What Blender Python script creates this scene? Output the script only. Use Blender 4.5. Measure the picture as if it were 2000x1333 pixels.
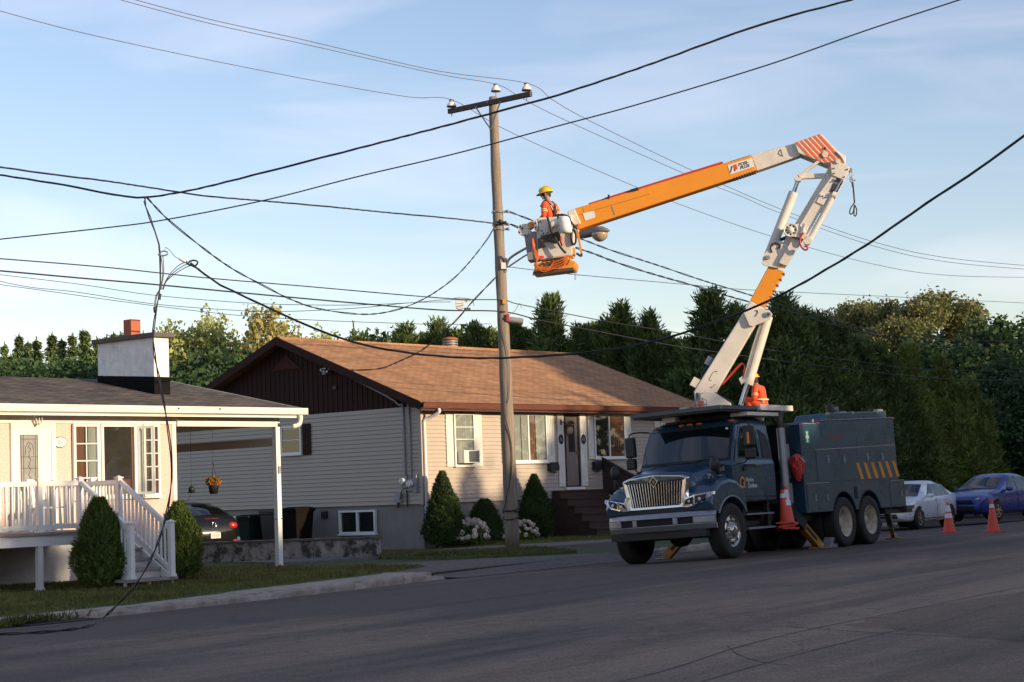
import bpy, math, random
import numpy as np
from mathutils import Matrix, Vector
R = math.radians
sc = bpy.context.scene
COL = sc.collection
for o in list(bpy.data.objects):
    bpy.data.objects.remove(o)

# ------------------------------------------------------------------ camera
EYE = Vector((0, 0, 1.42))
_rho = math.atan(0.036)
_p = math.atan((961.0 - 666.5) * math.cos(_rho) / 3600.0)
_r = Vector((1, 0, 0)); _u = Vector((0, -math.sin(_p), math.cos(_p))); FWD = Vector((0, math.cos(_p), math.sin(_p)))
RGT = _r * math.cos(_rho) - _u * math.sin(_rho)
UPV = _u * math.cos(_rho) + _r * math.sin(_rho)
cd = bpy.data.cameras.new('camera'); cam = bpy.data.objects.new('camera', cd); COL.objects.link(cam)
m = Matrix((RGT, UPV, -FWD)).transposed().to_4x4(); m.translation = EYE
cam.matrix_world = m
cd.sensor_width = 36.0; cd.lens = 64.8; cd.clip_start = 0.1; cd.clip_end = 3000
sc.camera = cam

# ------------------------------------------------------------------ sky and sun
SUN_AZ, SUN_EL = -33.0, 11.0
wd = bpy.data.worlds.new("World"); sc.world = wd; wd.use_nodes = True
nt = wd.node_tree; nt.nodes.clear()
def N(t, kind, **kw):
    n = t.nodes.new(kind)
    for k, v in kw.items():
        setattr(n, k, v)
    return n
out = N(nt, 'ShaderNodeOutputWorld'); bg = N(nt, 'ShaderNodeBackground')
sky = N(nt, 'ShaderNodeTexSky', sky_type='NISHITA', sun_disc=False, sun_elevation=R(SUN_EL), sun_rotation=R(90 - SUN_AZ))
sky.air_density = 1.0; sky.dust_density = 0.5; sky.ozone_density = 2.2; sky.altitude = 100
tc = N(nt, 'ShaderNodeTexCoord'); mp = N(nt, 'ShaderNodeMapping'); mp.inputs['Scale'].default_value = (1.6, 1.6, 9.0)
mp.inputs['Rotation'].default_value = (R(4), R(7), 0)
no = N(nt, 'ShaderNodeTexNoise'); no.inputs['Scale'].default_value = 2.2; no.inputs['Detail'].default_value = 7; no.inputs['Roughness'].default_value = 0.5
no.inputs['Distortion'].default_value = 0.6
cr = N(nt, 'ShaderNodeMapRange'); cr.inputs[1].default_value = 0.48; cr.inputs[2].default_value = 0.85; cr.inputs[3].default_value = 0.0; cr.inputs[4].default_value = 0.22
mx = N(nt, 'ShaderNodeMix', data_type='RGBA'); mx.inputs[7].default_value = (7.4, 7.3, 7.9, 1)
L_ = nt.links.new
L_(tc.outputs['Generated'], mp.inputs['Vector']); L_(mp.outputs[0], no.inputs['Vector']); L_(no.outputs[0], cr.inputs[0])
L_(cr.outputs[0], mx.inputs[0]); L_(sky.outputs[0], mx.inputs[6]); tn = N(nt, 'ShaderNodeMix', data_type='RGBA', blend_type='MULTIPLY'); tn.inputs[0].default_value = 1.0; tn.inputs[7].default_value = (1.18, 0.975, 0.955, 1)
L_(mx.outputs[2], tn.inputs[6]); L_(tn.outputs[2], bg.inputs[0]); L_(bg.outputs[0], out.inputs[0])
bg.inputs[1].default_value = 0.13
sd = bpy.data.lights.new('sun', 'SUN'); sd.energy = 3.2; sd.angle = R(0.6); sd.color = (1.0, 0.78, 0.50)
sun = bpy.data.objects.new('sun', sd); COL.objects.link(sun)
_sv = Vector((math.cos(R(SUN_EL)) * math.cos(R(SUN_AZ)), math.cos(R(SUN_EL)) * math.sin(R(SUN_AZ)), math.sin(R(SUN_EL))))
sun.rotation_euler = _sv.to_track_quat('Z', 'Y').to_euler(); sun.location = (20, -10, 30)
sc.view_settings.view_transform = 'Standard'; sc.view_settings.look = 'None'
sc.view_settings.exposure = 0.86; sc.view_settings.gamma = 1.0
sc.cycles.max_bounces = 6; sc.cycles.transparent_max_bounces = 12
rng = np.random.default_rng(7); random.seed(7)

# ------------------------------------------------------------------ helpers
def ray(px, py):
    return FWD + RGT * ((px - 1000) / 3600.0) - UPV * ((py - 666.5) / 3600.0)
def on_z(px, py, z=0.0):
    d = ray(px, py); return EYE + d * ((z - EYE.z) / d.z)
def at_depth(px, py, Y):
    d = ray(px, py); return EYE + d * (Y / d.y)
def frame(o, ang, tilt=0.0):
    return Matrix.Translation(Vector(o)) @ Matrix.Rotation(R(ang), 4, 'Z') @ Matrix.Rotation(R(tilt), 4, 'X')
def on_plane(F, px, py, axis, val):
    inv = F.inverted(); e = inv @ EYE; d = inv.to_3x3() @ ray(px, py)
    return e + d * ((val - e[axis]) / d[axis])
def plane_mat(o, u, w):
    u = Vector(u).normalized(); w = Vector(w).normalized()
    M = Matrix(((u.x, w.x, 0, o[0]), (u.y, w.y, 0, o[1]), (u.z, w.z, 1, o[2]), (0, 0, 0, 1)))
    return M

def tag(o, label=None, cat=None, group=None, kind=None):
    if label: o['label'] = label
    if cat: o['category'] = cat
    if group: o['group'] = group
    if kind: o['kind'] = kind
    return o
def thing(name, label, cat, M=None, group=None):
    o = bpy.data.objects.new(name, None); COL.objects.link(o); o.empty_display_size = 0.3
    if M is not None: o.matrix_world = M
    return tag(o, label, cat, group)

class MB:
    def __init__(s, xf=None):
        s.v = []; s.f = []; s.mi = []; s.sm = []; s.mats = []; s.cur = 0; s.xf = xf
    def use(s, mat):
        if mat not in s.mats: s.mats.append(mat)
        s.cur = s.mats.index(mat); return s
    def add(s, vs, fs, smooth=False):
        b = len(s.v)
        for p in vs:
            p = Vector(p)
            if s.xf is not None: p = s.xf @ p
            s.v.append(tuple(p))
        for f in fs:
            s.f.append([b + i for i in f]); s.mi.append(s.cur); s.sm.append(smooth)
        return s
    def box(s, x0, y0, z0, x1, y1, z1):
        x0, x1 = min(x0, x1), max(x0, x1); y0, y1 = min(y0, y1), max(y0, y1); z0, z1 = min(z0, z1), max(z0, z1)
        return s.add([(x0, y0, z0), (x1, y0, z0), (x1, y1, z0), (x0, y1, z0), (x0, y0, z1), (x1, y0, z1), (x1, y1, z1), (x0, y1, z1)],
                     [(0, 3, 2, 1), (4, 5, 6, 7), (0, 1, 5, 4), (1, 2, 6, 5), (2, 3, 7, 6), (3, 0, 4, 7)])
    def bar(s, p, q, w, h, up=(0, 0, 1)):
        p = Vector(p); q = Vector(q); a = (q - p).normalized(); upv = Vector(up)
        b = a.cross(upv)
        if b.length < 1e-4: b = a.cross(Vector((0, 1, 0)))
        b.normalize(); c = b.cross(a).normalized()
        vs = []
        for e in (p, q):
            for sy, sz in ((-1, -1), (1, -1), (1, 1), (-1, 1)):
                vs.append(e + b * (sy * w / 2) + c * (sz * h / 2))
        return s.add(vs, [(0, 3, 2, 1), (4, 5, 6, 7), (0, 1, 5, 4), (1, 2, 6, 5), (2, 3, 7, 6), (3, 0, 4, 7)])
    def cyl(s, p, q, r0, r1=None, n=14, cap=True, smooth=True):
        r1 = r0 if r1 is None else r1
        return s.loft2([Vector(p), Vector(q)], [r0, r1], n, cap, smooth)
    def loft2(s, pts, rs, n=8, cap=True, smooth=True):
        pts = [Vector(p) for p in pts]; k = len(pts)
        tang = []
        for i in range(k):
            a = pts[max(i - 1, 0)]; b = pts[min(i + 1, k - 1)]; t = (b - a)
            tang.append(t.normalized() if t.length > 1e-9 else Vector((0, 0, 1)))
        t0 = tang[0]; nrm = t0.cross(Vector((0, 0, 1)))
        if nrm.length < 1e-3: nrm = t0.cross(Vector((0, 1, 0)))
        nrm.normalize(); vs = []
        for i in range(k):
            t = tang[i]; nrm = (nrm - t * nrm.dot(t))
            if nrm.length < 1e-6: nrm = t.cross(Vector((1, 0, 0.3)))
            nrm.normalize(); bn = t.cross(nrm)
            for j in range(n):
                a = 2 * math.pi * j / n
                vs.append(pts[i] + (nrm * math.cos(a) + bn * math.sin(a)) * rs[i])
        fs = []
        for i in range(k - 1):
            for j in range(n):
                j2 = (j + 1) % n
                fs.append((i * n + j, i * n + j2, (i + 1) * n + j2, (i + 1) * n + j))
        s.add(vs, fs, smooth)
        if cap:
            s.add(vs[:n], [tuple(range(n - 1, -1, -1))]); s.add(vs[-n:], [tuple(range(n))])
        return s
    def tube(s, pts, r, n=6, cap=True):
        return s.loft2(pts, [r] * len(pts), n, cap)
    def lathe(s, prof, o=(0, 0, 0), axis='z', n=24, smooth=True):
        o = Vector(o); vs = []
        for (r, h) in prof:
            for j in range(n):
                a = 2 * math.pi * j / n; c, d = r * math.cos(a), r * math.sin(a)
                vs.append(o + (Vector((c, d, h)) if axis == 'z' else Vector((c, h, d)) if axis == 'y' else Vector((h, c, d))))
        fs = []
        for i in range(len(prof) - 1):
            for j in range(n):
                j2 = (j + 1) % n; q = (i * n + j, i * n + j2, (i + 1) * n + j2, (i + 1) * n + j)
                fs.append(q if axis != 'y' else q[::-1])
        return s.add(vs, fs, smooth)
    def prism(s, pts, fn, a, b, smooth=False):
        """polygon pts (2-D) swept from a to b; fn(p, t) gives the 3-D point"""
        n = len(pts); vs = [fn(p, a) for p in pts] + [fn(p, b) for p in pts]
        fs = [tuple(range(n)), tuple(range(2 * n - 1, n - 1, -1))]
        for i in range(n):
            j = (i + 1) % n; fs.append((i, i + n, j + n, j))
        return s.add(vs, fs, smooth)
    def rings(s, rgs, cap=True, smooth=True, closed=True):
        n = len(rgs[0]); vs = [p for r in rgs for p in r]; fs = []
        for i in range(len(rgs) - 1):
            for j in range(n if closed else n - 1):
                j2 = (j + 1) % n
                fs.append((i * n + j, i * n + j2, (i + 1) * n + j2, (i + 1) * n + j))
        if cap:
            fs.append(tuple(range(n - 1, -1, -1))); k = (len(rgs) - 1) * n; fs.append(tuple(k + i for i in range(n)))
        return s.add(vs, fs, smooth)
    def sph(s, c, r, n=14, k=9, smooth=True, a0=-90, a1=90):
        c = Vector(c); r = (r, r, r) if not hasattr(r, '__len__') else r
        rg = []
        for i in range(k + 1):
            t = R(a0 + (a1 - a0) * i / k); cz, sz = math.cos(t), math.sin(t)
            rg.append([c + Vector((r[0] * cz * math.cos(2 * math.pi * j / n), r[1] * cz * math.sin(2 * math.pi * j / n), r[2] * sz)) for j in range(n)])
        return s.rings(rg, cap=True, smooth=smooth)
    def quad(s, *ps):
        return s.add(ps, [tuple(range(len(ps)))])
    def mesh(s, name):
        me = bpy.data.meshes.new(name); me.from_pydata(s.v, [], s.f)
        for mt in s.mats: me.materials.append(mt)
        me.polygons.foreach_set('material_index', s.mi); me.polygons.foreach_set('use_smooth', s.sm)
        me.update(); return me
    def build(s, name, parent=None, bevel=0.0, label=None, fix=True, seg=2):
        me = s.mesh(name)
        if fix:
            import bmesh
            b = bmesh.new(); b.from_mesh(me); bmesh.ops.recalc_face_normals(b, faces=b.faces); b.to_mesh(me); b.free()
        o = bpy.data.objects.new(name, me); COL.objects.link(o)
        if parent is not None: o.parent = parent
        if bevel > 0:
            md = o.modifiers.new('bevel', 'BEVEL'); md.width = bevel; md.segments = seg; md.limit_method = 'ANGLE'; md.angle_limit = R(38)
        if label: o['label'] = label
        return o

def catmull(P, n=10):
    P = [Vector(p) for p in P]; res = []
    Q = [P[0] * 2 - P[1]] + P + [P[-1] * 2 - P[-2]]
    for i in range(1, len(Q) - 2):
        a, b, c, d = Q[i - 1], Q[i], Q[i + 1], Q[i + 2]
        for k in range(n):
            t = k / n
            res.append(0.5 * ((2 * b) + (c - a) * t + (2 * a - 5 * b + 4 * c - d) * t * t + (3 * b - a - 3 * c + d) * t ** 3))
    res.append(P[-1]); return res

# ------------------------------------------------------------------ materials
def pm(name, col, rough=0.6, metal=0.0, var=0.15, vs=4.0, bump=0.0, bs=60.0, spec=0.5, coat=0.0, tint=None, tintamt=0.0, ts=1.2, detail=5, stretch=None, tlo=.45, thi=.75):
    mt = bpy.data.materials.new(name); mt.use_nodes = True; t = mt.node_tree; t.nodes.clear()
    o = N(t, 'ShaderNodeOutputMaterial'); b = N(t, 'ShaderNodeBsdfPrincipled'); t.links.new(b.outputs[0], o.inputs[0])
    b.inputs['Roughness'].default_value = rough; b.inputs['Metallic'].default_value = metal
    b.inputs['Specular IOR Level'].default_value = spec; b.inputs['Coat Weight'].default_value = coat; b.inputs['Coat Roughness'].default_value = 0.22
    c4 = (*col, 1)
    tcn = N(t, 'ShaderNodeTexCoord'); mpn = N(t, 'ShaderNodeMapping'); t.links.new(tcn.outputs['Object'], mpn.inputs[0])
    if stretch: mpn.inputs['Scale'].default_value = stretch
    last = None
    n1 = N(t, 'ShaderNodeTexNoise'); n1.inputs['Scale'].default_value = vs; n1.inputs['Detail'].default_value = detail; n1.inputs['Roughness'].default_value = 0.65
    t.links.new(mpn.outputs[0], n1.inputs['Vector'])
    mr = N(t, 'ShaderNodeMapRange'); mr.inputs[1].default_value = 0.25; mr.inputs[2].default_value = 0.75
    mr.inputs[3].default_value = 1 - var; mr.inputs[4].default_value = 1 + var; t.links.new(n1.outputs[0], mr.inputs[0])
    mul = N(t, 'ShaderNodeMix', data_type='RGBA', blend_type='MULTIPLY'); mul.inputs[0].default_value = 1.0; mul.inputs[6].default_value = c4
    t.links.new(mr.outputs[0], mul.inputs[7]); last = mul.outputs[2]
    if tint is not None:
        n2 = N(t, 'ShaderNodeTexNoise'); n2.inputs['Scale'].default_value = ts; n2.inputs['Detail'].default_value = 8; n2.inputs['Roughness'].default_value = 0.7
        t.links.new(mpn.outputs[0], n2.inputs['Vector'])
        m2 = N(t, 'ShaderNodeMapRange'); m2.inputs[1].default_value = tlo; m2.inputs[2].default_value = thi; m2.inputs[3].default_value = 0; m2.inputs[4].default_value = tintamt
        t.links.new(n2.outputs[0], m2.inputs[0])
        mm = N(t, 'ShaderNodeMix', data_type='RGBA'); mm.inputs[7].default_value = (*tint, 1)
        t.links.new(m2.outputs[0], mm.inputs[0]); t.links.new(last, mm.inputs[6]); last = mm.outputs[2]
    t.links.new(last, b.inputs['Base Color'])
    rr = N(t, 'ShaderNodeMapRange'); rr.inputs[1].default_value = 0.3; rr.inputs[2].default_value = 0.7
    rr.inputs[3].default_value = max(0.02, rough - 0.08 * (rough > 0.12)); rr.inputs[4].default_value = min(1, rough + 0.08 * (rough > 0.12)); t.links.new(n1.outputs[0], rr.inputs[0]); t.links.new(rr.outputs[0], b.inputs['Roughness'])
    if bump > 0:
        nb = N(t, 'ShaderNodeTexNoise'); nb.inputs['Scale'].default_value = bs; nb.inputs['Detail'].default_value = 4
        t.links.new(mpn.outputs[0], nb.inputs['Vector']); bm = N(t, 'ShaderNodeBump'); bm.inputs['Strength'].default_value = bump; bm.inputs['Distance'].default_value = 0.02
        t.links.new(nb.outputs[0], bm.inputs['Height']); t.links.new(bm.outputs[0], b.inputs['Normal'])
    return mt

def glass(name, tintc=(0.9, 0.95, 0.95), mixmin=0.05):
    mt = bpy.data.materials.new(name); mt.use_nodes = True; t = mt.node_tree; t.nodes.clear()
    o = N(t, 'ShaderNodeOutputMaterial'); tr = N(t, 'ShaderNodeBsdfTransparent'); gl = N(t, 'ShaderNodeBsdfGlossy'); mxs = N(t, 'ShaderNodeMixShader')
    tr.inputs[0].default_value = (*tintc, 1); gl.inputs['Roughness'].default_value = 0.02
    fr = N(t, 'ShaderNodeFresnel'); fr.inputs[0].default_value = 1.5
    mr = N(t, 'ShaderNodeMapRange'); mr.inputs[3].default_value = mixmin; mr.inputs[4].default_value = 1.0
    ge = N(t, 'ShaderNodeNewGeometry'); iv = N(t, 'ShaderNodeMath', operation='SUBTRACT'); iv.inputs[0].default_value = 1.0; mm_ = N(t, 'ShaderNodeMath', operation='MULTIPLY')
    t.links.new(ge.outputs['Backfacing'], iv.inputs[1]); t.links.new(fr.outputs[0], mr.inputs[0]); t.links.new(mr.outputs[0], mm_.inputs[0]); t.links.new(iv.outputs[0], mm_.inputs[1]); t.links.new(mm_.outputs[0], mxs.inputs[0]); t.links.new(tr.outputs[0], mxs.inputs[1]); t.links.new(gl.outputs[0], mxs.inputs[2])
    t.links.new(mxs.outputs[0], o.inputs[0]); return mt

def leafmat(name, cols, trans=0.25, rough=0.6):
    mt = bpy.data.materials.new(name); mt.use_nodes = True; t = mt.node_tree; t.nodes.clear()
    o = N(t, 'ShaderNodeOutputMaterial'); d = N(t, 'ShaderNodeBsdfPrincipled'); tl = N(t, 'ShaderNodeBsdfTranslucent'); mxs = N(t, 'ShaderNodeMixShader')
    d.inputs['Roughness'].default_value = rough; d.inputs['Specular IOR Level'].default_value = 0.25
    g = N(t, 'ShaderNodeNewGeometry'); rp = N(t, 'ShaderNodeValToRGB')
    e = rp.color_ramp.elements
    e[0].position = 0; e[0].color = (*cols[0], 1); e[1].position = 1; e[1].color = (*cols[-1], 1)
    for i, c in enumerate(cols[1:-1]):
        k = rp.color_ramp.elements.new((i + 1) / (len(cols) - 1)); k.color = (*c, 1)
    t.links.new(g.outputs['Random Per Island'], rp.inputs[0])
    tcn = N(t, 'ShaderNodeTexCoord'); n1 = N(t, 'ShaderNodeTexNoise'); n1.inputs['Scale'].default_value = 0.9; n1.inputs['Detail'].default_value = 3
    t.links.new(tcn.outputs['Object'], n1.inputs['Vector'])
    mr = N(t, 'ShaderNodeMapRange'); mr.inputs[1].default_value = 0.3; mr.inputs[2].default_value = 0.7; mr.inputs[3].default_value = 0.65; mr.inputs[4].default_value = 1.4
    t.links.new(n1.outputs[0], mr.inputs[0])
    mul = N(t, 'ShaderNodeMix', data_type='RGBA', blend_type='MULTIPLY'); mul.inputs[0].default_value = 1.0
    t.links.new(rp.outputs[0], mul.inputs[6]); t.links.new(mr.outputs[0], mul.inputs[7])
    t.links.new(mul.outputs[2], d.inputs['Base Color']); t.links.new(mul.outputs[2], tl.inputs[0])
    mxs.inputs[0].default_value = trans
    t.links.new(d.outputs[0], mxs.inputs[1]); t.links.new(tl.outputs[0], mxs.inputs[2]); t.links.new(mxs.outputs[0], o.inputs[0]); return mt

def shingle(name, c1, c2, c3, slope, roww=0.9, rowh=0.14):
    mt = pm(name, c1, rough=0.9, spec=0.2); t = mt.node_tree; b = [n for n in t.nodes if n.type == 'BSDF_PRINCIPLED'][0]
    tcn = [n for n in t.nodes if n.type == 'TEX_COORD'][0]
    sp = N(t, 'ShaderNodeSeparateXYZ'); cb = N(t, 'ShaderNodeCombineXYZ'); t.links.new(tcn.outputs['Object'], sp.inputs[0])
    mu = N(t, 'ShaderNodeMath', operation='MULTIPLY'); mu.inputs[1].default_value = 1 / math.sin(slope)
    t.links.new(sp.outputs[0], cb.inputs[0]); t.links.new(sp.outputs[2], mu.inputs[0]); t.links.new(mu.outputs[0], cb.inputs[1])
    br = N(t, 'ShaderNodeTexBrick'); br.inputs['Scale'].default_value = 1.0; br.inputs['Brick Width'].default_value = 0.32; br.inputs['Row Height'].default_value = rowh
    br.inputs['Mortar Size'].default_value = 0.009; br.inputs['Mortar Smooth'].default_value = 0.2; br.inputs['Bias'].default_value = 0.0
    br.inputs['Color1'].default_value = (*c1, 1); br.inputs['Color2'].default_value = (*c2, 1); br.inputs['Mortar'].default_value = (*c3, 1)
    t.links.new(cb.outputs[0], br.inputs['Vector'])
    n1 = N(t, 'ShaderNodeTexNoise'); n1.inputs['Scale'].default_value = 1.1; n1.inputs['Detail'].default_value = 9; n1.inputs['Roughness'].default_value = 0.75
    t.links.new(cb.outputs[0], n1.inputs['Vector'])
    mr = N(t, 'ShaderNodeMapRange'); mr.inputs[1].default_value = 0.25; mr.inputs[2].default_value = 0.75; mr.inputs[3].default_value = 0.68; mr.inputs[4].default_value = 1.3
    t.links.new(n1.outputs[0], mr.inputs[0]); mul = N(t, 'ShaderNodeMix', data_type='RGBA', blend_type='MULTIPLY'); mul.inputs[0].default_value = 1
    t.links.new(br.outputs[0], mul.inputs[6]); t.links.new(mr.outputs[0], mul.inputs[7])
    l = b.inputs['Base Color'].links[0]; t.links.remove(l); t.links.new(mul.outputs[2], b.inputs['Base Color'])
    bm = N(t, 'ShaderNodeBump'); bm.inputs['Strength'].default_value = 0.5; bm.inputs['Distance'].default_value = 0.01; bm.invert = True
    t.links.new(br.outputs[1], bm.inputs['Height']); t.links.new(bm.outputs[0], b.inputs['Normal']); return mt

def road_mat(name, gain=1.0):
    """worn asphalt: dark base, sandy worn bands along the street, tyre streaks, stone grain, hairline cracks"""
    mt = bpy.data.materials.new(name); mt.use_nodes = True; t = mt.node_tree; t.nodes.clear(); ln = t.links.new
    o = N(t, 'ShaderNodeOutputMaterial'); b = N(t, 'ShaderNodeBsdfPrincipled'); ln(b.outputs[0], o.inputs[0]); b.inputs['Roughness'].default_value = .88; b.inputs['Specular IOR Level'].default_value = .25
    tcn = N(t, 'ShaderNodeTexCoord'); m1 = N(t, 'ShaderNodeMapping'); m1.vector_type = 'TEXTURE'; m1.inputs['Location'].default_value = (-1.33, 34.2, 0); m1.inputs['Rotation'].default_value = (0, 0, R(57)); ln(tcn.outputs['Object'], m1.inputs[0])
    def noise(sx, sy, scale, det=6, rough=.6, dist=0):
        mp_ = N(t, 'ShaderNodeMapping'); mp_.inputs['Scale'].default_value = (sx, sy, 1); ln(m1.outputs[0], mp_.inputs[0]); n_ = N(t, 'ShaderNodeTexNoise'); n_.inputs['Scale'].default_value = scale; n_.inputs['Detail'].default_value = det; n_.inputs['Roughness'].default_value = rough; n_.inputs['Distortion'].default_value = dist; ln(mp_.outputs[0], n_.inputs['Vector']); return n_.outputs[0]
    def mrange(src, a, b_, c, d):
        r_ = N(t, 'ShaderNodeMapRange'); r_.inputs[1].default_value = a; r_.inputs[2].default_value = b_; r_.inputs[3].default_value = c; r_.inputs[4].default_value = d; ln(src, r_.inputs[0]); return r_.outputs[0]
    def math_(op, a, b_):
        k = N(t, 'ShaderNodeMath', operation=op); k.use_clamp = False
        for i_, q in enumerate((a, b_)):
            if isinstance(q, (int, float)): k.inputs[i_].default_value = q
            else: ln(q, k.inputs[i_])
        return k.outputs[0]
    sp = N(t, 'ShaderNodeSeparateXYZ'); ln(m1.outputs[0], sp.inputs[0])
    far = mrange(sp.outputs[1], -3.5, -13.0, -.16, .16)
    mask = mrange(math_('ADD', noise(.09, .42, 1.0, 8, .62, .4), far), .40, .68, 0, 1)
    mixc = N(t, 'ShaderNodeMix', data_type='RGBA'); mixc.inputs[6].default_value = (.130 * gain, .098 * gain, .084 * gain, 1); mixc.inputs[7].default_value = (.325 * gain, .222 * gain, .152 * gain, 1); ln(mask, mixc.inputs[0])
    grain = mrange(noise(1, 1, 34, 3, .7), .3, .7, .55, 1.45); mid = mrange(noise(1, 1, 5, 6, .7), .3, .7, .82, 1.18); streak = mrange(noise(.045, 1.3, 1.0, 5, .6, .3), .36, .52, .74, 1.0)
    vo = N(t, 'ShaderNodeTexVoronoi', feature='DISTANCE_TO_EDGE'); vo.inputs['Scale'].default_value = .17
    wp = N(t, 'ShaderNodeMix', data_type='VECTOR'); wp.inputs[0].default_value = .12; ln(m1.outputs[0], wp.inputs[4])
    nw = N(t, 'ShaderNodeTexNoise'); nw.inputs['Scale'].default_value = 1.1; nw.inputs['Detail'].default_value = 5; ln(m1.outputs[0], nw.inputs['Vector'])
    vm = N(t, 'ShaderNodeVectorMath', operation='SCALE'); vm.inputs['Scale'].default_value = 9; ln(nw.outputs[1], vm.inputs[0]); ln(vm.outputs[0], wp.inputs[5]); ln(wp.outputs[1], vo.inputs['Vector'])
    crack = mrange(vo.outputs[0], .0, .004, .72, 1.0)
    k = math_('MULTIPLY', math_('MULTIPLY', grain, mid), math_('MULTIPLY', streak, crack))
    mul = N(t, 'ShaderNodeMix', data_type='RGBA', blend_type='MULTIPLY'); mul.inputs[0].default_value = 1; ln(mixc.outputs[2], mul.inputs[6]); ln(k, mul.inputs[7]); ln(mul.outputs[2], b.inputs['Base Color'])
    bm = N(t, 'ShaderNodeBump'); bm.inputs['Strength'].default_value = .6; bm.inputs['Distance'].default_value = .012; ln(noise(1, 1, 60, 3, .7), bm.inputs['Height']); ln(bm.outputs[0], b.inputs['Normal']); return mt

M = {}
M['white'] = pm('white_paint', (0.78, 0.75, 0.68), 0.45, var=0.06, vs=6)
M['vinyl'] = pm('white_vinyl', (0.80, 0.79, 0.76), 0.35, var=0.04, vs=5)
M['siding'] = pm('beige_siding', (0.455, 0.385, 0.32), 0.55, var=0.07, vs=1.6, tint=(0.36, 0.33, 0.31), tintamt=0.2, ts=0.9)
M['stucco'] = pm('pebble_stucco', (0.69, 0.515, 0.44), 0.9, var=0.38, vs=42, bump=0.7, bs=45, detail=2)
M['parge'] = pm('grey_parging', (0.27, 0.24, 0.22), 0.9, var=0.15, vs=2.5, bump=0.3, bs=25)
M['bluewhite'] = pm('painted_foundation', (0.55, 0.54, 0.53), 0.8, var=0.15, vs=2, bump=0.4, bs=18, tint=(0.25, 0.24, 0.22), tintamt=0.5)
M['brown'] = pm('brown_boards', (0.045, 0.021, 0.019), 0.8, var=0.25, spec=0.15, vs=5, stretch=(1, 1, 0.2))
M['vent'] = pm('red_brown_vent', (0.085, 0.028, 0.024), 0.8, var=0.15, spec=0.15)
M['brownmetal'] = pm('brown_metal', (0.13, 0.045, 0.028), 0.45, var=0.1)
M['roofbrown'] = shingle('brown_shingle', (0.47, 0.255, 0.132), (0.35, 0.185, 0.097), (0.17, 0.085, 0.045), R(21.4))
M['roofgrey'] = shingle('grey_shingle', (0.185, 0.15, 0.122), (0.085, 0.069, 0.058), (0.03, 0.026, 0.023), R(11.3))  # tones warmed and spread apart to stand in for grazing sun streaks
M['chimney'] = pm('chimney_render', (0.84, 0.82, 0.80), 0.85, var=0.12, vs=7, bump=0.35, bs=16, tint=(0.38, 0.36, 0.36), tintamt=0.55, ts=3)
M['tar'] = pm('black_tar', (0.010, 0.0095, 0.0095), 0.9, var=0.3, spec=0.08)
M['cap'] = pm('chimney_cap', (0.12, 0.10, 0.085), 0.85, var=0.3, vs=5, bump=0.3)
M['clay'] = pm('clay_flue', (0.42, 0.11, 0.055), 0.75, var=0.1)
M['dark'] = pm('dark_interior', (0.014, 0.013, 0.013), 0.8, var=0.3)
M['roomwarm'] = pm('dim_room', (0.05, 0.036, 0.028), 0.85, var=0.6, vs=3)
M['curtain'] = pm('pale_curtain', (0.46, 0.42, 0.38), 0.85, var=0.2, vs=9, stretch=(1, 1, 0.05))
M['redcurtain'] = pm('rust_curtain', (0.25, 0.10, 0.06), 0.85, var=0.3, vs=9, stretch=(1, 1, 0.1))
M['glass'] = glass('window_glass', (0.86, 0.9, 0.9), 0.07)
M['carglass'] = glass('tinted_glass', (0.42, 0.50, 0.50), 0.07)
M['asphalt'] = road_mat('asphalt')
M['patch'] = road_mat('asphalt_patch', .72)
M['seal'] = pm('tar_seal', (0.060, 0.046, 0.041), 0.8, var=0.5, vs=7)
M['worn'] = pm('worn_asphalt', (0.24, 0.165, 0.115), 0.9, var=0.6, vs=38, bump=0.5, bs=55)
M['drive'] = pm('driveway_asphalt', (0.15, 0.115, 0.10), 0.9, var=0.7, vs=9, bump=0.5, bs=50, tint=(0.15, 0.115, 0.095), tintamt=0.5, ts=0.5)
M['concrete'] = pm('concrete', (0.40, 0.335, 0.275), 0.9, var=0.25, vs=4, bump=0.5, bs=30, tint=(0.10, 0.09, 0.08), tintamt=0.6, ts=1.6)
M['oldwall'] = pm('weathered_concrete', (0.36, 0.32, 0.29), 0.92, var=0.5, vs=5, bump=0.8, bs=14, tint=(0.045, 0.04, 0.035), tintamt=0.95, ts=2.6, tlo=.47, thi=.58)
M['gravel'] = pm('gravel', (0.17, 0.155, 0.15), 0.95, var=0.7, vs=28, bump=1.0, bs=28)
M['soil'] = pm('soil', (0.06, 0.045, 0.03), 0.95, var=0.5, vs=12, bump=0.8, bs=20)
M['lawn'] = pm('lawn_soil', (0.10, 0.135, 0.035), 0.95, var=0.5, vs=6, bump=0.8, bs=70, tint=(0.085, 0.080, 0.026), tintamt=0.6, ts=1.4)
M['ground'] = pm('ground_grass', (0.05, 0.062, 0.022), 0.95, var=0.5, vs=0.5)
M['wood'] = pm('pole_wood', (0.27, 0.218, 0.172), 0.9, var=0.4, vs=5, bump=0.5, bs=30, stretch=(6, 6, 0.35), tint=(0.13, 0.10, 0.08), tintamt=0.6, ts=2)
M['armwood'] = pm('arm_wood', (0.085, 0.07, 0.062), 0.9, var=0.35, vs=8, bump=0.4)
M['brownwood'] = pm('stained_wood', (0.05, 0.026, 0.02), 0.75, var=0.3, vs=6)
M['deck'] = pm('deck_boards', (0.30, 0.265, 0.25), 0.8, var=0.2, vs=6)
M['galv'] = pm('galvanised', (0.36, 0.36, 0.37), 0.45, metal=0.7, var=0.15, vs=9)
M['greymetal'] = pm('grey_metal', (0.26, 0.26, 0.27), 0.5, var=0.15, vs=9)
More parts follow.
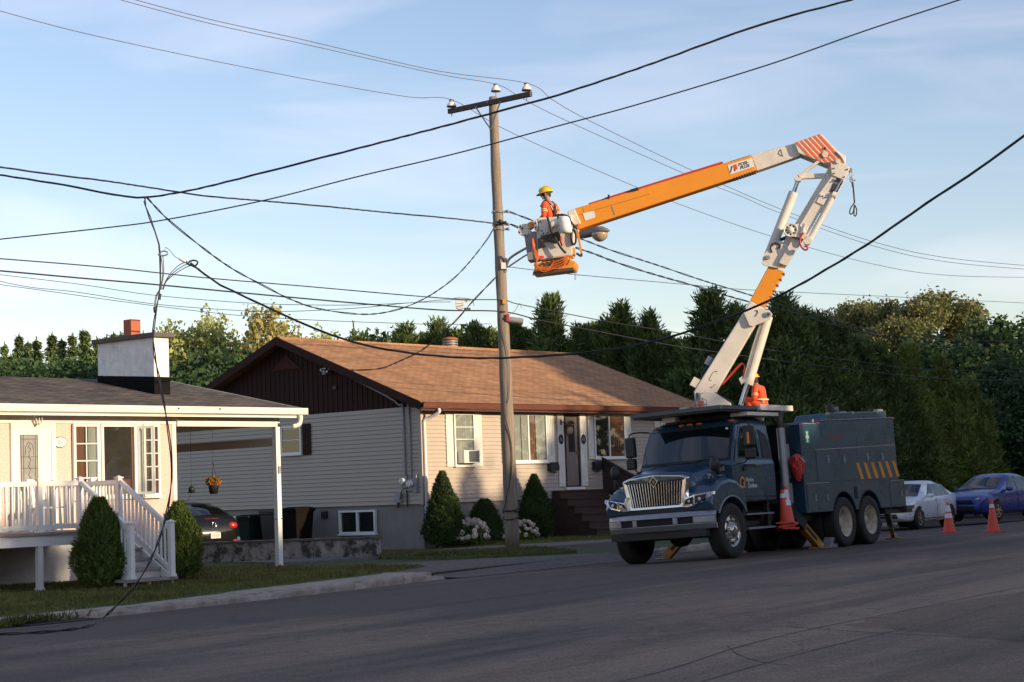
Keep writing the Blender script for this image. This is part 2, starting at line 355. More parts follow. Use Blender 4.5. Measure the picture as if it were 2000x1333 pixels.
M['deckmetal'] = pm('deck_metal', (0.10, 0.10, 0.105), 0.6, var=0.2, vs=6)
M['conduit'] = pm('grey_conduit', (0.30, 0.29, 0.31), 0.5, var=0.1)
M['porcelain'] = pm('porcelain', (0.78, 0.76, 0.72), 0.25, var=0.05)
M['porcdark'] = pm('porcelain_rim', (0.12, 0.11, 0.11), 0.35, var=0.1)
M['cable'] = pm('black_cable', (0.016, 0.016, 0.019), 0.55, var=0.2)
M['wire'] = pm('weathered_wire', (0.13, 0.105, 0.09), 0.55, metal=0.3, var=0.2)
M['alu'] = pm('bare_wire', (0.35, 0.33, 0.31), 0.45, metal=0.5, var=0.2)
M['navy'] = pm('navy_paint', (0.018, 0.056, 0.098), 0.3, var=0.10, vs=1.5, coat=0.5, tint=(0.045, 0.080, 0.112), tintamt=0.35, ts=0.7)
M['navydark'] = pm('dark_navy_trim', (0.010, 0.014, 0.022), 0.5, var=0.2)  # near-black navy shared by valance, sill trim, housings and outriggers
M['chrome'] = pm('chrome', (0.62, 0.63, 0.66), 0.16, metal=1.0, var=0.08, vs=8)
M['steel'] = pm('brushed_bumper', (0.34, 0.345, 0.37), 0.40, metal=0.75, var=0.12, vs=4, tint=(0.10, 0.085, 0.075), tintamt=0.5, ts=4)
M['black'] = pm('black_plastic', (0.017, 0.017, 0.018), 0.5, var=0.2)
M['rubber'] = pm('tyre_rubber', (0.022, 0.020, 0.019), 0.8, var=0.25, vs=8, tint=(0.055, 0.045, 0.038), tintamt=0.5, ts=3)
M['rim'] = pm('cream_rim', (0.62, 0.54, 0.42), 0.5, var=0.15, tint=(0.20, 0.09, 0.04), tintamt=0.9, ts=3.5)
M['alrim'] = pm('polished_rim', (0.62, 0.56, 0.52), 0.22, metal=0.9, var=0.2, vs=6)
M['boomwhite'] = pm('boom_white', (0.71, 0.655, 0.58), 0.42, var=0.07, vs=4, tint=(0.40, 0.34, 0.27), tintamt=0.4, ts=2.2)
M['boomorange'] = pm('boom_orange', (0.82, 0.29, 0.014), 0.36, var=0.07, vs=3, tint=(0.55, 0.19, 0.02), tintamt=0.35, ts=1.5)
M['red'] = pm('red_hose', (0.50, 0.035, 0.022), 0.45, var=0.15)
M['hoseorange'] = pm('orange_hose', (0.70, 0.14, 0.02), 0.5, var=0.2)
M['hoodred'] = pm('hood_stripe_red', (0.80, 0.145, 0.03), 0.45, var=0.08)
M['cone'] = pm('cone_orange', (0.72, 0.075, 0.03), 0.5, var=0.12, tint=(0.30, 0.04, 0.025), tintamt=0.35, ts=6)
M['reflect'] = pm('white_band', (0.72, 0.72, 0.74), 0.4, var=0.08)
M['amber'] = pm('amber_lens', (0.75, 0.16, 0.02), 0.2, var=0.1, coat=0.5)
M['redlens'] = pm('red_lens', (0.50, 0.02, 0.02), 0.2, var=0.1, coat=0.5)
M['stripe'] = pm('orange_stripe', (0.72, 0.27, 0.015), 0.45, var=0.1, tint=(0.3, 0.13, 0.03), tintamt=0.4, ts=7)
M['sign'] = pm('sign_white', (0.75, 0.75, 0.73), 0.45, var=0.05)
M['green'] = pm('sign_green', (0.02, 0.33, 0.13), 0.45, var=0.05)
M['hivis'] = pm('hivis_orange', (0.78, 0.085, 0.02), 0.75, var=0.15, vs=9)
M['tape'] = pm('reflective_tape', (0.80, 0.66, 0.30), 0.4, var=0.08)
M['helmet'] = pm('yellow_helmet', (0.78, 0.52, 0.03), 0.3, var=0.05)
M['skin'] = pm('skin', (0.36, 0.19, 0.13), 0.6, var=0.08)
M['hair'] = pm('dark_hair', (0.03, 0.02, 0.017), 0.7, var=0.2)
M['trousers'] = pm('dark_trousers', (0.03, 0.035, 0.05), 0.85, var=0.2)
M['strap'] = pm('black_strap', (0.018, 0.017, 0.02), 0.7, var=0.2)
M['lampgrey'] = pm('lamp_grey', (0.20, 0.175, 0.17), 0.5, var=0.12)
M['lens'] = pm('lamp_lens', (0.40, 0.31, 0.20), 0.15, var=0.1, coat=0.6)
M['brass'] = pm('aged_yellow_steel', (0.42, 0.20, 0.02), 0.55, var=0.2, tint=(0.07, 0.045, 0.025), tintamt=0.9, ts=3.5)
M['silver'] = pm('silver_car_paint', (0.74, 0.77, 0.82), 0.28, metal=0.15, var=0.02, coat=0.6)
M['blue'] = pm('blue_car_paint', (0.012, 0.038, 0.24), 0.25, metal=0.1, var=0.04, coat=0.8)
M['blackpaint'] = pm('black_car_paint', (0.008, 0.009, 0.011), 0.3, var=0.1, coat=0.2, spec=0.3)
M['binplastic'] = pm('bin_plastic', (0.016, 0.022, 0.018), 0.85, var=0.2, spec=0.1)
M['grey_bin'] = pm('brown_bin', (0.012, 0.010, 0.009), 0.9, var=0.2, spec=0.05)
M['yellow'] = pm('yellow_ring', (0.70, 0.33, 0.02), 0.4, var=0.05)
M['doorgrey'] = pm('grey_screen_door', (0.20, 0.155, 0.135), 0.5, var=0.15)
M['leadglass'] = pm('leaded_glass', (0.30, 0.30, 0.285), 0.25, var=0.12, vs=12)
M['lead'] = pm('lead_came', (0.10, 0.095, 0.09), 0.4, var=0.1)
M['iron'] = pm('cast_iron', (0.02, 0.019, 0.019), 0.6, var=0.2)

def text(s, size, P, xd, ud, mat, parent, name, depth=0.004, bold=False, shear=0.0, align='LEFT'):
    cu = bpy.data.curves.new(name, 'FONT'); cu.body = s; cu.size = size; cu.extrude = depth / 2; cu.align_x = align; cu.shear = shear
    if bold: cu.offset = size * 0.02
    cu.resolution_u = 4
    ob = bpy.data.objects.new(name + '_tmp', cu); COL.objects.link(ob)
    dg = bpy.context.evaluated_depsgraph_get(); me = bpy.data.meshes.new_from_object(ob.evaluated_get(dg))
    bpy.data.objects.remove(ob); bpy.data.curves.remove(cu)
    xd = Vector(xd).normalized(); ud = Vector(ud); ud = (ud - xd * ud.dot(xd)).normalized(); wd_ = xd.cross(ud)
    Mx = Matrix((xd, ud, wd_)).transposed().to_4x4(); Mx.translation = Vector(P)
    me.transform(Mx); me.materials.clear(); me.materials.append(mat); me.name = name
    o = bpy.data.objects.new(name, me); COL.objects.link(o); o.parent = parent; return o
# ------------------------------------------------------------------ ground, street
S = frame((-1.33, 34.2, 0), 57.0)      # x along the kerb, y towards the houses
def rz(d):
    return max(-0.2, -0.16 + 0.0427 * d) if d < 3.75 else 0.0
def ky(x): return float(np.interp(x, [-60, -25, -11.1, -9.1, -6.66, -3.67, -1.43, 0.8, 4.1, 8.1, 14, 20, 30, 60, 200], [-1.2, -.8, -.58, -.55, -.42, -.11, .29, .6, .9, 1.0, 1.6, 2.4, 3.8, 8, 30]))
g = MB(S).use(M['ground']); gx = [-120, -60, -25, -11, -3, 1, 5, 8, 14, 20, 30, 60, 200, 700]
for a, b in zip(gx[:-1], gx[1:]):
    ya, yb = ky(a) + .4, ky(b) + .4
    g.quad((a, ya, -0.07), (b, yb, -0.07), (b, 900, -0.07), (a, 900, -0.07)); g.quad((a, ya, -0.5), (b, yb, -0.5), (b, yb, -0.07), (a, ya, -0.07))
tag(g.build('ground', fix=False), kind='structure')
mb = MB(S).use(M['asphalt'])
ds = [-31, -4, -1.6, -0.6, 0, 0.5, 1, 1.66, 2.4, 3.2, 3.75, 4.5, 8, 20, 120]
xs = [-90, -40, -20, -10, 0, 10, 20, 30, 60, 200]
vs = [(x, -d, rz(d)) for d in ds for x in xs]; fs = []
for i in range(len(ds) - 1):
    for j in range(len(xs) - 1):
        k = i * len(xs) + j; fs.append((k, k + 1, k + 1 + len(xs), k + len(xs)))
mb.add(vs, fs); road = mb.build('road'); tag(road, kind='structure')
SI = S.inverted()
def road_pt(px, py, dz=0.004):
    p = on_z(px, py, 0); d = -(SI @ p).y
    for _ in range(4):
        p = on_z(px, py, rz(max(d, 0))); d = -(SI @ p).y
    return Vector((p.x, p.y, rz(max(d, 0)) + dz))
LAYER = [0.0006]
def road_band(name, pts, w, mat, dz=0.004, jit=0.25):
    LAYER[0] += .0004; dz = LAYER[0]
    P = catmull([road_pt(x, y, dz) for x, y in pts], 10); mb = MB().use(mat); L, Rr = [], []
    for i, p in enumerate(P):
        t = (P[min(i + 1, len(P) - 1)] - P[max(i - 1, 0)]); n = Vector((-t.y, t.x, 0)).normalized()
        ww = w * (1 + jit * math.sin(i * 1.7) + jit * math.sin(i * 0.61 + 2)) / 2
        a, b = p + n * ww, p - n * ww
        for q in (a, b): q.z = rz(max(-(SI @ q).y, 0)) + dz
        L.append(a); Rr.append(b)
    for i in range(len(P) - 1): mb.quad(L[i], L[i + 1], Rr[i + 1], Rr[i])
    return tag(mb.build(name, fix=False), kind='structure')
def road_poly(name, pts, mat, dz=0.004):
    LAYER[0] += .0004; dz = LAYER[0]
    P = [road_pt(x, y, dz) for x, y in pts]; c = sum(P, Vector()) / len(P); mb = MB().use(mat); Q = []
    for i in range(len(P)):
        a, b = P[i], P[(i + 1) % len(P)]
        for k in range(5):
            q = a.lerp(b, k / 5); q += Vector((math.sin(i * 9.1 + k * 2.3), math.cos(i * 5.7 + k * 3.1), 0)) * 0.06 * min(1, (b - a).length)
            q.z = rz(max(-(SI @ q).y, 0)) + dz; Q.append(q)
    for i in range(len(Q)):
        mb.quad(c, Q[i], Q[(i + 1) % len(Q)])
    return tag(mb.build(name, fix=False), kind='structure')
road_poly('road_patch', [(1650, 1222), (1775, 1190), (2100, 1140), (2100, 1262), (1960, 1250), (1830, 1238)], M['patch'], 0.004)
road_poly('road_patch', [(430, 1212), (500, 1206), (560, 1208), (520, 1215), (450, 1219)], M['seal'], 0.008)
road_band('road_seam', [(1150, 1345), (1300, 1310), (1450, 1262), (1600, 1226), (1775, 1192), (1900, 1166), (2080, 1130)], 0.03, M['seal'], 0.008)
road_band('road_seam', [(1350, 1338), (1480, 1300), (1600, 1268), (1760, 1230), (1850, 1212), (1945, 1183)], 0.022, M['seal'], 0.008)
road_band('road_seam', [(1540, 1225), (1700, 1236), (1850, 1243), (2000, 1252)], 0.018, M['seal'], 0.012)
road_band('road_crack', [(1420, 1262), (1440, 1278), (1480, 1292), (1540, 1300)], 0.014, M['seal'], 0.008)
road_band('gutter_stain', [(905, 1123), (1000, 1108), (1110, 1095), (1215, 1083)], 0.12, M['seal'], 0.006, 0.5)

# drain grate in the gutter
t = thing('storm_drain_grate', 'black cast iron drain grate set in the gutter by the left kerb', 'drain grate', S @ Matrix.Translation((-10.35, -0.98, rz(0.98) + 0.006)))
mb = MB().use(M['iron']).box(-0.62, -0.03, 0, 0.62, 0.02, 0.012).box(-0.62, 0.3, 0, 0.62, 0.34, 0.012)
mb.box(-0.62, 0.02, 0, -0.58, 0.3, 0.012).box(0.58, 0.02, 0, 0.62, 0.3, 0.012); mb.build('frame', t)
mb = MB().use(M['iron'])
for i in range(11): mb.box(-0.55 + i * 0.105, 0.021, 0.001, -0.51 + i * 0.105, 0.299, 0.011)
mb.build('slat', t)

# kerb with a worn, broken top
def kerb_run(xa, xb, ramp):
    mb = MB(S).use(M['concrete']); prof = [(0.0, -0.4), (0.0, -0.17), (0.01, -0.08), (0.035, -0.045), (0.17, -0.037), (0.17, -0.4)]
    x = xa; rgs = []
    while x < xb:
        w = 0.014 * math.sin(x * 7.3) + 0.012 * math.sin(x * 17.1 + 1) + (0.04 * max(0, math.sin(x * 2.1 + 0.5)) ** 6); o = ky(x)
        end = max(0, (x - xb + 0.9)) * 0.09 * ramp
        rgs.append([(x, o + py + (w if k in (2, 3) else 0), pz - (w * 0.8 + end if k >= 2 and k <= 4 else 0)) for k, (py, pz) in enumerate(prof)])
        x += 0.14
    mb.rings(rgs, smooth=False); tag(mb.build('kerb'), kind='structure')
kerb_run(-46, 0.85, 1); kerb_run(8.6, 90, 0)
# pavement behind the kerb (slabs with joints)
mb = MB(S).use(M['concrete'])
x = -46.0
while x < 0.2:
    a, b = ky(x) + .172, ky(x + 1.49) + .172; z = -0.036 + 0.003 * math.sin(x * 3); P_ = [(x, a), (x + 1.49, b), (x + 1.49, b + 1.9), (x, a + 1.9)]
    mb.prism(P_, lambda p, t: (p[0], p[1], t), -0.3, z); x += 1.5
tag(mb.build('pavement'), kind='structure')
# driveway sheet running from the street to between the houses
mb = MB(S).use(M['drive']); ys = [0.3, 0.7, 1.0, 1.6, 3, 8, 26]; zs = [-0.165, -0.155, -0.11, -0.045, -0.028, -0.02, -0.02]
xb = [8.6, 8.6, 8.6, 8.6, 6.5, -1, -1]; xl = [0.9, 0.9, 0.8, -0.2, -14, -14, -14]
vs = []
for y, z, a, b in zip(ys, zs, xl, xb):
    for k in range(9): vs.append((a + (b - a) * k / 8, y, z))
mb.add(vs, [(i * 9 + j, i * 9 + j + 1, (i + 1) * 9 + j + 1, (i + 1) * 9 + j) for i in range(6) for j in range(8)])
tag(mb.build('driveway', fix=False), kind='structure')

H = frame((-2.587, 50.579, 0), 50.0)      # brown-roofed house: x along its front, y into the lot
L = frame((-7.047, 38.2, 0), 50.0)        # white house with the porch

def sheet(name, P, mat, z, thick=0.2, n=6, wob=0.05):
    Q = []
    for i in range(len(P)):
        a, b = Vector(P[i]), Vector(P[(i + 1) % len(P)])
        for k in range(n):
            q = a.lerp(b, k / n); q += Vector((math.sin(i * 3.3 + k * 2.1), math.cos(i * 1.7 + k * 2.9), 0)) * wob; q.z = z; Q.append(q)
    mb = MB().use(mat); mb.prism(Q, lambda p, t: (p[0], p[1], p[2] - t), 0, thick)
    return tag(mb.build(name), kind='structure'), Q
LW = L.to_translation()
def Lp(x, y, z=0): return L @ Vector((x, y, z))
def Hp(x, y, z=0): return H @ Vector((x, y, z))
lawn_poly = [on_z(-60, 1208, -.01), on_z(120, 1191, -.01), on_z(252, 1178, -.01), on_z(495, 1148, -.01), on_z(720, 1121, -.01), on_z(837, 1104.5, -.01),
             on_z(630, 1106, -.01), on_z(391, 1110, -.01), Lp(0.3, -0.8), Lp(0.1, -0.05), Lp(-12, -0.05), Lp(-13, -6)]
_, LQ = sheet('lawn', lawn_poly, M['lawn'], -0.027)
verge_poly = [on_z(736, 1080, -.01), on_z(870, 1079, -.01), on_z(1000, 1074, -.01), on_z(1128, 1076, -.01), on_z(1015, 1083.5, -.01), on_z(870, 1089, -.01), on_z(741, 1088, -.01)]
_, VQ = sheet('verge', verge_poly, M['lawn'], 0.0)
front_poly = [Hp(0.25, -0.25), Hp(14.5, -0.25), Hp(15.5, -4.2), Hp(9, -3.3), Hp(4, -2.6), Hp(0.3, -1.6)]
_, FQ = sheet('front_lawn', front_poly, M['lawn'], 0.02)
_, GQ = sheet('gravel_path', [Hp(-7.6, -1.0), Hp(0.3, -1.75), Hp(4, -2.75), Hp(9, -3.45), Hp(12.5, -4.0), Hp(12, -5.6), Hp(4, -4.6), Hp(-2, -4.1), Hp(-7.9, -2.9)], M['gravel'], -0.005)
sheet('planting_bed', [Hp(0.35, -0.1), Hp(5.4, -0.1), Hp(5.3, -1.35), Hp(0.5, -1.25)], M['soil'], 0.05)

# ------------------------------------------------------------------ window builder
def window(parent, W, u0, u1, v0, v1, lights, fr=0.055, proud=0.05, curtain=None, name='window', back='dark', sill=True, fmat='vinyl'):
    """lights: list of (fraction start, fraction end, columns, rows)"""
    fm = M[fmat]; W = W @ Matrix.Translation((0, .024, 0))
    mb = MB(W).use(M[back]); mb.quad((u0 + .01, 0.006, v0 + .01), (u1 - .01, 0.006, v0 + .01), (u1 - .01, 0.006, v1 - .01), (u0 + .01, 0.006, v1 - .01))
    mb.use(fm); p = proud
    mb.box(u0, 0.004, v0, u0 + fr, p, v1).box(u1 - fr, 0.004, v0, u1, p, v1).box(u0 + fr, 0.004, v0, u1 - fr, p - .002, v0 + fr).box(u0 + fr, 0.004, v1 - fr, u1 - fr, p - .002, v1)
    if sill: mb.box(u0 - .03, 0.003, v0 - .045, u1 + .03, p + .035, v0 - .001)
    pn = MB(W).use(M['glass']); ui, uj, vi, vj = u0 + fr, u1 - fr, v0 + fr, v1 - fr; wd_ = uj - ui
    for k, (a, b, nc, nr) in enumerate(lights):
        a_, b_ = ui + a * wd_, ui + b * wd_
        if k: mb.box(a_ - .028, 0.007, vi, a_ + .028, p - .006, vj)
        for c in range(1, nc): mb.box(a_ + (b_ - a_) * c / nc - .011, 0.02, vi, a_ + (b_ - a_) * c / nc + .011, p - .012, vj)
        for r in range(1, nr):
            v = vi + (vj - vi) * r / nr; mb.box(a_ + .001, 0.021, v - .011, b_ - .001, p - .014, v + .011)
        pn.box(a_ + .003, 0.023, vi + .002, b_ - .003, 0.028, vj - .002)
    o = mb.build(name, parent); pn.build('pane', o)
    if curtain:
        cm = MB(W)
        for (a, b, va, vb, mt) in curtain:
            cm.use(M[mt]); n = max(6, int((b - a) * wd_ / 0.03)); pts = []
            for i in range(n + 1):
                u = ui + (a + (b - a) * i / n) * wd_; pts.append((u, 0.012 + 0.004 * math.sin(i * 1.9)))
            for i in range(n):
                (ua, wa), (ub, wb) = pts[i], pts[i + 1]; z0, z1 = vi + va * (vj - vi), vi + vb * (vj - vi)
                cm.quad((ua, wa, z0), (ub, wb, z0), (ub, wb, z1), (ua, wa, z1))
        cm.build('curtain', o, fix=False)
    return o
def shutter(parent, W, u0, u1, v0, v1, mat, n=4):
    mb = MB(W @ Matrix.Translation((0, .023, 0))).use(mat); w = (u1 - u0) / n
    for i in range(n): mb.box(u0 + i * w + .006, 0.004, v0, u0 + (i + 1) * w - .006, 0.028, v1)
    mb.box(u0 + .004, 0.0035, v0 + .004, u1 - .004, 0.016, v1 - .004)
    mb.box(u0 + .01, 0.017, v0 + .1, u1 - .01, 0.036, v0 + .17).box(u0 + .01, 0.017, v1 - .17, u1 - .01, 0.036, v1 - .1)
    return mb.build('shutter', parent)
def lap(mb, W, u0, u1, z0, z1, c=0.115, proj=0.026):
    n = int(round((z1 - z0) / c)); c = (z1 - z0) / n
    for i in range(n):
        a, b = z0 + i * c, z0 + (i + 1) * c
        vs = [(u0, 0.0, a), (u1, 0.0, a), (u1, proj, a), (u0, proj, a), (u0, 0.001, b), (u1, 0.001, b)]
        vs = [W @ Vector(p) for p in vs]; mb.add(vs, [(0, 1, 2, 3), (3, 2, 5, 4), (0, 3, 4), (1, 5, 2)])

# ------------------------------------------------------------------ house with the brown roof
hs = thing('brown_roof_bungalow', 'beige vinyl sided bungalow with a brown shingle gable roof', 'house', H)
HL, HD, HE = 13.25, 10.5, 3.92
WF = plane_mat((0, 0, 0), (1, 0, 0), (0, -1, 0)); WG = plane_mat((0, 0, 0), (0, -1, 0), (-1, 0, 0))
mb = MB().use(M['siding']); lap(mb, WF, 0.0, HL, 1.18, HE - 0.02)
mb.box(0.0, 0.001, 1.18, HL, 0.15, HE - .02)
mb.box(-0.034, -0.036, 1.16, 0.06, 0.06, HE - .03); mb.build('front_wall', hs)
mb = MB().use(M['siding']); lap(mb, WG, -HD, -0.05, 1.18, 3.86); mb.box(0.001, 0.151, 1.18, 0.15, HD, 3.86)
mb.build('side_wall', hs)
mb = MB().use(M['siding']).box(0.0, HD - .15, 1.18, HL, HD, HE).box(HL - .15, 0.16, 1.18, HL, HD - .16, 3.86); mb.build('rear_wall', hs)
mb = MB().use(M['parge']).box(0.05, 0.05, -0.3, HL - .05, HD - .05, 1.179); mb.build('foundation', hs)
SLP = math.tan(R(21.4)); YR = 5.25; ZR = 6.16
def roofz(y): return ZR - abs(y - YR) * SLP
mb = MB().use(M['brown'])
mb.prism([(0.05, 3.862), (HD - .02, 3.862), (HD - .02, roofz(HD) - .16), (YR, ZR - .17), (0.05, roofz(0.05) - .16)], lambda p, t: (t, p[0], p[1]), 0.0, 0.14)
y = 0.2
while y < HD - .1:
    mb.box(-0.018, y, 3.863, -0.0005, y + .045, roofz(y if y < YR else y + .05) - .2); y += 0.2
mb.build('gable_cladding', hs)
mb = MB().use(M['vent']); mb.prism([(YR - .62, 5.22), (YR + .62, 5.22), (YR, 5.66)], lambda p, t: (t, p[0], p[1]), -0.05, -0.019)
for i in range(5):
    z = 5.26 + i * .07; hw = .56 * (5.66 - z) / .44; mb.box(-0.06, YR - hw, z, -0.051, YR + hw, z + .02)
mb.build('gable_vent', hs)
# roof slab in two slopes with a trim board along each rake
mb = MB().use(M['roofbrown']); X0, X1, OV = -0.42, HL + 0.35, 0.42
for sgn in (1, -1):
    ye = -OV if sgn > 0 else HD + OV; ze = roofz(ye)
    mb.add([(X0, ye, ze), (X1, ye, ze), (X1, YR, ZR), (X0, YR, ZR), (X0, ye, ze - .09), (X1, ye, ze - .09), (X1, YR, ZR - .09), (X0, YR, ZR - .09)],
           [(0, 1, 2, 3), (7, 6, 5, 4), (0, 4, 5, 1), (0, 3, 7, 4), (1, 5, 6, 2)])
mb.box(X0 + .01, YR - .13, ZR - .055, X1 - .01, YR + .13, ZR + .012)
rf = mb.build('roof', hs)
mb = MB().use(M['brownmetal'])
mb.cyl((7.45, YR + .25, ZR - .2), (7.45, YR + .25, ZR + .1), .21)
rv = mb.build('roof_vent', rf)
mb = MB().use(M['greymetal'])
for i in range(3): mb.cyl((7.45, YR + .25, ZR + .02 + i * .08), (7.45, YR + .25, ZR + .062 + i * .08), .25)
mb.cyl((7.45, YR + .25, ZR - .05), (7.45, YR + .25, ZR + .26), .17)
mb.use(M['clay']).sph((7.45, YR + .25, ZR + .26), (.27, .27, .10), 18, 5, a0=0)
mb.build('vent_cap', rf)
for xx in (X0 - .03, X1):
    mb = MB().use(M['brown'])
    for sgn in (1, -1):
        ye = -OV if sgn > 0 else HD + OV; ze = roofz(ye)
        mb.add([(xx, ye, ze - .22), (xx, YR, ZR - .22), (xx, YR, ZR + .015), (xx, ye, ze + .015), (xx + .03, ye, ze - .22), (xx + .03, YR, ZR - .22), (xx + .03, YR, ZR + .015), (xx + .03, ye, ze + .015)],
               [(0, 1, 2, 3), (7, 6, 5, 4), (3, 2, 6, 7), (0, 4, 5, 1), (0, 3, 7, 4), (1, 5, 6, 2)])
    mb.build('rake_board', hs)
mb = MB().use(M['brown'])   # soffits under both eaves and the rake
mb.box(X0, -OV + .02, HE - .115, X1, -0.025, HE - .095).box(X0, HD, HE - .115, X1, HD + OV - .02, HE - .095)
mb.build('soffit', hs)
mb = MB().use(M['brownmetal']); zf = roofz(-OV)
gp = [(-OV - .005, zf - .2), (-OV - .13, zf - .16), (-OV - .15, zf - .02), (-OV - .12, zf - .02), (-OV - .11, zf - .13), (-OV - .005, zf - .165)]
mb.prism(gp, lambda p, t: (t, p[0], p[1]), X0 - .03, X1 + .03); mb.box(X0, -OV - .004, zf - .23, X1, -OV + .018, zf - .03)
mb.box(X0, -OV - .15, zf - .012, X1, -OV - .005, zf - .004)
mb.build('gutter', hs)
mb = MB().use(M['white'])
mb.tube(catmull([(0.2, -OV - .08, zf - .18), (0.2, -OV - .08, zf - .28), (0.12, -0.2, zf - .42), (0.06, -0.09, zf - .5), (0.06, -0.08, zf - .7), (0.06, -0.08, 2.5), (0.06, -0.08, 1.1)], 6), .047, 10)
mb.use(M['bluewhite']).cyl((0.06, -0.08, 1.12), (0.06, -0.08, 0.5), .062).tube(catmull([(0.06, -0.08, .52), (0.05, -0.1, .34), (0.0, -0.2, .2), (0.2, -0.35, .13), (0.7, -0.5, .12)], 6), .06, 10)
mb.build('downspout', hs)
# front windows
shw = M['white']
w1 = window(hs, WF, 1.30, 2.17, 2.20, 3.68, [(0, 1, 1, 4)], curtain=[(0.02, .98, .26, 1, 'curtain')])
shutter(hs, WF, 0.98, 1.27, 2.18, 3.70, shw); shutter(hs, WF, 2.2, 2.49, 2.18, 3.70, shw)
mb = MB(WF).use(M['white']).box(1.40, 0.03, 2.27, 2.06, 0.32, 2.62); mb.use(M['greymetal'])
for i in range(11): mb.box(1.62 + i * .036, 0.321, 2.31, 1.635 + i * .036, 0.335, 2.58)
mb.use(M['dark']).box(1.60, 0.3205, 2.295, 2.03, 0.323, 2.595)
mb.build('air_conditioner', w1)
window(hs, WF, 3.70, 5.42, 2.27, 3.69, [(0, .5, 1, 1), (.5, 1, 1, 1)], curtain=[(0.01, .29, 0, 1, 'curtain'), (.31, .49, 0, 1, 'curtain'), (.72, .99, 0, 1, 'curtain'), (.52, .70, 0.0, 1, 'redcurtain')])
shutter(hs, WF, 3.36, 3.66, 2.24, 3.71, shw); shutter(hs, WF, 5.46, 5.77, 2.24, 3.71, shw)
window(hs, WF, 7.72, 9.30, 2.35, 3.70, [(0, .48, 1, 1), (.48, 1, 1, 1)], curtain=[(.5, .99, 0, 1, 'redcurtain')])
shutter(hs, WF, 7.42, 7.69, 2.33, 3.72, shw); shutter(hs, WF, 9.33, 9.62, 2.33, 3.72, shw)
window(hs, WF, 11.22, 12.0, 2.3, 3.70, [(0, 1, 1, 2)], curtain=[(0.02, .98, .2, 1, 'curtain')])
shutter(hs, WF, 10.90, 11.19, 2.28, 3.72, shw); shutter(hs, WF, 12.03, 12.3, 2.28, 3.72, shw)
# front door between two white boards
shutter(hs, WF, 5.93, 6.24, 1.52, 3.70, shw); shutter(hs, WF, 7.02, 7.33, 1.52, 3.70, shw)
mb = MB(WF).use(M['dark']).box(6.26, 0.004, 1.50, 7.0, 0.029, 3.68); mb.use(M['doorgrey'])
mb.box(6.32, 0.0295, 1.54, 6.86, 0.05, 3.6).use(M['dark']).box(6.44, 0.051, 2.55, 6.74, 0.055, 3.48).use(M['doorgrey']).box(6.42, 0.052, 1.68, 6.76, 0.058, 2.42)
mb.use(M['white']).box(6.2, 0.02, 1.42, 7.1, 0.1, 1.50)
dr = mb.build('door', hs)
MB(WF).use(M['brass']).box(6.80, 0.056, 2.48, 6.83, 0.09, 2.6).build('handle', dr)
mb = MB(WF).use(M['brownmetal']).box(6.06, 0.04, 3.36, 6.14, 0.06, 3.52).bar((6.1, 0.06, 3.46), (6.42, 0.16, 3.42), .03, .03).lathe([(0.0, 3.40), (.13, 3.37), (.12, 3.30), (.05, 3.30)], (6.36, 0.18, 0), n=14)
mb.use(M['lens']).lathe([(.08, 3.30), (.10, 3.16), (.06, 3.08), (0.0, 3.07)], (6.36, 0.18, 0), n=14).build('porch_lamp', hs)
for u in (6.08, 7.17):
    mb = MB(WF).use(M['black']).prism([(u + .12 * math.cos(a), 2.93 + .15 * math.sin(a)) for a in np.linspace(0, 2 * math.pi, 20, endpoint=False)], lambda p, t: (p[0], t, p[1]), 0.037, 0.055)
    mb.use(M['conduit'])
    for q in (-.03, .03): mb.box(u + q - .014, 0.056, 2.88, u + q + .014, 0.059, 2.98)
    mb.build('number_plaque', hs)
for u in (5.62, 7.78):
    mb = MB(WF).use(M['black']).prism([(0.015, 2.0), (0.17, 2.0), (0.17, 2.17), (0.10, 2.24), (0.015, 2.24)], lambda p, t: (t, p[0], p[1]), u - .19, u + .19)
    mb.box(u - .2, 0.014, 2.235, u + .2, 0.12, 2.25); mb.cyl((u - .12, 0.1, 1.95), (u + .12, 0.1, 1.95), .012)
    mb.build('mailbox', hs)
# gable end details
gw = window(hs, WG, -5.55, -4.70, 2.74, 3.57, [(0, 1, 1, 2)], curtain=[(0.02, .98, .93, 1, 'curtain')])
shutter(hs, WG, -5.9, -5.6, 2.70, 3.60, M['brown'], 3); shutter(hs, WG, -4.65, -4.31, 2.70, 3.60, M['brown'], 3)
WB = plane_mat((0.05, 0, 0), (0, -1, 0), (-1, 0, 0))
window(hs, WB, -3.24, -1.80, .40, 1.06, [(0, .5, 1, 1), (.5, 1, 1, 1)], proud=.09); window(hs, WB, -8.4, -7.0, .32, .98, [(0, .5, 1, 1), (.5, 1, 1, 1)], proud=.09)
MB(WB).use(M['black']).box(-4.0, 0.004, .86, -3.78, 0.06, 1.06).build('vent_box', hs)
mb = MB(WG).use(M['conduit'])
mb.tube(catmull([(-3.45, 0.10, 5.05), (-3.2, 0.09, 5.08), (-1.2, 0.09, roofz(1.2) - .36), (-0.72, 0.08, roofz(.72) - .45), (-0.62, 0.05, 3.9), (-0.60, 0.045, 3.4), (-0.60, 0.045, 1.9)], 8), .032, 8)
mb.tube(catmull([(-0.45, 0.05, roofz(.5) - .3), (-0.40, 0.05, 3.9), (-0.38, 0.045, 3.5), (-0.38, 0.045, 1.9)], 6), .03, 8)
mb.build('service_conduit', hs)
mb = MB(WG).use(M['galv']).box(-3.75, 0.005, 4.98, -3.6, 0.06, 5.16)
for k in range(3): mb.cyl((-3.66 + k * .12, 0.03, 5.1 - k * .03), (-3.66 + k * .12, 0.20, 5.1 - k * .03), .035)
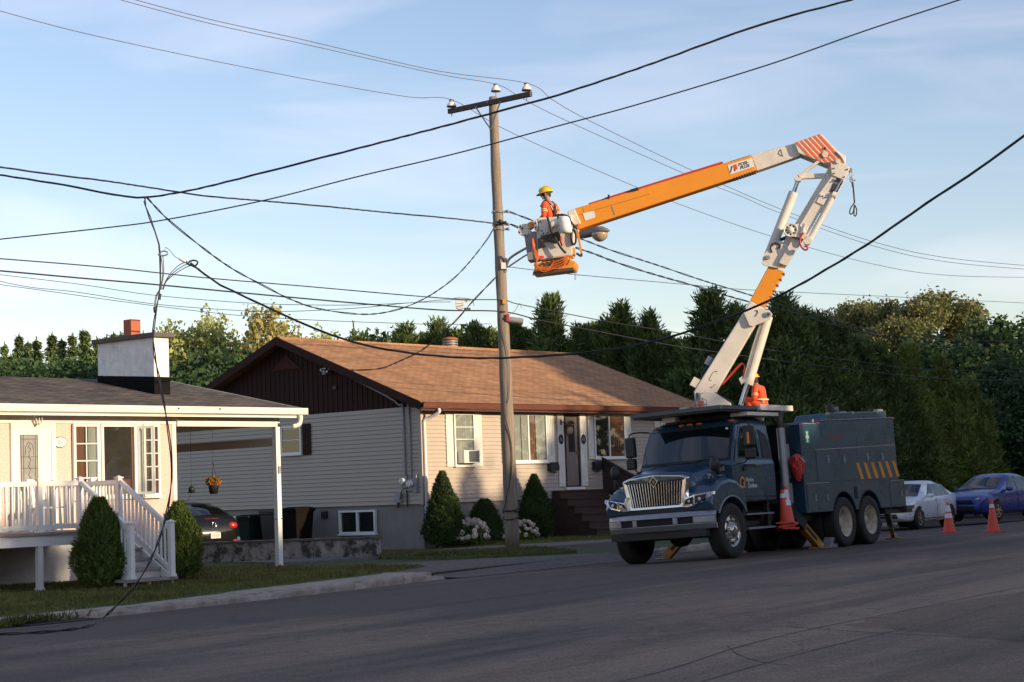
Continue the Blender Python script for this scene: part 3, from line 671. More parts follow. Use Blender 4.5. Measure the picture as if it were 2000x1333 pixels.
mb.use(M['black']).box(-3.35, 0.005, 4.52, -3.2, 0.05, 4.62).cyl((-3.7, .16, 5.02), (-3.3, .14, 4.98), .02)
mb.build('service_bracket', hs)
for (u, z) in ((-0.62, 1.82), (-0.36, 1.74)):
    mb = MB(WG).use(M['greymetal']).box(u - .11, 0.005, z - .2, u + .11, 0.09, z + .14)
    mb.use(M['vinyl']).cyl((u, 0.09, z), (u, 0.20, z), .09).use(M['glass']).sph((u, 0.2, z), (.085, .05, .085), 12, 6)
    mb.build('electric_meter', hs)
mb = MB(WG).use(M['conduit']).box(-0.98, 0.004, 1.24, -0.74, 0.1, 1.5).box(-0.28, 0.01, 1.5, -0.15, 0.09, 1.98); mb.use(M['black']).tube(catmull([(-0.78, .1, 1.3), (-0.7, .12, 1.5), (-0.62, .1, 1.62)], 6), .014)
mb.cyl((-0.9, .05, 1.24), (-0.9, .05, 1.1), .03).cyl((-0.55, .05, 1.56), (-0.55, .05, 1.1), .02); mb.build('utility_box', hs)
# entrance steps
st = thing('entrance_steps', 'dark brown wooden steps up to the bungalow front door', 'steps', H @ Matrix.Translation((5.55, -0.03, 0.06)))
mb = MB().use(M['brownwood']); rise, run = .225, .27
for i in range(6):
    z = 1.35 - i * rise; y1 = -0.35 - i * run; e = .012 * i
    mb.box(-.03 - e, y1 - .03, z - .045, 2.40 + e, y1 + run - .001, z)
mb.box(0.0, -0.35 + run, 1.306, 2.37, -0.03, 1.351); mb.build('tread', st)
mb = MB().use(M['brownwood'])
for i in range(6):
    z = 1.35 - i * rise; y1 = -0.35 - i * run; e = .012 * i; mb.box(.0 - e, y1 + .004 + (.001 * i), -.06, 2.37 + e, -.04 - .003 * i, z - .0455)
mb.build('riser', st)
mb = MB().use(M['brownwood']); mb.prism([(-0.05, 2.28), (-1.75, 1.42), (-1.75, .45), (-0.05, 1.3)], lambda p, t: (2.46 + t, p[0], p[1]), 0, .05); mb.bar((2.485, -0.03, 2.30), (2.485, -1.8, 1.42), .11, .05)
mb.build('railing_panel', st)
# ------------------------------------------------------------------ white house with porch and carport
lh = thing('white_stucco_bungalow', 'cream stucco bungalow with white trim, broad chimney and carport', 'house', L)
LX0, LD, LE = -14.0, 8.0, 3.41
LF = plane_mat((0, 0, 0), (1, 0, 0), (0, -1, 0))
mb = MB().use(M['stucco']).box(LX0, 0, 0.9, 0, .18, 3.12); mb.box(-.18, .181, .9, 0, LD - .19, 3.3); mb.box(LX0, LD - .18, .9, 0, LD, 3.3); mb.build('wall', lh)
mb = MB().use(M['bluewhite']).box(LX0, 0.03, -0.3, -0.02, LD - .03, .899); mb.build('foundation', lh)
mb = MB().use(M['white']).box(LX0, -0.03, 3.07, 0.02, 0.16, 3.30); mb.box(-0.09, -0.02, .9, 0.012, 0.0, 3.07)
mb.build('trim_band', lh)
SL2 = 0.2; YR2 = 4.0; ZR2 = LE + (YR2 + .42) * SL2
def lz(y): return ZR2 - abs(y - YR2) * SL2
XR = 3.2
mb = MB().use(M['roofgrey'])
for sgn in (1, -1):
    ye = -.42 if sgn > 0 else 8.42; ze = lz(ye)
    mb.add([(LX0, ye, ze), (XR, ye, ze), (XR, YR2, ZR2), (LX0, YR2, ZR2), (LX0, ye, ze - .07), (XR, ye, ze - .07), (XR, YR2, ZR2 - .07), (LX0, YR2, ZR2 - .07)],
           [(0, 1, 2, 3), (7, 6, 5, 4), (0, 4, 5, 1), (0, 3, 7, 4), (1, 5, 6, 2)])
lroof = mb.build('roof', lh)
mb = MB().use(M['white']); ze = lz(-.42)
gp = [(-.425, ze - .17), (-.535, ze - .14), (-.56, ze - .03), (-.56, ze - .005), (-.53, ze - .005), (-.52, ze - .1), (-.425, ze - .14)]
mb.prism(gp, lambda p, t: (t, p[0], p[1]), LX0, XR + .06); mb.box(LX0, -.424, ze - .21, XR, -.4, ze - .012)
mb.box(XR + .061, -.555, ze - .15, XR + .075, -.43, ze - .01)
x = -3.9
mb.use(M['black'])
for xx in (-0.35, 0.75): mb.cyl((xx, -.565, ze - .05), (xx, -.545, ze - .05), .02, n=8)
mb.build('gutter', lh)
mb = MB().use(M['white']).box(XR - .02, -.4, ze - .19, XR + .02, YR2, ze - .02)
mb = MB().use(M['white']); mb.add([(XR, -.42, lz(-.42) - .2), (XR, YR2, ZR2 - .2), (XR, YR2, ZR2 + .005), (XR, -.42, lz(-.42) + .005), (XR + .03, -.42, lz(-.42) - .2), (XR + .03, YR2, ZR2 - .2), (XR + .03, YR2, ZR2 + .005), (XR + .03, -.42, lz(-.42) + .005)],
      [(0, 1, 2, 3), (7, 6, 5, 4), (3, 2, 6, 7), (0, 4, 5, 1), (0, 3, 7, 4), (1, 5, 6, 2)]); mb.build('rake_board', lh)
mb = MB().use(M['brownmetal']).box(LX0, -.4, 3.305, XR - .01, -0.031, 3.32); mb.build('soffit', lh)
mb = MB().use(M['white']).tube(catmull([(XR - .1, -.49, ze - .16), (XR - .1, -.49, ze - .26), (XR - .14, -.47, ze - .36), (XR - .26, -.42, ze - .4)], 6), .05, 10); mb.build('downspout', lh)
# carport
mb = MB().use(M['white']).box(0.021, -.06, 3.10, 2.88, .08, 3.30).box(0.013, -.075, 3.02, 2.80, -.005, 3.16)
mb.box(2.76, .081, 3.06, 2.88, 6.6, 3.28); mb.build('carport_beam', lh)
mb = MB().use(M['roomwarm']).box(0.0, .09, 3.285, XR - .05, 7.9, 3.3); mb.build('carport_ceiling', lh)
mb = MB().use(M['vinyl']).box(2.755, -.065, -0.05, 2.875, .055, 3.02); mb.box(2.735, -.085, -.05, 2.895, .075, 0.02)
mb.use(M['black']).cyl((2.73, -.0, 1.02), (2.89, -.08, 1.02), .012).use(M['conduit']).box(2.785, -.095, 2.0, 2.845, -.066, 2.16)
mb.build('carport_post', lh)
mb = MB().use(M['vinyl']).box(2.77, 6.45, -.05, 2.88, 6.56, 3.059); mb.build('carport_post', lh)
mb = MB().use(M['siding']).box(2.79, .062, 2.60, 2.85, 6.44, 2.78); mb.build('carport_rail', lh)
# chimney
cx0, cy0, cw, cl = .70, 1.5, .41, 1.95
mb = MB().use(M['chimney']); mb.box(cx0, cy0, 4.05, cx0 + cw, cy0 + cl, 5.03); ch = mb.build('chimney', lroof)
mb = MB().use(M['tar'])
mb.prism([(cy0 - .012, lz(cy0) - .05), (cy0 - .012, lz(cy0) + .38), (cy0 + cl + .012, lz(cy0 + cl) + .14), (cy0 + cl + .012, lz(cy0 + cl) - .05)], lambda p, t: (t, p[0], p[1]), cx0 - .012, cx0 + cw + .012); mb.build('tar_flashing', lroof)
mb = MB().use(M['cap']).box(cx0 - .1, cy0 - .1, 5.031, cx0 + cw + .1, cy0 + cl + .1, 5.13); mb.build('chimney_cap', lroof, bevel=.015)
mb = MB().use(M['clay']); q = (cx0 + .07, cy0 + .85)
mb.box(q[0], q[1], 5.131, q[0] + .26, q[1] + .26, 5.50).use(M['dark']).box(q[0] + .03, q[1] + .03, 5.501, q[0] + .23, q[1] + .23, 5.503); mb.build('flue', lroof, bevel=.02)
# door
mb = MB(LF).use(M['white']).box(-4.02, 0.001, 1.0, -3.90, .05, 3.068).box(-3.26, .001, 1.0, -3.0, .03, 3.068).box(-3.899, .001, 3.0, -3.261, .049, 3.068).box(-3.10, .031, 1.0, -3.0, .05, 3.068)
mb.box(-3.9, .001, 1.0, -3.261, .03, 2.999)
mb.use(M['vinyl']).box(-3.86, .031, 1.06, -3.30, .042, 1.62)
d2 = mb.build('door', lh)
mb = MB(LF).use(M['leadglass']).box(-3.80, .031, 1.78, -3.42, .044, 2.84); mb.use(M['lead'])
for a in (-3.80, -3.745, -3.475, -3.42): mb.box(a - .006, .045, 1.78, a + .006, .05, 2.84)
for b in (1.78, 1.84, 2.2, 2.42, 2.76, 2.84): mb.box(-3.8, .0455, b - .006, -3.42, .0495, b + .006)
mb.tube(catmull([(-3.70, .047, 2.45), (-3.69, .047, 2.62), (-3.61, .047, 2.70), (-3.53, .047, 2.62), (-3.52, .047, 2.45)], 6), .006, 5)
for b in (1.95, 2.12, 2.3, 2.5): mb.tube(catmull([(-3.63, .047, b), (-3.585, .047, b + .06), (-3.635, .047, b + .12), (-3.60, .047, b + .17)], 5), .007, 5)
mb.build('door_glass', d2)
MB(LF).use(M['brass']).cyl((-3.345, .031, 1.93), (-3.345, .045, 1.93), .045).sph((-3.345, .08, 1.92), .032, 10, 6).build('handle', d2)
mb = MB(LF).use(M['white']).box(-3.53, .034, 3.16, -3.45, .05, 3.30).bar((-3.49, .05, 3.25), (-3.49, .15, 3.28), .025, .025).lathe([(0, 3.32), (.03, 3.3), (.085, 3.25)], (-3.46, .16, 0), n=8).lathe([(.05, 3.06), (.02, 3.03), (0, 3.0)], (-3.46, .16, 0), n=8)
for k in range(6): a = k * math.pi / 3; mb.bar((-3.46 + .08 * math.cos(a), .16 + .08 * math.sin(a), 3.25), (-3.46 + .05 * math.cos(a), .16 + .05 * math.sin(a), 3.06), .012, .012)
mb.use(M['glass']).lathe([(.078, 3.25), (.046, 3.06)], (-3.46, .16, 0), n=6, smooth=False); mb.build('wall_lamp', lh)
# oval number plaque
el = [(-2.875 + .145 * math.cos(a), 2.70 + .095 * math.sin(a)) for a in np.linspace(0, 2 * math.pi, 28, endpoint=False)]
el2 = [(-2.875 + .158 * math.cos(a), 2.70 + .108 * math.sin(a)) for a in np.linspace(0, 2 * math.pi, 28, endpoint=False)]
mb = MB(LF).use(M['black']).prism(el2, lambda p, t: (p[0], t, p[1]), .002, .018).use(M['sign']).prism(el, lambda p, t: (p[0], t, p[1]), .019, .026)
pq = mb.build('number_plaque', lh)
text('85', .13, (-2.95, -.028, 2.655), (1, 0, 0), (0, 0, 1), M['conduit'], pq, 'house_number')
# three-part window: gridded casement, picture pane, gridded casement
window(lh, LF, -2.60, -1.98, 1.60, 3.06, [(0, 1, 2, 4)], curtain=[(0, .45, 0, 1, 'redcurtain'), (.62, 1, 0, 1, 'curtain')], back='roomwarm', proud=.06)
window(lh, LF, -1.93, -1.06, 1.60, 3.06, [(0, 1, 1, 1)], curtain=[(.0, .06, 0, 1, 'curtain'), (.93, 1.0, 0, 1, 'redcurtain'), (.25, .9, 0, .22, 'redcurtain')], back='roomwarm', proud=.06)
window(lh, LF, -.88, -.46, 1.60, 3.06, [(0, 1, 2, 5)], curtain=[(.0, .3, 0, 1, 'redcurtain'), (.7, 1, 0, 1, 'redcurtain')], back='roomwarm', proud=.06)
for a_, b_ in ((-1.057, -.883), (-1.977, -1.933)): MB(LF).use(M['white']).box(a_, .003, 1.54, b_, .05, 3.068).build('window_mullion', lh)
# the open casement sash of the middle window
mb = MB(LF @ Matrix.Translation((-1.03, .06, 0)) @ Matrix.Rotation(R(62), 4, 'Z')).use(M['vinyl'])
mb.box(0, 0, 1.64, .05, .03, 3.02).box(.33, 0, 1.64, .38, .03, 3.02).box(.05, .001, 1.64, .33, .029, 1.69).box(.05, .001, 2.97, .33, .029, 3.02).use(M['glass']).box(.05, .012, 1.69, .33, .016, 2.97)
mb.build('casement_sash', lh)

# ------------------------------------------------------------------ porch: deck, railings and stairs
po = thing('front_porch', 'raised white porch deck with railings and stairs down to the lawn', 'porch', L)
PX0, PX1, PY, PZ = -9.2, -3.06, -2.5, 1.0
mb = MB().use(M['deck']); y = PY - .02
while y < -.04:
    mb.box(PX0, y, PZ - .035, PX1, min(y + .137, -.035), PZ); y += .142
mb.build('deck', po)
mb = MB().use(M['vinyl']).box(PX0, PY + .02, PZ - .24, PX1 - .03, PY + .06, PZ - .036).box(PX1 - .07, PY + .061, PZ - .24, PX1 - .03, -.05, PZ - .036); mb.use(M['deck']).box(PX0, PY - .035, PZ - .045, PX1, PY - .021, PZ - .002)
mb.build('fascia', po)
def post(name, x, y, z0, z1, w=.095):
    mb = MB().use(M['vinyl']).box(x - w / 2, y - w / 2, z0, x + w / 2, y + w / 2, z1)
    mb.box(x - w / 2 - .018, y - w / 2 - .018, z1, x + w / 2 + .018, y + w / 2 + .018, z1 + .022)
    mb.add([(x - w / 2, y - w / 2, z1 + .0225), (x + w / 2, y - w / 2, z1 + .0225), (x + w / 2, y + w / 2, z1 + .0225), (x - w / 2, y + w / 2, z1 + .0225), (x, y, z1 + .055)], [(0, 1, 4), (1, 2, 4), (2, 3, 4), (3, 0, 4)])
    mb.box(x - w / 2 - .015, y - w / 2 - .015, z0, x + w / 2 + .015, y + w / 2 + .015, z0 + .05)
    return mb.build(name, po)
def railing(p, q, h=.86, gap=.12, z_off=.09):
    p = Vector(p); q = Vector(q); d = q - p; n = max(2, int(Vector((d.x, d.y)).length / gap)); mb = MB().use(M['vinyl'])
    mb.bar(p + Vector((0, 0, h)), q + Vector((0, 0, h)), .062, .085); mb.bar(p + Vector((0, 0, z_off)), q + Vector((0, 0, z_off)), .05, .08)
    for i in range(1, n):
        a = p.lerp(q, i / n); mb.box(a.x - .017, a.y - .017, a.z + z_off + .035, a.x + .017, a.y + .017, a.z + h - .04)
    return mb.build('railing', po)
yF = PY + .05
posts = [(-8.9, yF), (-7.0, yF), (-5.12, yF), (-4.24, yF), (-3.37, yF), (-3.11, -1.3), (-3.11, -.12), (-4.0, -.12), (-5.9, -.12)]
for (x, y) in posts[:7]: post('post', x, y, PZ, PZ + .93)
for (x, y) in ((-8.9, yF + .02), (-5.12, yF + .02), (-3.2, yF + .1), (-7.0, -0.3)): post('deck_leg', x, y, -.02, PZ - .245, .10)
railing((-8.84, yF, PZ), (-7.06, yF, PZ)); railing((-6.94, yF, PZ), (-5.18, yF, PZ)); railing((-5.06, yF, PZ), (-4.30, yF, PZ))
railing((-3.33, yF + .05, PZ), (-3.13, -1.36, PZ)); railing((-3.11, -1.24, PZ), (-3.11, -.18, PZ))
# stairs towards the lawn
nst = 5; y0, y1 = PY - .02, -4.12
xa0, xb0, xa1, xb1 = -4.24, -3.37, -4.43, -3.54
mb = MB().use(M['deck']); mr = MB().use(M['bluewhite'])
for i in range(1, nst + 1):
    f = i / nst; y = y0 + (y1 - y0) * (i - 1) / nst; yb = y0 + (y1 - y0) * i / nst; z = PZ - (PZ - .14) * i / nst; a = xa0 + (xa1 - xa0) * f; b = xb0 + (xb1 - xb0) * f
    e = .1 if i == nst else 0
    mb.box(a - .02 - e, yb - .03, z - .05, b + .02 + e, y + .0, z)
    if i < nst: mr.box(a + .03, yb + .005, z - .19, b - .03, yb + .02, z - .051)
mb.build('tread', po); mr.build('riser', po)
for (xt, xb) in ((xa0, xa1), (xb0, xb1)):
    post('stair_post', xb, y1 - .0, .141, 1.10); railing((xt, yF - .06, PZ), (xb, y1 + .06, .16), h=.86, z_off=.13)
    mb = MB().use(M['vinyl']).bar((xt + .0, PY - .04, PZ - .15), (xb + .0, y1 + .1, .14), .035, .15); mb.build('stringer', po)
mb = MB().use(M['vinyl'])
for xx in (-4.5, -3.98, -3.47): mb.box(xx - .02, y1 + .06, -.0, xx + .02, y1 + .1, .089)
mb.build('stair_foot', po)
ck = thing('porch_chair', 'white chair standing on the porch behind the railing', 'chair', L @ Matrix.Translation((-3.75, -.75, PZ)))
mb = MB().use(M['vinyl'])
for a in (-.2, .2):
    for b in (-.2, .2): mb.bar((a, b, 0), (a * .9, b * .9, .42), .035, .035)
mb.build('leg', ck); MB().use(M['vinyl']).box(-.24, -.24, .42, .24, .24, .45).build('seat', ck)
mb = MB().use(M['vinyl'])
for k in range(6): mb.bar((-.2 + k * .08, .22, .45), (-.2 + k * .08, .30, .95), .05, .02, (0, 1, 0))
mb.bar((-.23, .3, .95), (.23, .3, .95), .05, .06); mb.build('backrest', ck)
# ------------------------------------------------------------------ low concrete wall along the drive
wA = on_z(384, 1094, 0); wB = on_z(733, 1087, 0); dv = (wB - wA); ang = math.degrees(math.atan2(dv.y, dv.x))
cwl = thing('low_concrete_wall', 'low weathered concrete wall beside the driveway behind the carport post', 'wall', frame(wA, ang))
ln = dv.length; mb = MB().use(M['oldwall']); top = []; n = 40; rg = []
for i in range(n + 1):
    x = -3 + (ln + 3) * i / n; h = .40 + .06 * i / n + .012 * math.sin(i * 2.3)
    rg.append([(x, -.01 * math.sin(i * 1.3), -.1), (x, .012 * math.sin(i * 1.9), h - .05), (x, 0, h - .045), (x, .30, h - .045), (x, .30, -.1)])
mb.rings(rg, smooth=False); mb.build('wall_body', cwl)
mb = MB().use(M['cap']); rg = []
for i in range(n + 1):
    x = -3.03 + (ln + 3.06) * i / n; h = .40 + .06 * i / n + .006 * math.sin(i * 2.3)
    rg.append([(x, -.03, h - .044), (x, -.03, h), (x, .0, h + .014), (x, .31, h + .014), (x, .33, h), (x, .33, h - .044)])
mb.rings(rg, smooth=False); mb.build('coping', cwl)
# ------------------------------------------------------------------ utility pole
PB = on_z(1001, 1072, 0.03); PB.z = 0.0
PT = at_depth(963, 190, PB.y)
pole = thing('utility_pole', 'tall weathered wooden utility pole with a crossarm and three insulators', 'utility pole', Matrix.Translation(PB))
PI = Matrix.Translation(PB).inverted(); ax = PT - PB
def pw(z):  # point on the pole axis at height z above its base
    return PB + ax * (z / ax.z)
mb = MB(PI).use(M['wood']); n = 26; rg = []
for i in range(n + 1):
    f = i / n; c = PB + ax * f + Vector((.035 * math.sin(f * 5), 0, 0)) * f * (1 - f) * 2; r = .178 - .070 * f + .006 * math.sin(i * 2.1)
    rg.append([c + Vector((r * math.cos(2 * math.pi * j / 20) * (1 + .03 * math.sin(j * 3 + i * .4)), r * math.sin(2 * math.pi * j / 20), 0)) for j in range(20)])
mb.rings(rg); mb.build('shaft', pole)
nd = Vector((-.766, .643, 0)); sdv = Vector((.643, .766, 0))
ac = pw(ax.z - .17) - sdv * .16
mb = MB(PI).use(M['armwood']).bar(ac + nd * 1.36, ac - nd * 1.36, .10, .125); mb.build('crossarm', pole, bevel=.008)
mb = MB(PI).use(M['greymetal'])
for s_ in (1, -1): mb.bar(ac + nd * .42 * s_ + sdv * -.055 + Vector((0, 0, -.03)), pw(ax.z - .84) - sdv * .14, .035, .012, up=(.643, .766, 0))
mb.cyl(ac - sdv * .1, ac + sdv * .3, .012); mb.build('brace', pole)
INS = [ac + nd * 1.26 + Vector((0, 0, .10)), pw(ax.z) + Vector((.075, -.02, .13)), ac - nd * 1.22 + Vector((0, 0, .10))]
for k, p in enumerate(INS):
    mb = MB(PI).use(M['porcelain']).lathe([(0.0, .17), (.05, .165), (.06, .145), (.045, .13), (.08, .11), (.115, .06), (.125, .02)], p, n=18)
    mb.use(M['porcdark']).lathe([(.125, .02), (.12, .0), (.07, -.005), (0, -.005)], p, n=18).lathe([(.0, .20), (.055, .195), (.062, .16), (.05, .15)], p, n=14)
    o = mb.build('insulator', pole)
    mb = MB(PI).use(M['greymetal']).cyl(p - Vector((0, 0, .32 if k == 1 else .24)), p, .013)
    if k == 1: mb.bar(p - Vector((0.03, 0, .42)), p - Vector((0, 0, .18)), .03, .012)
    mb.build('insulator_pin', o)
# fittings on the shaft
mb = MB(PI).use(M['greymetal'])
for z, s_ in ((8.37, 1), (8.05, 1), (7.93, -1)):
    c = pw(z); mb.cyl(c - sdv * .16 + Vector((.02, 0, 0)), c - sdv * .3 + Vector((.1, 0, 0)), .02).cyl(c + Vector((.14, -.06, .0)), c + Vector((.26, -.07, 0)), .03).sph(c + Vector((.24, -.08, 0)), .045, 8, 5)
    mb.tube([c + Vector((.16 * math.cos(a), .16 * math.sin(a), .02 * math.sin(a * 2))) for a in np.linspace(0, 2 * math.pi, 18)], .009, 5)
mb.use(M['black']).cyl(pw(8.03) + Vector((-.1, -.17, .02)), pw(8.05) + Vector((.2, -.2, .03)), .035).sph(pw(8.05) + Vector((.05, -.2, .05)), .06, 8, 5)
mb.build('cable_clamp', pole)
mb = MB(PI).use(M['strap'])
for z, kx in ((1.0, .05), (.92, -.04), (.80, .06)):
    c = pw(z); mb.tube([c + Vector((.205 * math.cos(a), .205 * math.sin(a), kx * math.sin(a + .4))) for a in np.linspace(0, 2 * math.pi, 20)], .013, 5)
hel = []
for i in range(40):
    f = i / 39; z = 1.0 + f * 2.6; a = -2.6 + 1.5 * math.sin(f * 3.0) ; c = pw(z); hel.append(c + Vector((.19 * math.cos(a), .19 * math.sin(a), 0)))
mb.tube(hel, .011, 5); mb.build('cable_wrap', pole)
mb = MB(PI).use(M['porcelain'])
c = pw(7.0); mb.box(c.x + .02, c.y - .22, c.z - .08, c.x + .14, c.y - .16, c.z + .08).use(M['wire'])
pts = [pw(z) + Vector((.02 + .1 * math.sin(z * 1.8), -.172, 0)) for z in np.linspace(3.6, 7.0, 30)]
mb.tube(pts, .008, 5); mb.build('ground_wire', pole)
mb = MB(PI).use(M['yellow'])
for z in (6.1,):
    c = pw(z); mb.box(c.x + .02, c.y - .2, c.z - .05, c.x + .1, c.y - .15, c.z + .07)
mb.use(M['redlens']); c = pw(5.72); mb.box(c.x + .1, c.y - .19, c.z - .1, c.x + .17, c.y - .14, c.z + .08); mb.build('pole_tag', pole)

# street lamp on its bracket arm
lb = pw(6.75); LD_ = Vector((.766, -.643, 0))
lamp = thing('street_lamp', 'grey cobra head street lamp on a bracket arm reaching over the road', 'street lamp', Matrix.Translation(lb)); LI = Matrix.Translation(lb).inverted()
mb = MB(LI).use(M['galv']); arm = catmull([lb + LD_ * .2 + Vector((0, 0, .15)), lb + LD_ * .22 + Vector((0, 0, .30)), lb + LD_ * .4 + Vector((0, 0, .47)), lb + LD_ * 1.1 + Vector((0, 0, .68)), lb + LD_ * 1.9 + Vector((0, 0, .76)), lb + LD_ * 2.45 + Vector((0, 0, .75))], 8)
mb.tube(arm, .032, 8); mb.tube([lb + LD_ * .2 + Vector((0, 0, .2)), lb + LD_ * .75 + Vector((0, 0, .42)), lb + LD_ * 1.1 + Vector((0, 0, .53))], .02, 6).bar(lb + LD_ * 1.08 + Vector((0, 0, .52)), lb + LD_ * 1.0 + Vector((0, 0, .66)), .03, .03)
mb.bar(lb + LD_ * .16 + Vector((0, 0, .1)), lb + LD_ * .19 + Vector((0, 0, .45)), .08, .03); mb.build('bracket_arm', lamp)
hp = lb + LD_ * 2.42 + Vector((0, 0, .75)); sd_ = Vector((.643, .766, 0)); rg = []
for (a, wz, up_, dn) in ((0, .05, .04, .05), (.06, .09, .085, .085), (.25, .105, .10, .10), (.42, .12, .125, .09), (.6, .15, .15, .06), (.8, .15, .13, .03), (.93, .10, .07, .02), (1.0, .02, .015, .0)):
    c = hp + LD_ * a; rg.append([c + sd_ * (wz * math.cos(t)) + Vector((0, 0, (up_ if math.sin(t) > 0 else dn) * math.sin(t))) for t in np.linspace(0, 2 * math.pi, 16, endpoint=False)])
MB(LI).use(M['lampgrey']).rings(rg).build('lamp_head', lamp)
MB(LI).use(M['lens']).sph(hp + LD_ * .71 + Vector((0, 0, -.04)), (.2, .2, .19), 18, 8, a0=-90, a1=5).build('lens', lamp)
mb = MB(LI).use(M['greymetal']).cyl(hp + LD_ * .3 + Vector((0, 0, .1)), hp + LD_ * .3 + Vector((0, 0, .19)), .05); mb.build('photocell', lamp)

# ------------------------------------------------------------------ wires and cables
def wire_plane(pts, a, b):
    """3-D points on the vertical plane through plan points a and b that project on the listed picture points"""
    a = Vector((a[0], a[1], 0)); b = Vector((b[0], b[1], 0)); nn = Vector((-(b - a).y, (b - a).x, 0)).normalized(); res = []
    for (x, y) in pts:
        d = ray(x, y); t = (a - EYE).dot(nn) / d.dot(nn); res.append(EYE + d * t)
    return res
def cable(name, label, P, r, mat, strands=1, pitch=1.1, group=None, cat='cable', n=14, off=None):
    C = catmull(P, n); o0 = C[len(C) // 2].copy(); mb = MB(Matrix.Translation(-o0)).use(mat)
    if strands == 1:
        mb.tube(C, r, 5)
    else:
        # resample and twist
        ln = [0]
        for i in range(1, len(C)): ln.append(ln[-1] + (C[i] - C[i - 1]).length)
        step = pitch / 7; k = max(4, int(ln[-1] / step)); Q = []; j = 0
        for i in range(k + 1):
            s_ = ln[-1] * i / k
            while j < len(ln) - 2 and ln[j + 1] < s_: j += 1
            f = (s_ - ln[j]) / max(1e-6, ln[j + 1] - ln[j]); Q.append(C[j].lerp(C[j + 1], f))
        for q in range(strands):
            T = []
            for i, p in enumerate(Q):
                t = (Q[min(i + 1, k)] - Q[max(i - 1, 0)]).normalized(); u = t.cross(Vector((0, 0, 1)))
                u = u.normalized() if u.length > .05 else Vector((1, 0, 0)); v = u.cross(t); a = 2 * math.pi * (q / strands + i / 7.0 + .25 * math.sin(i * .37)); rr = r * (1.25 if off is None else off)
                T.append(p + (u * math.cos(a) + v * math.sin(a)) * rr)
            mb.tube(T, r, 5)
    ob = mb.build(name, None, fix=False); ob.location = o0
    return tag(ob, label, cat, group)
sv = (.643, .766)
def through(p, d=sv): return (p.x, p.y), (p.x + d[0], p.y + d[1])
GH = 'bare conductors on the crossarm'
top = [p + Vector((0, 0, .19)) for p in INS]
def hv(name, label, ins, left, right):
    a, b = through(ins); P = wire_plane(left, a, b) + [ins] + wire_plane(right, a, b)
    cable(name, label, P, .0085, M['wire'], group=GH, cat='wire')
hv('bare_wire', 'bare thin wire on the lowest left crossarm insulator', top[0], [(-60, 5), (150, 62), (400, 116), (640, 163), (800, 190)], [(974, 247), (1080, 296), (1243, 366), (1304, 391), (1500, 460), (1700, 515), (1850, 538), (2060, 543)])
hv('bare_wire', 'bare thin wire on the pole top middle insulator', top[1], [(180, -15), (400, 44), (600, 88), (850, 144)], [(1016, 190), (1095, 231), (1340, 341), (1448, 384), (1520, 415), (1700, 479), (1850, 512), (2060, 531)])
hv('bare_wire', 'bare thin wire on the right end crossarm insulator', top[2], [(190, -20), (400, 36), (600, 80), (850, 138)], [(1080, 196), (1149, 235), (1340, 328), (1520, 407), (1700, 471), (1850, 504), (2060, 524)])
# nearer lines crossing the whole picture
A, B2 = (-8.2, 29.5), (7.8, 25.5)
C4 = wire_plane([(1720, -18), (1655, 2), (1520, 38), (1400, 78), (1300, 115), (1200, 150), (1080, 189), (984, 215), (870, 246), (700, 290), (520, 336), (400, 366), (340, 378), (283, 386), (230, 382), (120, 361), (-60, 333)], A, B2)
cable('twisted_service_cable', 'thick black twisted cable rising to the top right, holding the broken drop line', C4, .0085, M['cable'], 3, 1.5)
C5 = wire_plane([(1930, -18), (1700, 57), (1500, 127), (1250, 203), (1080, 249), (891, 300), (700, 345), (519, 391), (326, 429), (200, 446), (-60, 474)], (-8.6, 31), (8.2, 27))
cable('black_line', 'single smooth black line running below the thick twisted cable', C5, .0115, M['cable'])
HK = C4[13]
S6 = at_depth(372, 514, 28.6)
C6 = [S6] + [at_depth(x, y, Y) for x, y, Y in [(420, 551, 28.5), (470, 576, 28.3), (560, 618, 28), (650, 656, 27.6), (720, 676, 27.3), (800, 690, 27), (900, 699, 26.6), (1000, 699, 26.2), (1150, 689, 25.6), (1250, 673, 25.2), (1330, 652, 25), (1460, 606, 24.4), (1530, 574, 24.2), (1600, 535, 23.9), (1700, 474, 23.5), (1800, 404, 23.2), (1900, 338, 22.8), (2060, 222, 22.3)]]
cable('sagging_cable', 'heavy black cable sagging low across the brown roof and up to the right edge', C6, .0085, M['cable'], 3, 2.2)
C7 = [HK + Vector((.03, 0, 0))] + [at_depth(x, y, Y + 2.9 * (x / 950) ** 2) for x, y, Y in [(328, 429, 29.5), (393, 482, 30.5), (450, 523, 31.5), (510, 556, 32.4), (570, 586, 33.4), (625, 604, 34.3), (700, 614, 35.5), (750, 611, 36.4), (800, 597, 37.3), (850, 571, 38.4), (900, 531, 40), (950, 470, 42)]] + [pw(8.0) + Vector((-.1, -.18, 0))]
cable('slack_cable', 'slack black cable drooping from the drop line hook to the pole', C7, .0085, M['cable'], 2, 1.3)
p8 = pw(8.05) + Vector((0, -.2, 0))
C8 = [at_depth(x, y, Y + 2.9 * x / 950) for x, y, Y in [(-60, 318, 33), (100, 341, 34), (200, 353, 34.8), (300, 368, 35.8), (400, 383, 36.8), (515, 393, 38), (640, 404, 39.4), (760, 416, 40.8), (880, 427, 42)]] + [p8]
cable('twisted_pole_cable', 'black twisted cable from the left edge to the upper pole clamp', C8, .009, M['cable'], 3, 1.6)
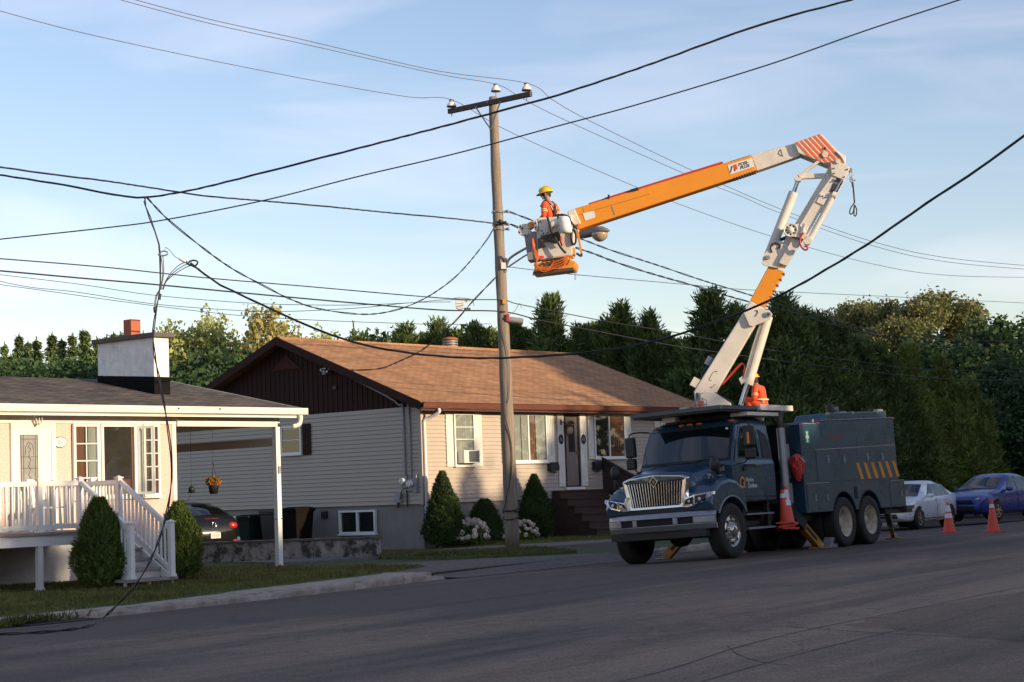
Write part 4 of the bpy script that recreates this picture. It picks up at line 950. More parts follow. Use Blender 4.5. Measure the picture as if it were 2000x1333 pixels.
e8 = [p8 + Vector((.3, 0, -.02))] + [at_depth(x, y, Y + 2.3) for x, y, Y in [(1013, 445, 43.3), (1060, 462, 44.3), (1124, 484, 46), (1160, 496, 47), (1196, 510, 48), (1243, 526, 49.5), (1304, 544, 51.3), (1358, 559, 53), (1441, 584, 56), (1550, 612, 60), (1647, 640, 64), (1784, 670, 70), (1901, 679, 76), (2060, 677, 83)]]
cable('twisted_far_cable', 'black twisted cable passing behind the bucket to the far right, lower of the two', e8, .014, M['cable'], 2, 1.9)
p9 = pw(8.37) + Vector((.25, -.08, 0))
e9 = [p9] + [at_depth(x, y, Y + 2.3) for x, y, Y in [(1000, 416, 43.3), (1037, 430, 44), (1085, 447, 45), (1135, 467, 46.5), (1196, 490, 48), (1286, 519, 50.8), (1369, 547, 53.4), (1466, 577, 57), (1600, 618, 62), (1745, 655, 68), (1880, 665, 75), (2060, 667, 83)]]
cable('twisted_far_cable', 'black twisted cable passing behind the bucket to the far right, upper of the two', e9, .012, M['cable'], 2, 1.7)
GT = 'telephone lines at mid height of the pole'
pA = pw(6.15) + Vector((0, -.2, 0)); pB_ = pw(5.86) + Vector((0, -.2, 0)); a, b = through(pA)
f = [(-60, 524), (150, 543), (300, 556), (500, 575), (700, 593), (860, 606)]; f2 = [(1060, 627), (1200, 654), (1300, 673), (1400, 688), (1500, 702), (1650, 721), (1800, 737), (1900, 743), (2060, 742)]
cable('telephone_cable', 'thickest black telephone cable, lower of the pair crossing mid pole', wire_plane(f, a, b) + [pB_] + wire_plane(f2, a, b), .0165, M['cable'], group=GT)
f = [(-60, 501), (200, 522), (400, 543), (600, 560), (780, 576), (900, 585)]; f2 = [(1010, 594), (1090, 610), (1200, 631), (1320, 650), (1415, 668), (1530, 688), (1700, 710), (1800, 721), (2060, 729)]
cable('telephone_cable', 'black telephone cable, upper of the pair crossing mid pole', wire_plane(f, a, b) + [pA] + wire_plane(f2, a, b), .0125, M['cable'], group=GT)
for lab, pts in (('thin drop wire, uppermost of the three converging left of the pole', [(-60, 530), (150, 555), (300, 577), (480, 592), (600, 596), (700, 596), (800, 592), (870, 586), (920, 588)]),
                 ('thin drop wire, middle of the three converging left of the pole', [(-60, 536), (50, 560), (150, 571), (300, 594), (450, 606), (550, 609), (700, 602), (800, 592), (880, 590)]),
                 ('thin drop wire, lowest of the three, running level to the pole', [(-60, 548), (100, 570), (250, 591), (450, 615), (600, 625), (750, 631), (860, 634), (958, 633)])):
    cable('thin_wire', lab, [at_depth(x, y, 39.5 + (x / 1000.) * 5.8) for x, y in pts], .0075, M['cable'], cat='wire')
cable('thin_wire', 'single thin wire from the lamp bracket level across the sky to the right edge', [pw(7.0) + Vector((.15, 0, 0))] + [at_depth(x, y, Y + 2) for x, y, Y in [(1060, 530, 44.5), (1125, 537, 46), (1350, 557, 52), (1470, 567, 56), (1700, 578, 65), (2060, 595, 80)]], .009, M['cable'], cat='wire')
mastp = H @ Vector((-.2, 3.62, 5.1))
cable('house_service_wire', 'black service wire dropping from the pole to the bracket on the brown gable', [pw(6.75) + Vector((-.1, -.15, 0))] + [at_depth(x, y, Y + 1.5) for x, y, Y in [(925, 587, 44), (884, 633, 45), (830, 680, 46.5), (780, 706, 48), (730, 722, 49.5)]] + [mastp], .011, M['cable'], 2, 1.2)
# broken drop line that hangs to the ground
hang = [HK] + [at_depth(x, y, Y) for x, y, Y in [(284, 402, 28.3), (300, 445, 28.3), (311, 480, 28.3), (313, 520, 28.2), (313, 560, 28.1), (308, 590, 28), (303, 620, 27.9), (299, 655, 27.7), (303, 700, 27.5), (315, 760, 27.1), (327, 830, 26.6), (335, 900, 26.1), (333, 960, 25.7), (320, 1025, 25.2), (298, 1085, 24.6), (265, 1142, 24.2)]] + [road_pt(x, y, .02) for x, y in [(205, 1207), (170, 1226), (100, 1237), (0, 1242), (-60, 1246)]]
cable('hanging_drop_line', 'broken black drop line hanging in front of the white house down to the kerb', hang, .0095, M['cable'], 2, 1.5)
sp = thing('splice_hardware', 'tangle of splices, loop and insulator on the hanging drop line', 'cable splice', Matrix.Translation(at_depth(312, 560, 28.1))); SPI = Matrix.Translation(-at_depth(312, 560, 28.1))
D = lambda x, y, Y=28.25: at_depth(x, y, Y)
mb = MB(SPI).use(M['galv']).tube(catmull([D(309, 498), (D(318, 491)), D(327, 493), D(326, 498), D(316, 500), D(309, 498)], 5), .012, 5).tube(catmull([D(323, 494), D(323, 484), D(332, 490), D(342, 502), D(352, 506)], 6), .006, 5)
mb.use(M['porcelain']).cyl(D(351, 505), D(363, 512), .028, n=8); mb.build('strain_clamp', sp)
mb = MB(SPI).use(M['cable']).tube(catmull([D(360, 510), D(370, 518), D(382, 519), D(386, 512), D(379, 509), D(371, 511), D(368, 516), D(378, 521), D(390, 527)], 6), .014, 6); mb.build('cable_loop', sp)
mb = MB(SPI).use(M['wire'])
for q in range(3): mb.tube(catmull([D(366 + q * 3, 511 + q * 4), D(350 + q * 5, 518 + q * 3), D(335 + q * 3, 532 + q * 2), D(323 + q, 550), D(317 + q, 566)], 6), .007, 5)
for q in range(2): mb.tube(catmull([D(314 + q * 4, 498), D(318 + q * 2, 530), D(314 + q, 560), D(304 + q * 2, 580), D(302 + q * 2, 600)], 6), .007, 5)
mb.build('jumper_wire', sp)
mb = MB(SPI).use(M['black']).cyl(D(313, 574), D(311, 586), .022, n=8).cyl(D(302, 600), D(303, 611), .024, n=8).cyl(D(314, 556), D(313, 566), .02, n=8); mb.build('splice_sleeve', sp)
# terminal boxes on the strands
t = thing('terminal_box', 'small pale terminal box hung on the telephone cables left of the pole', 'junction box', Matrix.Translation(at_depth(898, 595, 45.0)))
MB().use(M['vinyl']).box(-.10, -.07, -.1, .10, .07, .1).box(-.06, -.06, -.13, .06, .06, -.101).build('case', t, bevel=.01); MB().use(M['yellow']).box(.13, -.03, .05, .19, .03, .11).build('tag', t); MB().use(M['wire']).tube(catmull([(-.2, 0, .12), (-.1, 0, .16), (.1, 0, .15), (.3, .0, .1), (.35, 0, -.05)], 6), .008, 5).cyl((.10, 0, -.11), (.26, 0, -.12), .025).build('clip', t)
t = thing('splice_canister', 'grey cylindrical splice canister on the telephone cable right of the pole', 'cable splice', Matrix.Translation(at_depth(1006, 625, 45.4)))
MB().use(M['greymetal']).cyl((-.22, 0, .025), (.2, .02, -.05), .075, n=16).cyl((-.27, 0, .03), (-.221, 0, .025), .05).use(M['black']).cyl((-.25, 0, .03), (-.28, 0, .035), .06, n=16).build('canister', t); MB().use(M['wire']).tube(catmull([(-.2, 0, .1), (.0, 0, .22), (.12, 0, .4), (.17, 0, .28)], 6), .006, 5).build('hanger_wire', t)
# ------------------------------------------------------------------ the utility truck
TM = frame((3.17, 36.153, -0.045), -125.0, 2.5); TI = TM.inverted()
tk = thing('utility_truck', 'dark blue six wheel utility truck with a raised white and orange bucket boom', 'truck', TM)
def mirror_y(f):
    for s_ in (1, -1): f(s_)
xz = lambda y0: (lambda p, t: (p[0], t, p[1]))
def prism_y(mb, pts, y0, y1): return mb.prism(pts, lambda p, t: (p[0], t, p[1]), y0, y1)
def prism_x(mb, pts, x0, x1): return mb.prism(pts, lambda p, t: (t, p[0], p[1]), x0, x1)
# chassis
mb = MB().use(M['black'])
for s_ in (1, -1): mb.box(-8.1, .36 * s_, .72, .55, .46 * s_, .98)
for x in (0, -5.0, -6.28): mb.cyl((x, -.9, .52), (x, .9, .52), .1).sph((x, 0, .52), (.25, .25, .25), 12, 8)
mb.box(-.6, -.5, .55, .5, .5, 1.15).box(-2.9, -.95, .55, -1.0, -.5, .98).box(-3.1, -.3, .6, -2.0, .3, 1.0).cyl((-2.3, .62, .72), (-1.0, .62, .72), .24).box(-4.0, -.9, .6, -3.2, .9, .74)
mb.use(M['greymetal']).box(-1.9, .72, .52, -.75, 1.12, .56).box(-1.9, .78, .80, -.75, 1.1, .83).use(M['black']).box(-1.9, .9, .56, -1.8, 1.0, 1.05).box(-.85, .9, .56, -.75, 1.0, 1.05)
mb.cyl((-1.6, .78, .62), (-1.0, .78, .62), .13).box(-8.15, -1.1, .62, -7.2, 1.1, .74)
mb.build('chassis', tk)
# wheels
def wheel(x, y, side, kind, dual=False):
    rr = .525; prof = [(.31, -.13), (.42, -.15), (.50, -.15), (.525, -.12), (.527, 0), (.525, .12), (.50, .15), (.42, .15), (.31, .13)]
    mb = MB().use(M['rubber']); mb.lathe([(r, y + h) for r, h in prof], (x, 0, rr), 'y', 36)
    for k in range(44):
        a = 2 * math.pi * k / 44
        for h in (-.09, .03):
            c = Vector((x + .527 * math.cos(a), y + h + .03, rr + .527 * math.sin(a))); mb.bar(c - Vector((0, .04, 0)), c + Vector((0, .04, 0)), .03, .012, up=(math.cos(a), 0, math.sin(a)))
    if dual: mb.lathe([(r, y - side * .33 + h) for r, h in prof], (x, 0, rr), 'y', 30)
    o = mb.build('wheel', tk)
    s_ = side
    if kind == 'front':
        mb = MB().use(M['alrim']); q = [(.315, .13), (.315, .10), (.285, .075), (.27, .10), (.20, .125), (.17, .10), (.12, .10), (.115, .17), (.08, .19), (0, .19)]
        mb.lathe([(r, y + s_ * h) for r, h in q], (x, 0, rr), 'y', 30); mb.use(M['black'])
        for k in range(8):
            a = 2 * math.pi * k / 8; mb.cyl((x + .235 * math.cos(a), y + s_ * .09, rr + .235 * math.sin(a)), (x + .235 * math.cos(a), y + s_ * .12, rr + .235 * math.sin(a)), .033, n=10)
        mb.use(M['chrome'])
        for k in range(10):
            a = 2 * math.pi * (k + .5) / 10; mb.cyl((x + .145 * math.cos(a), y + s_ * .1, rr + .145 * math.sin(a)), (x + .145 * math.cos(a), y + s_ * .15, rr + .145 * math.sin(a)), .016, n=6)
        mb.build('rim', o)
    else:
        mb = MB().use(M['rim']); q = [(.32, .15), (.325, .14), (.30, .12), (.285, .06), (.275, -.06), (.20, -.10), (.17, -.06), (.11, -.06), (.10, .03), (0, .035)]
        mb.lathe([(r, y + s_ * h) for r, h in q], (x, 0, rr), 'y', 30); mb.use(M['dark'])
        for k in range(10):
            a = 2 * math.pi * (k + .5) / 10; mb.cyl((x + .15 * math.cos(a), y - s_ * .07, rr + .15 * math.sin(a)), (x + .15 * math.cos(a), y - s_ * .03, rr + .15 * math.sin(a)), .018, n=6)
        for k in range(5):
            a = 2 * math.pi * k / 5; mb.cyl((x + .235 * math.cos(a), y - s_ * .09, rr + .235 * math.sin(a)), (x + .235 * math.cos(a), y - s_ * .075, rr + .235 * math.sin(a)), .04, n=8)
        mb.build('rim', o)
for s_ in (1, -1):
    wheel(0, 1.03 * s_, s_, 'front'); wheel(-4.98, 1.05 * s_, s_, 'rear', True); wheel(-6.27, 1.05 * s_, s_, 'rear', True)
# cab shell built from plan outlines stacked upwards
def plan(xf, xc, xr, hw, z, n=9, rb=.1):
    pts = []
    for i in range(n):
        f = -1 + 2 * i / (n - 1); pts.append((xf + (xc - xf) * (1 - f * f), f * hw, z))
    pts += [(xr + rb, hw, z), (xr, hw - rb, z), (xr, -hw + rb, z), (xr + rb, -hw, z)]
    return pts
mb = MB().use(M['navy'])
mb.rings([plan(-.62, -.62, -2.22, 1.06, 1.06), plan(-.40, -.36, -2.22, 1.08, 1.45), plan(-.40, -.30, -2.22, 1.08, 1.80), plan(-.42, -.30, -2.22, 1.05, 1.88),
          plan(-.62, -.50, -2.2, 1.02, 2.30), plan(-.76, -.63, -2.18, .98, 2.58), plan(-.84, -.72, -2.16, .94, 2.66), plan(-1.0, -.95, -2.08, .80, 2.735), plan(-1.25, -1.2, -1.9, .45, 2.76)], smooth=False)
cab = mb.build('cab', tk, bevel=.03, seg=3)
def cabw(x, z):  # cab side half width at height z
    zs_, ws_ = [1.06, 1.45, 1.80, 1.88, 2.30, 2.58, 2.66], [1.06, 1.08, 1.08, 1.05, 1.02, .98, .94]
    return float(np.interp(z, zs_, ws_))
# windscreen
mb = MB().use(M['black']); mg = MB().use(M['carglass']); md = MB().use(M['dark'])
def wsx(f, z): a = np.interp(z, [1.80, 1.88, 2.30, 2.58, 2.66], [-.40, -.42, -.62, -.76, -.84]); b = np.interp(z, [1.80, 1.88, 2.30, 2.58, 2.66], [-.30, -.30, -.50, -.63, -.72]); return float(a + (b - a) * (1 - f * f))
def ws_grid(m, z0, z1, hf, off, n=14):
    vs = []
    for z in np.linspace(z0, z1, 5):
        w = cabw(0, z)
        for f in np.linspace(-hf, hf, n + 1): vs.append((wsx(f, z) + off, f * w, z + off * .4))
    m.add(vs, [(i * (n + 1) + j, i * (n + 1) + j + 1, (i + 1) * (n + 1) + j + 1, (i + 1) * (n + 1) + j) for i in range(4) for j in range(n)], True)
ws_grid(mb, 1.895, 2.575, .955, .018); o = mb.build('windscreen', cab)
ws_grid(mg, 1.93, 2.545, .925, .034); mg.build('windscreen_glass', cab)
mb = MB().use(M['sign']).box(*[wsx(.83, 2.5) + .03, .83, 2.50], *[wsx(.83, 2.5) + .033, .89, 2.54]); mb.build('windscreen_sticker', cab)
for yy in (-.55, .25): MB().use(M['black']).bar((-.27, yy, 1.90), (wsx(yy, 2.1) + .04, yy + .42, 2.0), .02, .02).build('wiper', cab)
mb = MB().use(M['amber'])
for yy in (-.86, -.20, 0, .20, .86): mb.sph((np.interp(abs(yy), [0, .9], [-.72, -.86]) + .0, yy, 2.672), (.055, .075, .03), 10, 6)
mb.build('marker_lamp', cab)
# doors, windows, handles on each side
for s_ in (1, -1):
    def side(pts, off, th, mat, m=None):
        m = m or MB(); m.use(mat); a = [(x, s_ * (cabw(x, z) + off), z) for x, z in pts]; b = [(x, s_ * (cabw(x, z) + off - th), z) for x, z in pts]; n = len(pts)
        m.add(a + b, [tuple(range(n)), tuple(range(2 * n - 1, n - 1, -1))] + [(i, i + n, (i + 1) % n + n, (i + 1) % n) for i in range(n)]); return m
    d = side([(-.50, 1.1), (-.46, 1.84), (-.66, 2.22), (-.88, 2.56), (-1.02, 2.615), (-1.56, 2.615), (-1.58, 2.4), (-1.6, 1.1)], .012, .02, M['navy']).build('door', cab, bevel=.006)
    m = side([(-.60, 1.92), (-.74, 2.22), (-.95, 2.55), (-1.52, 2.55), (-1.54, 1.92)], .016, .003, M['black']); m.build('window_seal', d)
    m = side([(-.66, 1.95), (-.79, 2.22), (-.97, 2.52), (-1.02, 2.52), (-1.05, 1.95)], .022, .002, M['carglass']); side([(-1.09, 1.95), (-1.06, 2.52), (-1.49, 2.52), (-1.51, 1.95)], .022, .002, M['carglass'], m); m.build('window', d)
    m = MB().use(M['chrome']).box(-1.52, s_ * 1.115, 1.765, -1.2, s_ * 1.135, 1.79).use(M['black']).box(-1.2, s_ * 1.095, 1.76, -.82, s_ * 1.12, 1.795).box(-.86, s_ * 1.09, 1.66, -.75, s_ * 1.115, 1.75); m.build('handle', d)
    side([(-1.70, 1.92), (-1.66, 2.50), (-1.95, 2.38), (-2.06, 1.92)], .014, .004, M['black']).build('quarter_window', cab)
    m = side([(-2.1, 1.15), (-2.1, 1.17), (-.6, 1.17), (-.6, 1.15)], .02, .03, M['navydark']); m.build('sill_trim', cab)
# lettering on the door
for s_ in (1,):
    q = 1.104
    mb = MB().use(M['stripe']); c = (-.66, 1.44); th = np.linspace(0, 2 * math.pi, 28)
    for a, b in zip(th[:-1], th[1:]):
        mb.add([(c[0] + r_ * math.cos(u), q, c[1] + r_ * math.sin(u)) for r_, u in ((.115, a), (.115, b), (.075, b), (.075, a))], [(0, 1, 2, 3)])
    mb.add([(c[0] - .02, q + .001, c[1] - .02), (c[0] - .13, q + .001, c[1] - .13), (c[0] - .13, q + .001, c[1] - .10), (c[0] - .02, q + .001, c[1] + .02)], [(0, 1, 2, 3)])
    mb.build('emblem', cab)
    text('Hydro', .125, (-.80, q, 1.45), (-1, 0, 0), (0, 0, 1), M['sign'], cab, 'lettering'); text('Québec', .125, (-.86, q, 1.335), (-1, 0, 0), (0, 0, 1), M['sign'], cab, 'lettering')
# bonnet
mb = MB().use(M['navy']); rg = []
for (x, zc, ze, ye, ws_, zb) in ((-.41, 1.90, 1.84, .80, .94, 1.2), (-.2, 1.885, 1.82, .80, .92, 1.2), (.2, 1.83, 1.75, .74, .84, 1.15), (.55, 1.75, 1.68, .68, .77, 1.1), (.72, 1.70, 1.63, .66, .74, 1.08)):
    h = [(x, -ws_, zb), (x, -ws_ - .0, (zb + ze) / 2 + .1), (x, -ye, ze), (x, -ye * .75, ze + .045), (x, -ye * .4, zc - .015), (x, 0, zc), (x, ye * .4, zc - .015), (x, ye * .75, ze + .045), (x, ye, ze), (x, ws_, (zb + ze) / 2 + .1), (x, ws_, zb)]
    rg.append(h)
mb.rings(rg); hood = mb.build('bonnet', tk)
for p in hood.data.polygons: p.use_smooth = True
mb = MB().use(M['dark'])
for s_ in (1, -1):
    prism_y(mb, [(-.02, 1.62), (-.28, 1.70), (-.31, 1.78), (-.22, 1.82), (.06, 1.72)], s_ * .90, s_ * .955)
    mb.use(M['greymetal'])
    for k in range(3): mb.box(-.08 - k * .07, s_ * .956, 1.67 + k * .01, -.05 - k * .07, s_ * .965, 1.75 + k * .012)
    mb.use(M['dark'])
mb.build('air_intake', tk)
text('5865', .12, (.28, .86, 1.56), (-1, .12, 0), (0, 0, 1), M['sign'], hood, 'fleet_number')
# wings
for s_ in (1, -1):
    mb = MB().use(M['navy']); arc = [(.63 * math.cos(a), .55 + .63 * math.sin(a)) for a in np.linspace(R(32), R(146), 14)]
    outl = [(.80, .96), (.82, 1.10), (.78, 1.24), (.62, 1.37), (.35, 1.49), (.05, 1.54), (-.25, 1.50), (-.48, 1.38), (-.62, 1.16), (-.66, .90)]
    rgs = []
    for (y, sh, dz) in ((.66, 0, .06), (.95, 0, .05), (1.10, .0, .02), (1.17, .03, -.03), (1.19, .06, -.08)):
        top = [(x - (sh if x > .5 else -sh if x < -.5 else 0), s_ * y, z + dz * (1 if 1.0 < z else 0)) for x, z in outl]
        rgs.append(top + [(x, s_ * y, z) for x, z in arc[::-1]])
    mb.rings(rgs, smooth=False); wg = mb.build('wing', tk, bevel=.015)
    mb = MB().use(M['greymetal']); ar2 = [(.635 * math.cos(a), .55 + .635 * math.sin(a)) for a in np.linspace(R(30), R(150), 18)]
    mb.tube([(x, s_ * 1.195, z) for x, z in ar2], .018, 6); mb.build('arch_trim', wg)
    mb = MB().use(M['chrome']); hl = [(.90, .61, 1.05), (.90, .66, 1.19), (.87, .88, 1.255), (.74, 1.205, 1.29), (.76, 1.21, 1.235), (.85, 1.02, 1.10), (.89, .80, 1.05)]
    mb.add([(x, s_ * y, z) for x, y, z in hl] + [(x - .12, s_ * (y - .02), z) for x, y, z in hl], [tuple(range(7)), tuple(range(13, 6, -1))] + [(i, i + 7, (i + 1) % 7 + 7, (i + 1) % 7) for i in range(7)])
    o = mb.build('headlight', tk); mb = MB().use(M['black'])
    for c in (((.902, .65, 1.075), (.90, .695, 1.175), (.885, .84, 1.215), (.897, .83, 1.08)), ((.889, .87, 1.085), (.877, .885, 1.225), (.80, 1.09, 1.255), (.835, 1.05, 1.15))):
        mb.add([(x + .006, s_ * (y + .004), z) for x, y, z in c], [(0, 1, 2, 3)])
    mb.use(M['glass']).add([(.912, s_ * .64, 1.07), (.910, s_ * .69, 1.18), (.895, s_ * .86, 1.225), (.907, s_ * .85, 1.075)], [(0, 1, 2, 3)])
    mb.use(M['porcelain']).sph((.885, s_ * .755, 1.135), (.025, .045, .035), 10, 6).sph((.86, s_ * .965, 1.165), (.02, .035, .035), 10, 6).use(M['amber']).sph((.765, s_ * 1.165, 1.25), (.015, .025, .015), 8, 5)
    mb.build('lens', o, fix=False)
# grille
mb = MB().use(M['chrome']); outer = [(-.72, 1.03), (-.74, 1.10), (-.70, 1.30), (-.755, 1.60), (-.60, 1.655), (0, 1.70), (.60, 1.655), (.755, 1.60), (.70, 1.30), (.74, 1.10), (.72, 1.03)]
inner = [(-.52, 1.085), (-.54, 1.11), (-.56, 1.30), (-.61, 1.53), (-.585, 1.56), (0, 1.545), (.585, 1.56), (.61, 1.53), (.56, 1.30), (.54, 1.11), (.52, 1.085)]
vs = [(.80 - .02 * abs(y), y, z) for y, z in outer] + [(.865 - .03 * abs(y), y * .985, z) for y, z in [(a * .96, 1.30 + (b - 1.30) * .97) for a, b in outer]] + [(.855 - .03 * abs(y), y, z) for y, z in inner] + [(.80, y, z) for y, z in inner]; n = 11
mb.add(vs, [(k * n + i, k * n + (i + 1) % n, (k + 1) * n + (i + 1) % n, (k + 1) * n + i) for k in range(3) for i in range(n)], False)
gr = mb.build('grille', tk, bevel=.018, seg=3)
MB().use(M['chrome']).prism([(.60, 1.03), (.70, 1.02), (.86, 1.045), (.86, 1.062), (.74, 1.07), (.705, 1.22), (.66, 1.30)], lambda p, t: (t - .03 * p[0], p[0], p[1]), .845, .89).build('grille_arm', gr, bevel=.008)
MB().use(M['chrome']).prism([(-.60, 1.03), (-.70, 1.02), (-.86, 1.045), (-.86, 1.062), (-.74, 1.07), (-.705, 1.22), (-.66, 1.30)], lambda p, t: (t + .03 * p[0], p[0], p[1]), .845, .89).build('grille_arm', gr, bevel=.008)
mb = MB().use(M['dark']).add([(.79, y, z) for y, z in inner], [tuple(range(n))]); mb.box(.70, -.7, 1.05, .786, .7, 1.62)
mb.build('grille_backing', gr, fix=False)
mb = MB().use(M['chrome'])
for k in range(20):
    y = -.51 + k * 1.02 / 19; ytop = y * 1.13; zt = 1.545 if abs(y) > .12 else 1.46 + abs(y) * .7
    mb.cyl((.835, y, 1.09), (.845, ytop, zt), .0135, n=8)
mb.build('bar', gr)
mb = MB().use(M['chrome']); prism_x(mb, [(-.09, 1.555), (0, 1.465), (.09, 1.555), (.085, 1.58), (-.085, 1.58)], .82, .862); mb.use(M['black']); prism_x(mb, [(-.085, 1.555), (0, 1.455), (.085, 1.555), (0, 1.655)], .863, .872)
mb.use(M['stripe']); prism_x(mb, [(-.03, 1.555), (0, 1.515), (.03, 1.555), (0, 1.595)], .873, .876); mb.use(M['chrome'])
for a, b in (((-.085, 1.555), (0, 1.455)), ((0, 1.455), (.085, 1.555)), ((.085, 1.555), (0, 1.655)), ((0, 1.655), (-.085, 1.555))): mb.bar((.874, *a), (.874, *b), .008, .008)
mb.build('emblem', gr)
# front valance and bumper
def bplan(y, x0, sweep): return x0 - sweep * abs(y / 1.19) ** 3
def bump_strip(mb, z0, z1, x0, th, y0=-1.19, y1=1.19, n=24, sweep=.28, x1=None):
    x1 = x0 if x1 is None else x1; fr, bk = [], []
    ys_ = np.linspace(y0, y1, n + 1); vs = []
    for y in ys_:
        vs += [(bplan(y, x0, sweep), y, z0), (bplan(y, x1, sweep), y, z1), (bplan(y, x1, sweep) - th, y * .985, z1), (bplan(y, x0, sweep) - th, y * .985, z0)]
    fs = [(i * 4 + k, i * 4 + (k + 1) % 4, (i + 1) * 4 + (k + 1) % 4, (i + 1) * 4 + k) for i in range(n) for k in range(4)] + [(0, 3, 2, 1), (n * 4, n * 4 + 1, n * 4 + 2, n * 4 + 3)]
    return mb.add(vs, fs, False)
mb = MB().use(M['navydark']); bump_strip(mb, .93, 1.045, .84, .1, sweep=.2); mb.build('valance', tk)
mb = MB().use(M['steel']); bump_strip(mb, .845, .945, .97, .08, x1=.93); bump_strip(mb, .60, .715, .93, .08, x1=.97)
for a, b in ((-1.19, -.80), (-.50, -.40), (.40, .50), (.80, 1.19)): bump_strip(mb, .716, .844, .972, .06, a, b, 8)
bp = mb.build('bumper', tk, bevel=.012)
mb = MB().use(M['dark']); bump_strip(mb, .70, .86, .93, .03, -.82, .82, 10); mb.build('bumper_recess', bp)
mb = MB().use(M['black']).box(.7, -1.05, .46, .86, 1.05, .6); mb.build('air_dam', bp)
# mirrors
for s_ in (1, -1):
    mx, my = -.62, 1.36
    mb = MB().use(M['black']).tube(catmull([(-.78, s_ * .98, 2.60), (-.68, s_ * 1.2, 2.62), (mx, s_ * my, 2.58), (mx, s_ * my, 2.4), (mx, s_ * my, 2.1), (mx, s_ * my, 1.9)], 6), .016, 6).tube([(mx, s_ * my, 1.95), (mx + .03, s_ * 1.22, 1.82), (-.52, s_ * 1.05, 1.8)], .016, 6)
    o = mb.build('mirror', tk)
    mb = MB().use(M['black']).box(mx - .05, s_ * (my - .12), 2.12, mx + .07, s_ * (my + .10), 2.53).box(mx - .05, s_ * (my - .11), 1.88, mx + .07, s_ * (my + .10), 2.10); mb.build('mirror_housing', o, bevel=.035, seg=3)
    if s_ > 0: MB().use(M['amber']).box(mx + .071, s_ * (my - .02), 2.18, mx + .08, s_ * (my + .03), 2.40).build('marker', o)
    hm = (.46, 1.12, 1.70)
    mb = MB().use(M['black']).tube([(hm[0], s_ * hm[1], 1.7), (.50, s_ * 1.02, 1.50), (.45, s_ * .80, 1.33)], .013, 6).tube([(.50, s_ * 1.02, 1.50), (.52, s_ * 1.06, 1.42), (.30, s_ * 1.05, 1.50)], .013, 6).tube([(hm[0], s_ * hm[1], 1.72), (.42, s_ * 1.0, 1.56), (.25, s_ * .80, 1.62)], .010, 6)
    mb.box(hm[0] - .02, s_ * (hm[1] - .02), 1.5, hm[0] + .02, s_ * (hm[1] + .02), 1.82)
    o = mb.build('bonnet_mirror', tk); MB().use(M['black']).sph((hm[0] - .02, s_ * hm[1], 1.80), (.08, .10, .15), 14, 8).build('mirror_housing', o)
# exhaust stack
mb = MB().use(M['galv']).cyl((-2.48, 1.10, .96), (-2.48, 1.10, 2.52), .085, n=18)
mb.use(M['armwood']).tube(catmull([(-2.48, 1.1, 2.5), (-2.48, 1.1, 2.68), (-2.53, 1.1, 2.78), (-2.60, 1.1, 2.83)], 5), .055, 10); mb.use(M['black']).box(-2.52, .8, 1.6, -2.44, 1.02, 1.65)
mb.build('exhaust_stack', tk)
# space between the cab and the body
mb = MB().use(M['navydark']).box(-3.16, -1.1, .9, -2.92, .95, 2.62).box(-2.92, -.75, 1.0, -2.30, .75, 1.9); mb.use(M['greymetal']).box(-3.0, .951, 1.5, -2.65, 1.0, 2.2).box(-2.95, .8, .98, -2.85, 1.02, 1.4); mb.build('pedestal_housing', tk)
# box body with wheel arches
def arcp(cx, r, zb, n=12): return [(cx + r * math.cos(a), .56 + r * math.sin(a)) for a in np.linspace(math.asin((zb - .56) / r), math.pi - math.asin((zb - .56) / r), n)]
zb = .76; bo = [(-3.17, zb), (-3.17, 2.60), (-4.12, 2.63), (-4.15, 2.69), (-7.95, 2.80), (-7.95, 1.37), (-8.26, 1.37), (-8.26, zb)] + [p for p in arcp(-6.27, .62, zb)][::-1] + [p for p in arcp(-4.98, .62, zb)][::-1]
mb = MB().use(M['navy']); prism_y(mb, bo, -1.2, 1.2); body = mb.build('body', tk, bevel=.012)
mb = MB().use(M['navy']); prism_y(mb, [(-4.75, 2.69), (-4.95, 2.87), (-7.93, 2.955), (-7.93, 2.78)], .25, 1.02); mb.build('roof_hatch', body, bevel=.012)
for cx in (-4.98, -6.27):
    mb = MB().use(M['dark']); a = arcp(cx, .628, zb, 16); b = arcp(cx, .60, zb, 16)
    for (y) in (1.2, -1.2):
        for i in range(15): mb.add([(a[i][0], y, a[i][1]), (a[i + 1][0], y, a[i + 1][1]), (b[i + 1][0], y * 1.008, b[i + 1][1]), (b[i][0], y * 1.008, b[i][1])], [(0, 1, 2, 3)])
    mb.build('arch_lining', body, fix=False)
MB().use(M['dark']).box(-5.68, 1.195, 1.0, -5.53, 1.206, 1.26).build('vent_slot', body)
yb = 1.2
def panel(x0, x1, z0, z1, off=.010, name='locker_door', slope=0):
    mb = MB().use(M['navy']); mb.add([(x0, yb + .001, z0), (x1, yb + .001, z0), (x1, yb + .001, z1 + slope), (x0, yb + .001, z1), (x0, yb + off, z0), (x1, yb + off, z0), (x1, yb + off, z1 + slope), (x0, yb + off, z1)], [(0, 3, 2, 1), (4, 5, 6, 7), (0, 1, 5, 4), (1, 2, 6, 5), (2, 3, 7, 6), (3, 0, 4, 7)])
    return mb.build(name, body, bevel=.004)
dA = panel(-3.80, -5.82, 1.40, 2.03, slope=.05); dB = panel(-5.84, -7.88, 1.40, 2.08, slope=.05); dC = panel(-3.24, -3.72, .80, 1.33); dD = panel(-3.74, -4.28, .80, 1.33); dE = panel(-7.42, -8.2, .80, 1.33)
panel(-3.24, -7.9, 2.16, 2.60, .006, 'upper_panel', .1)
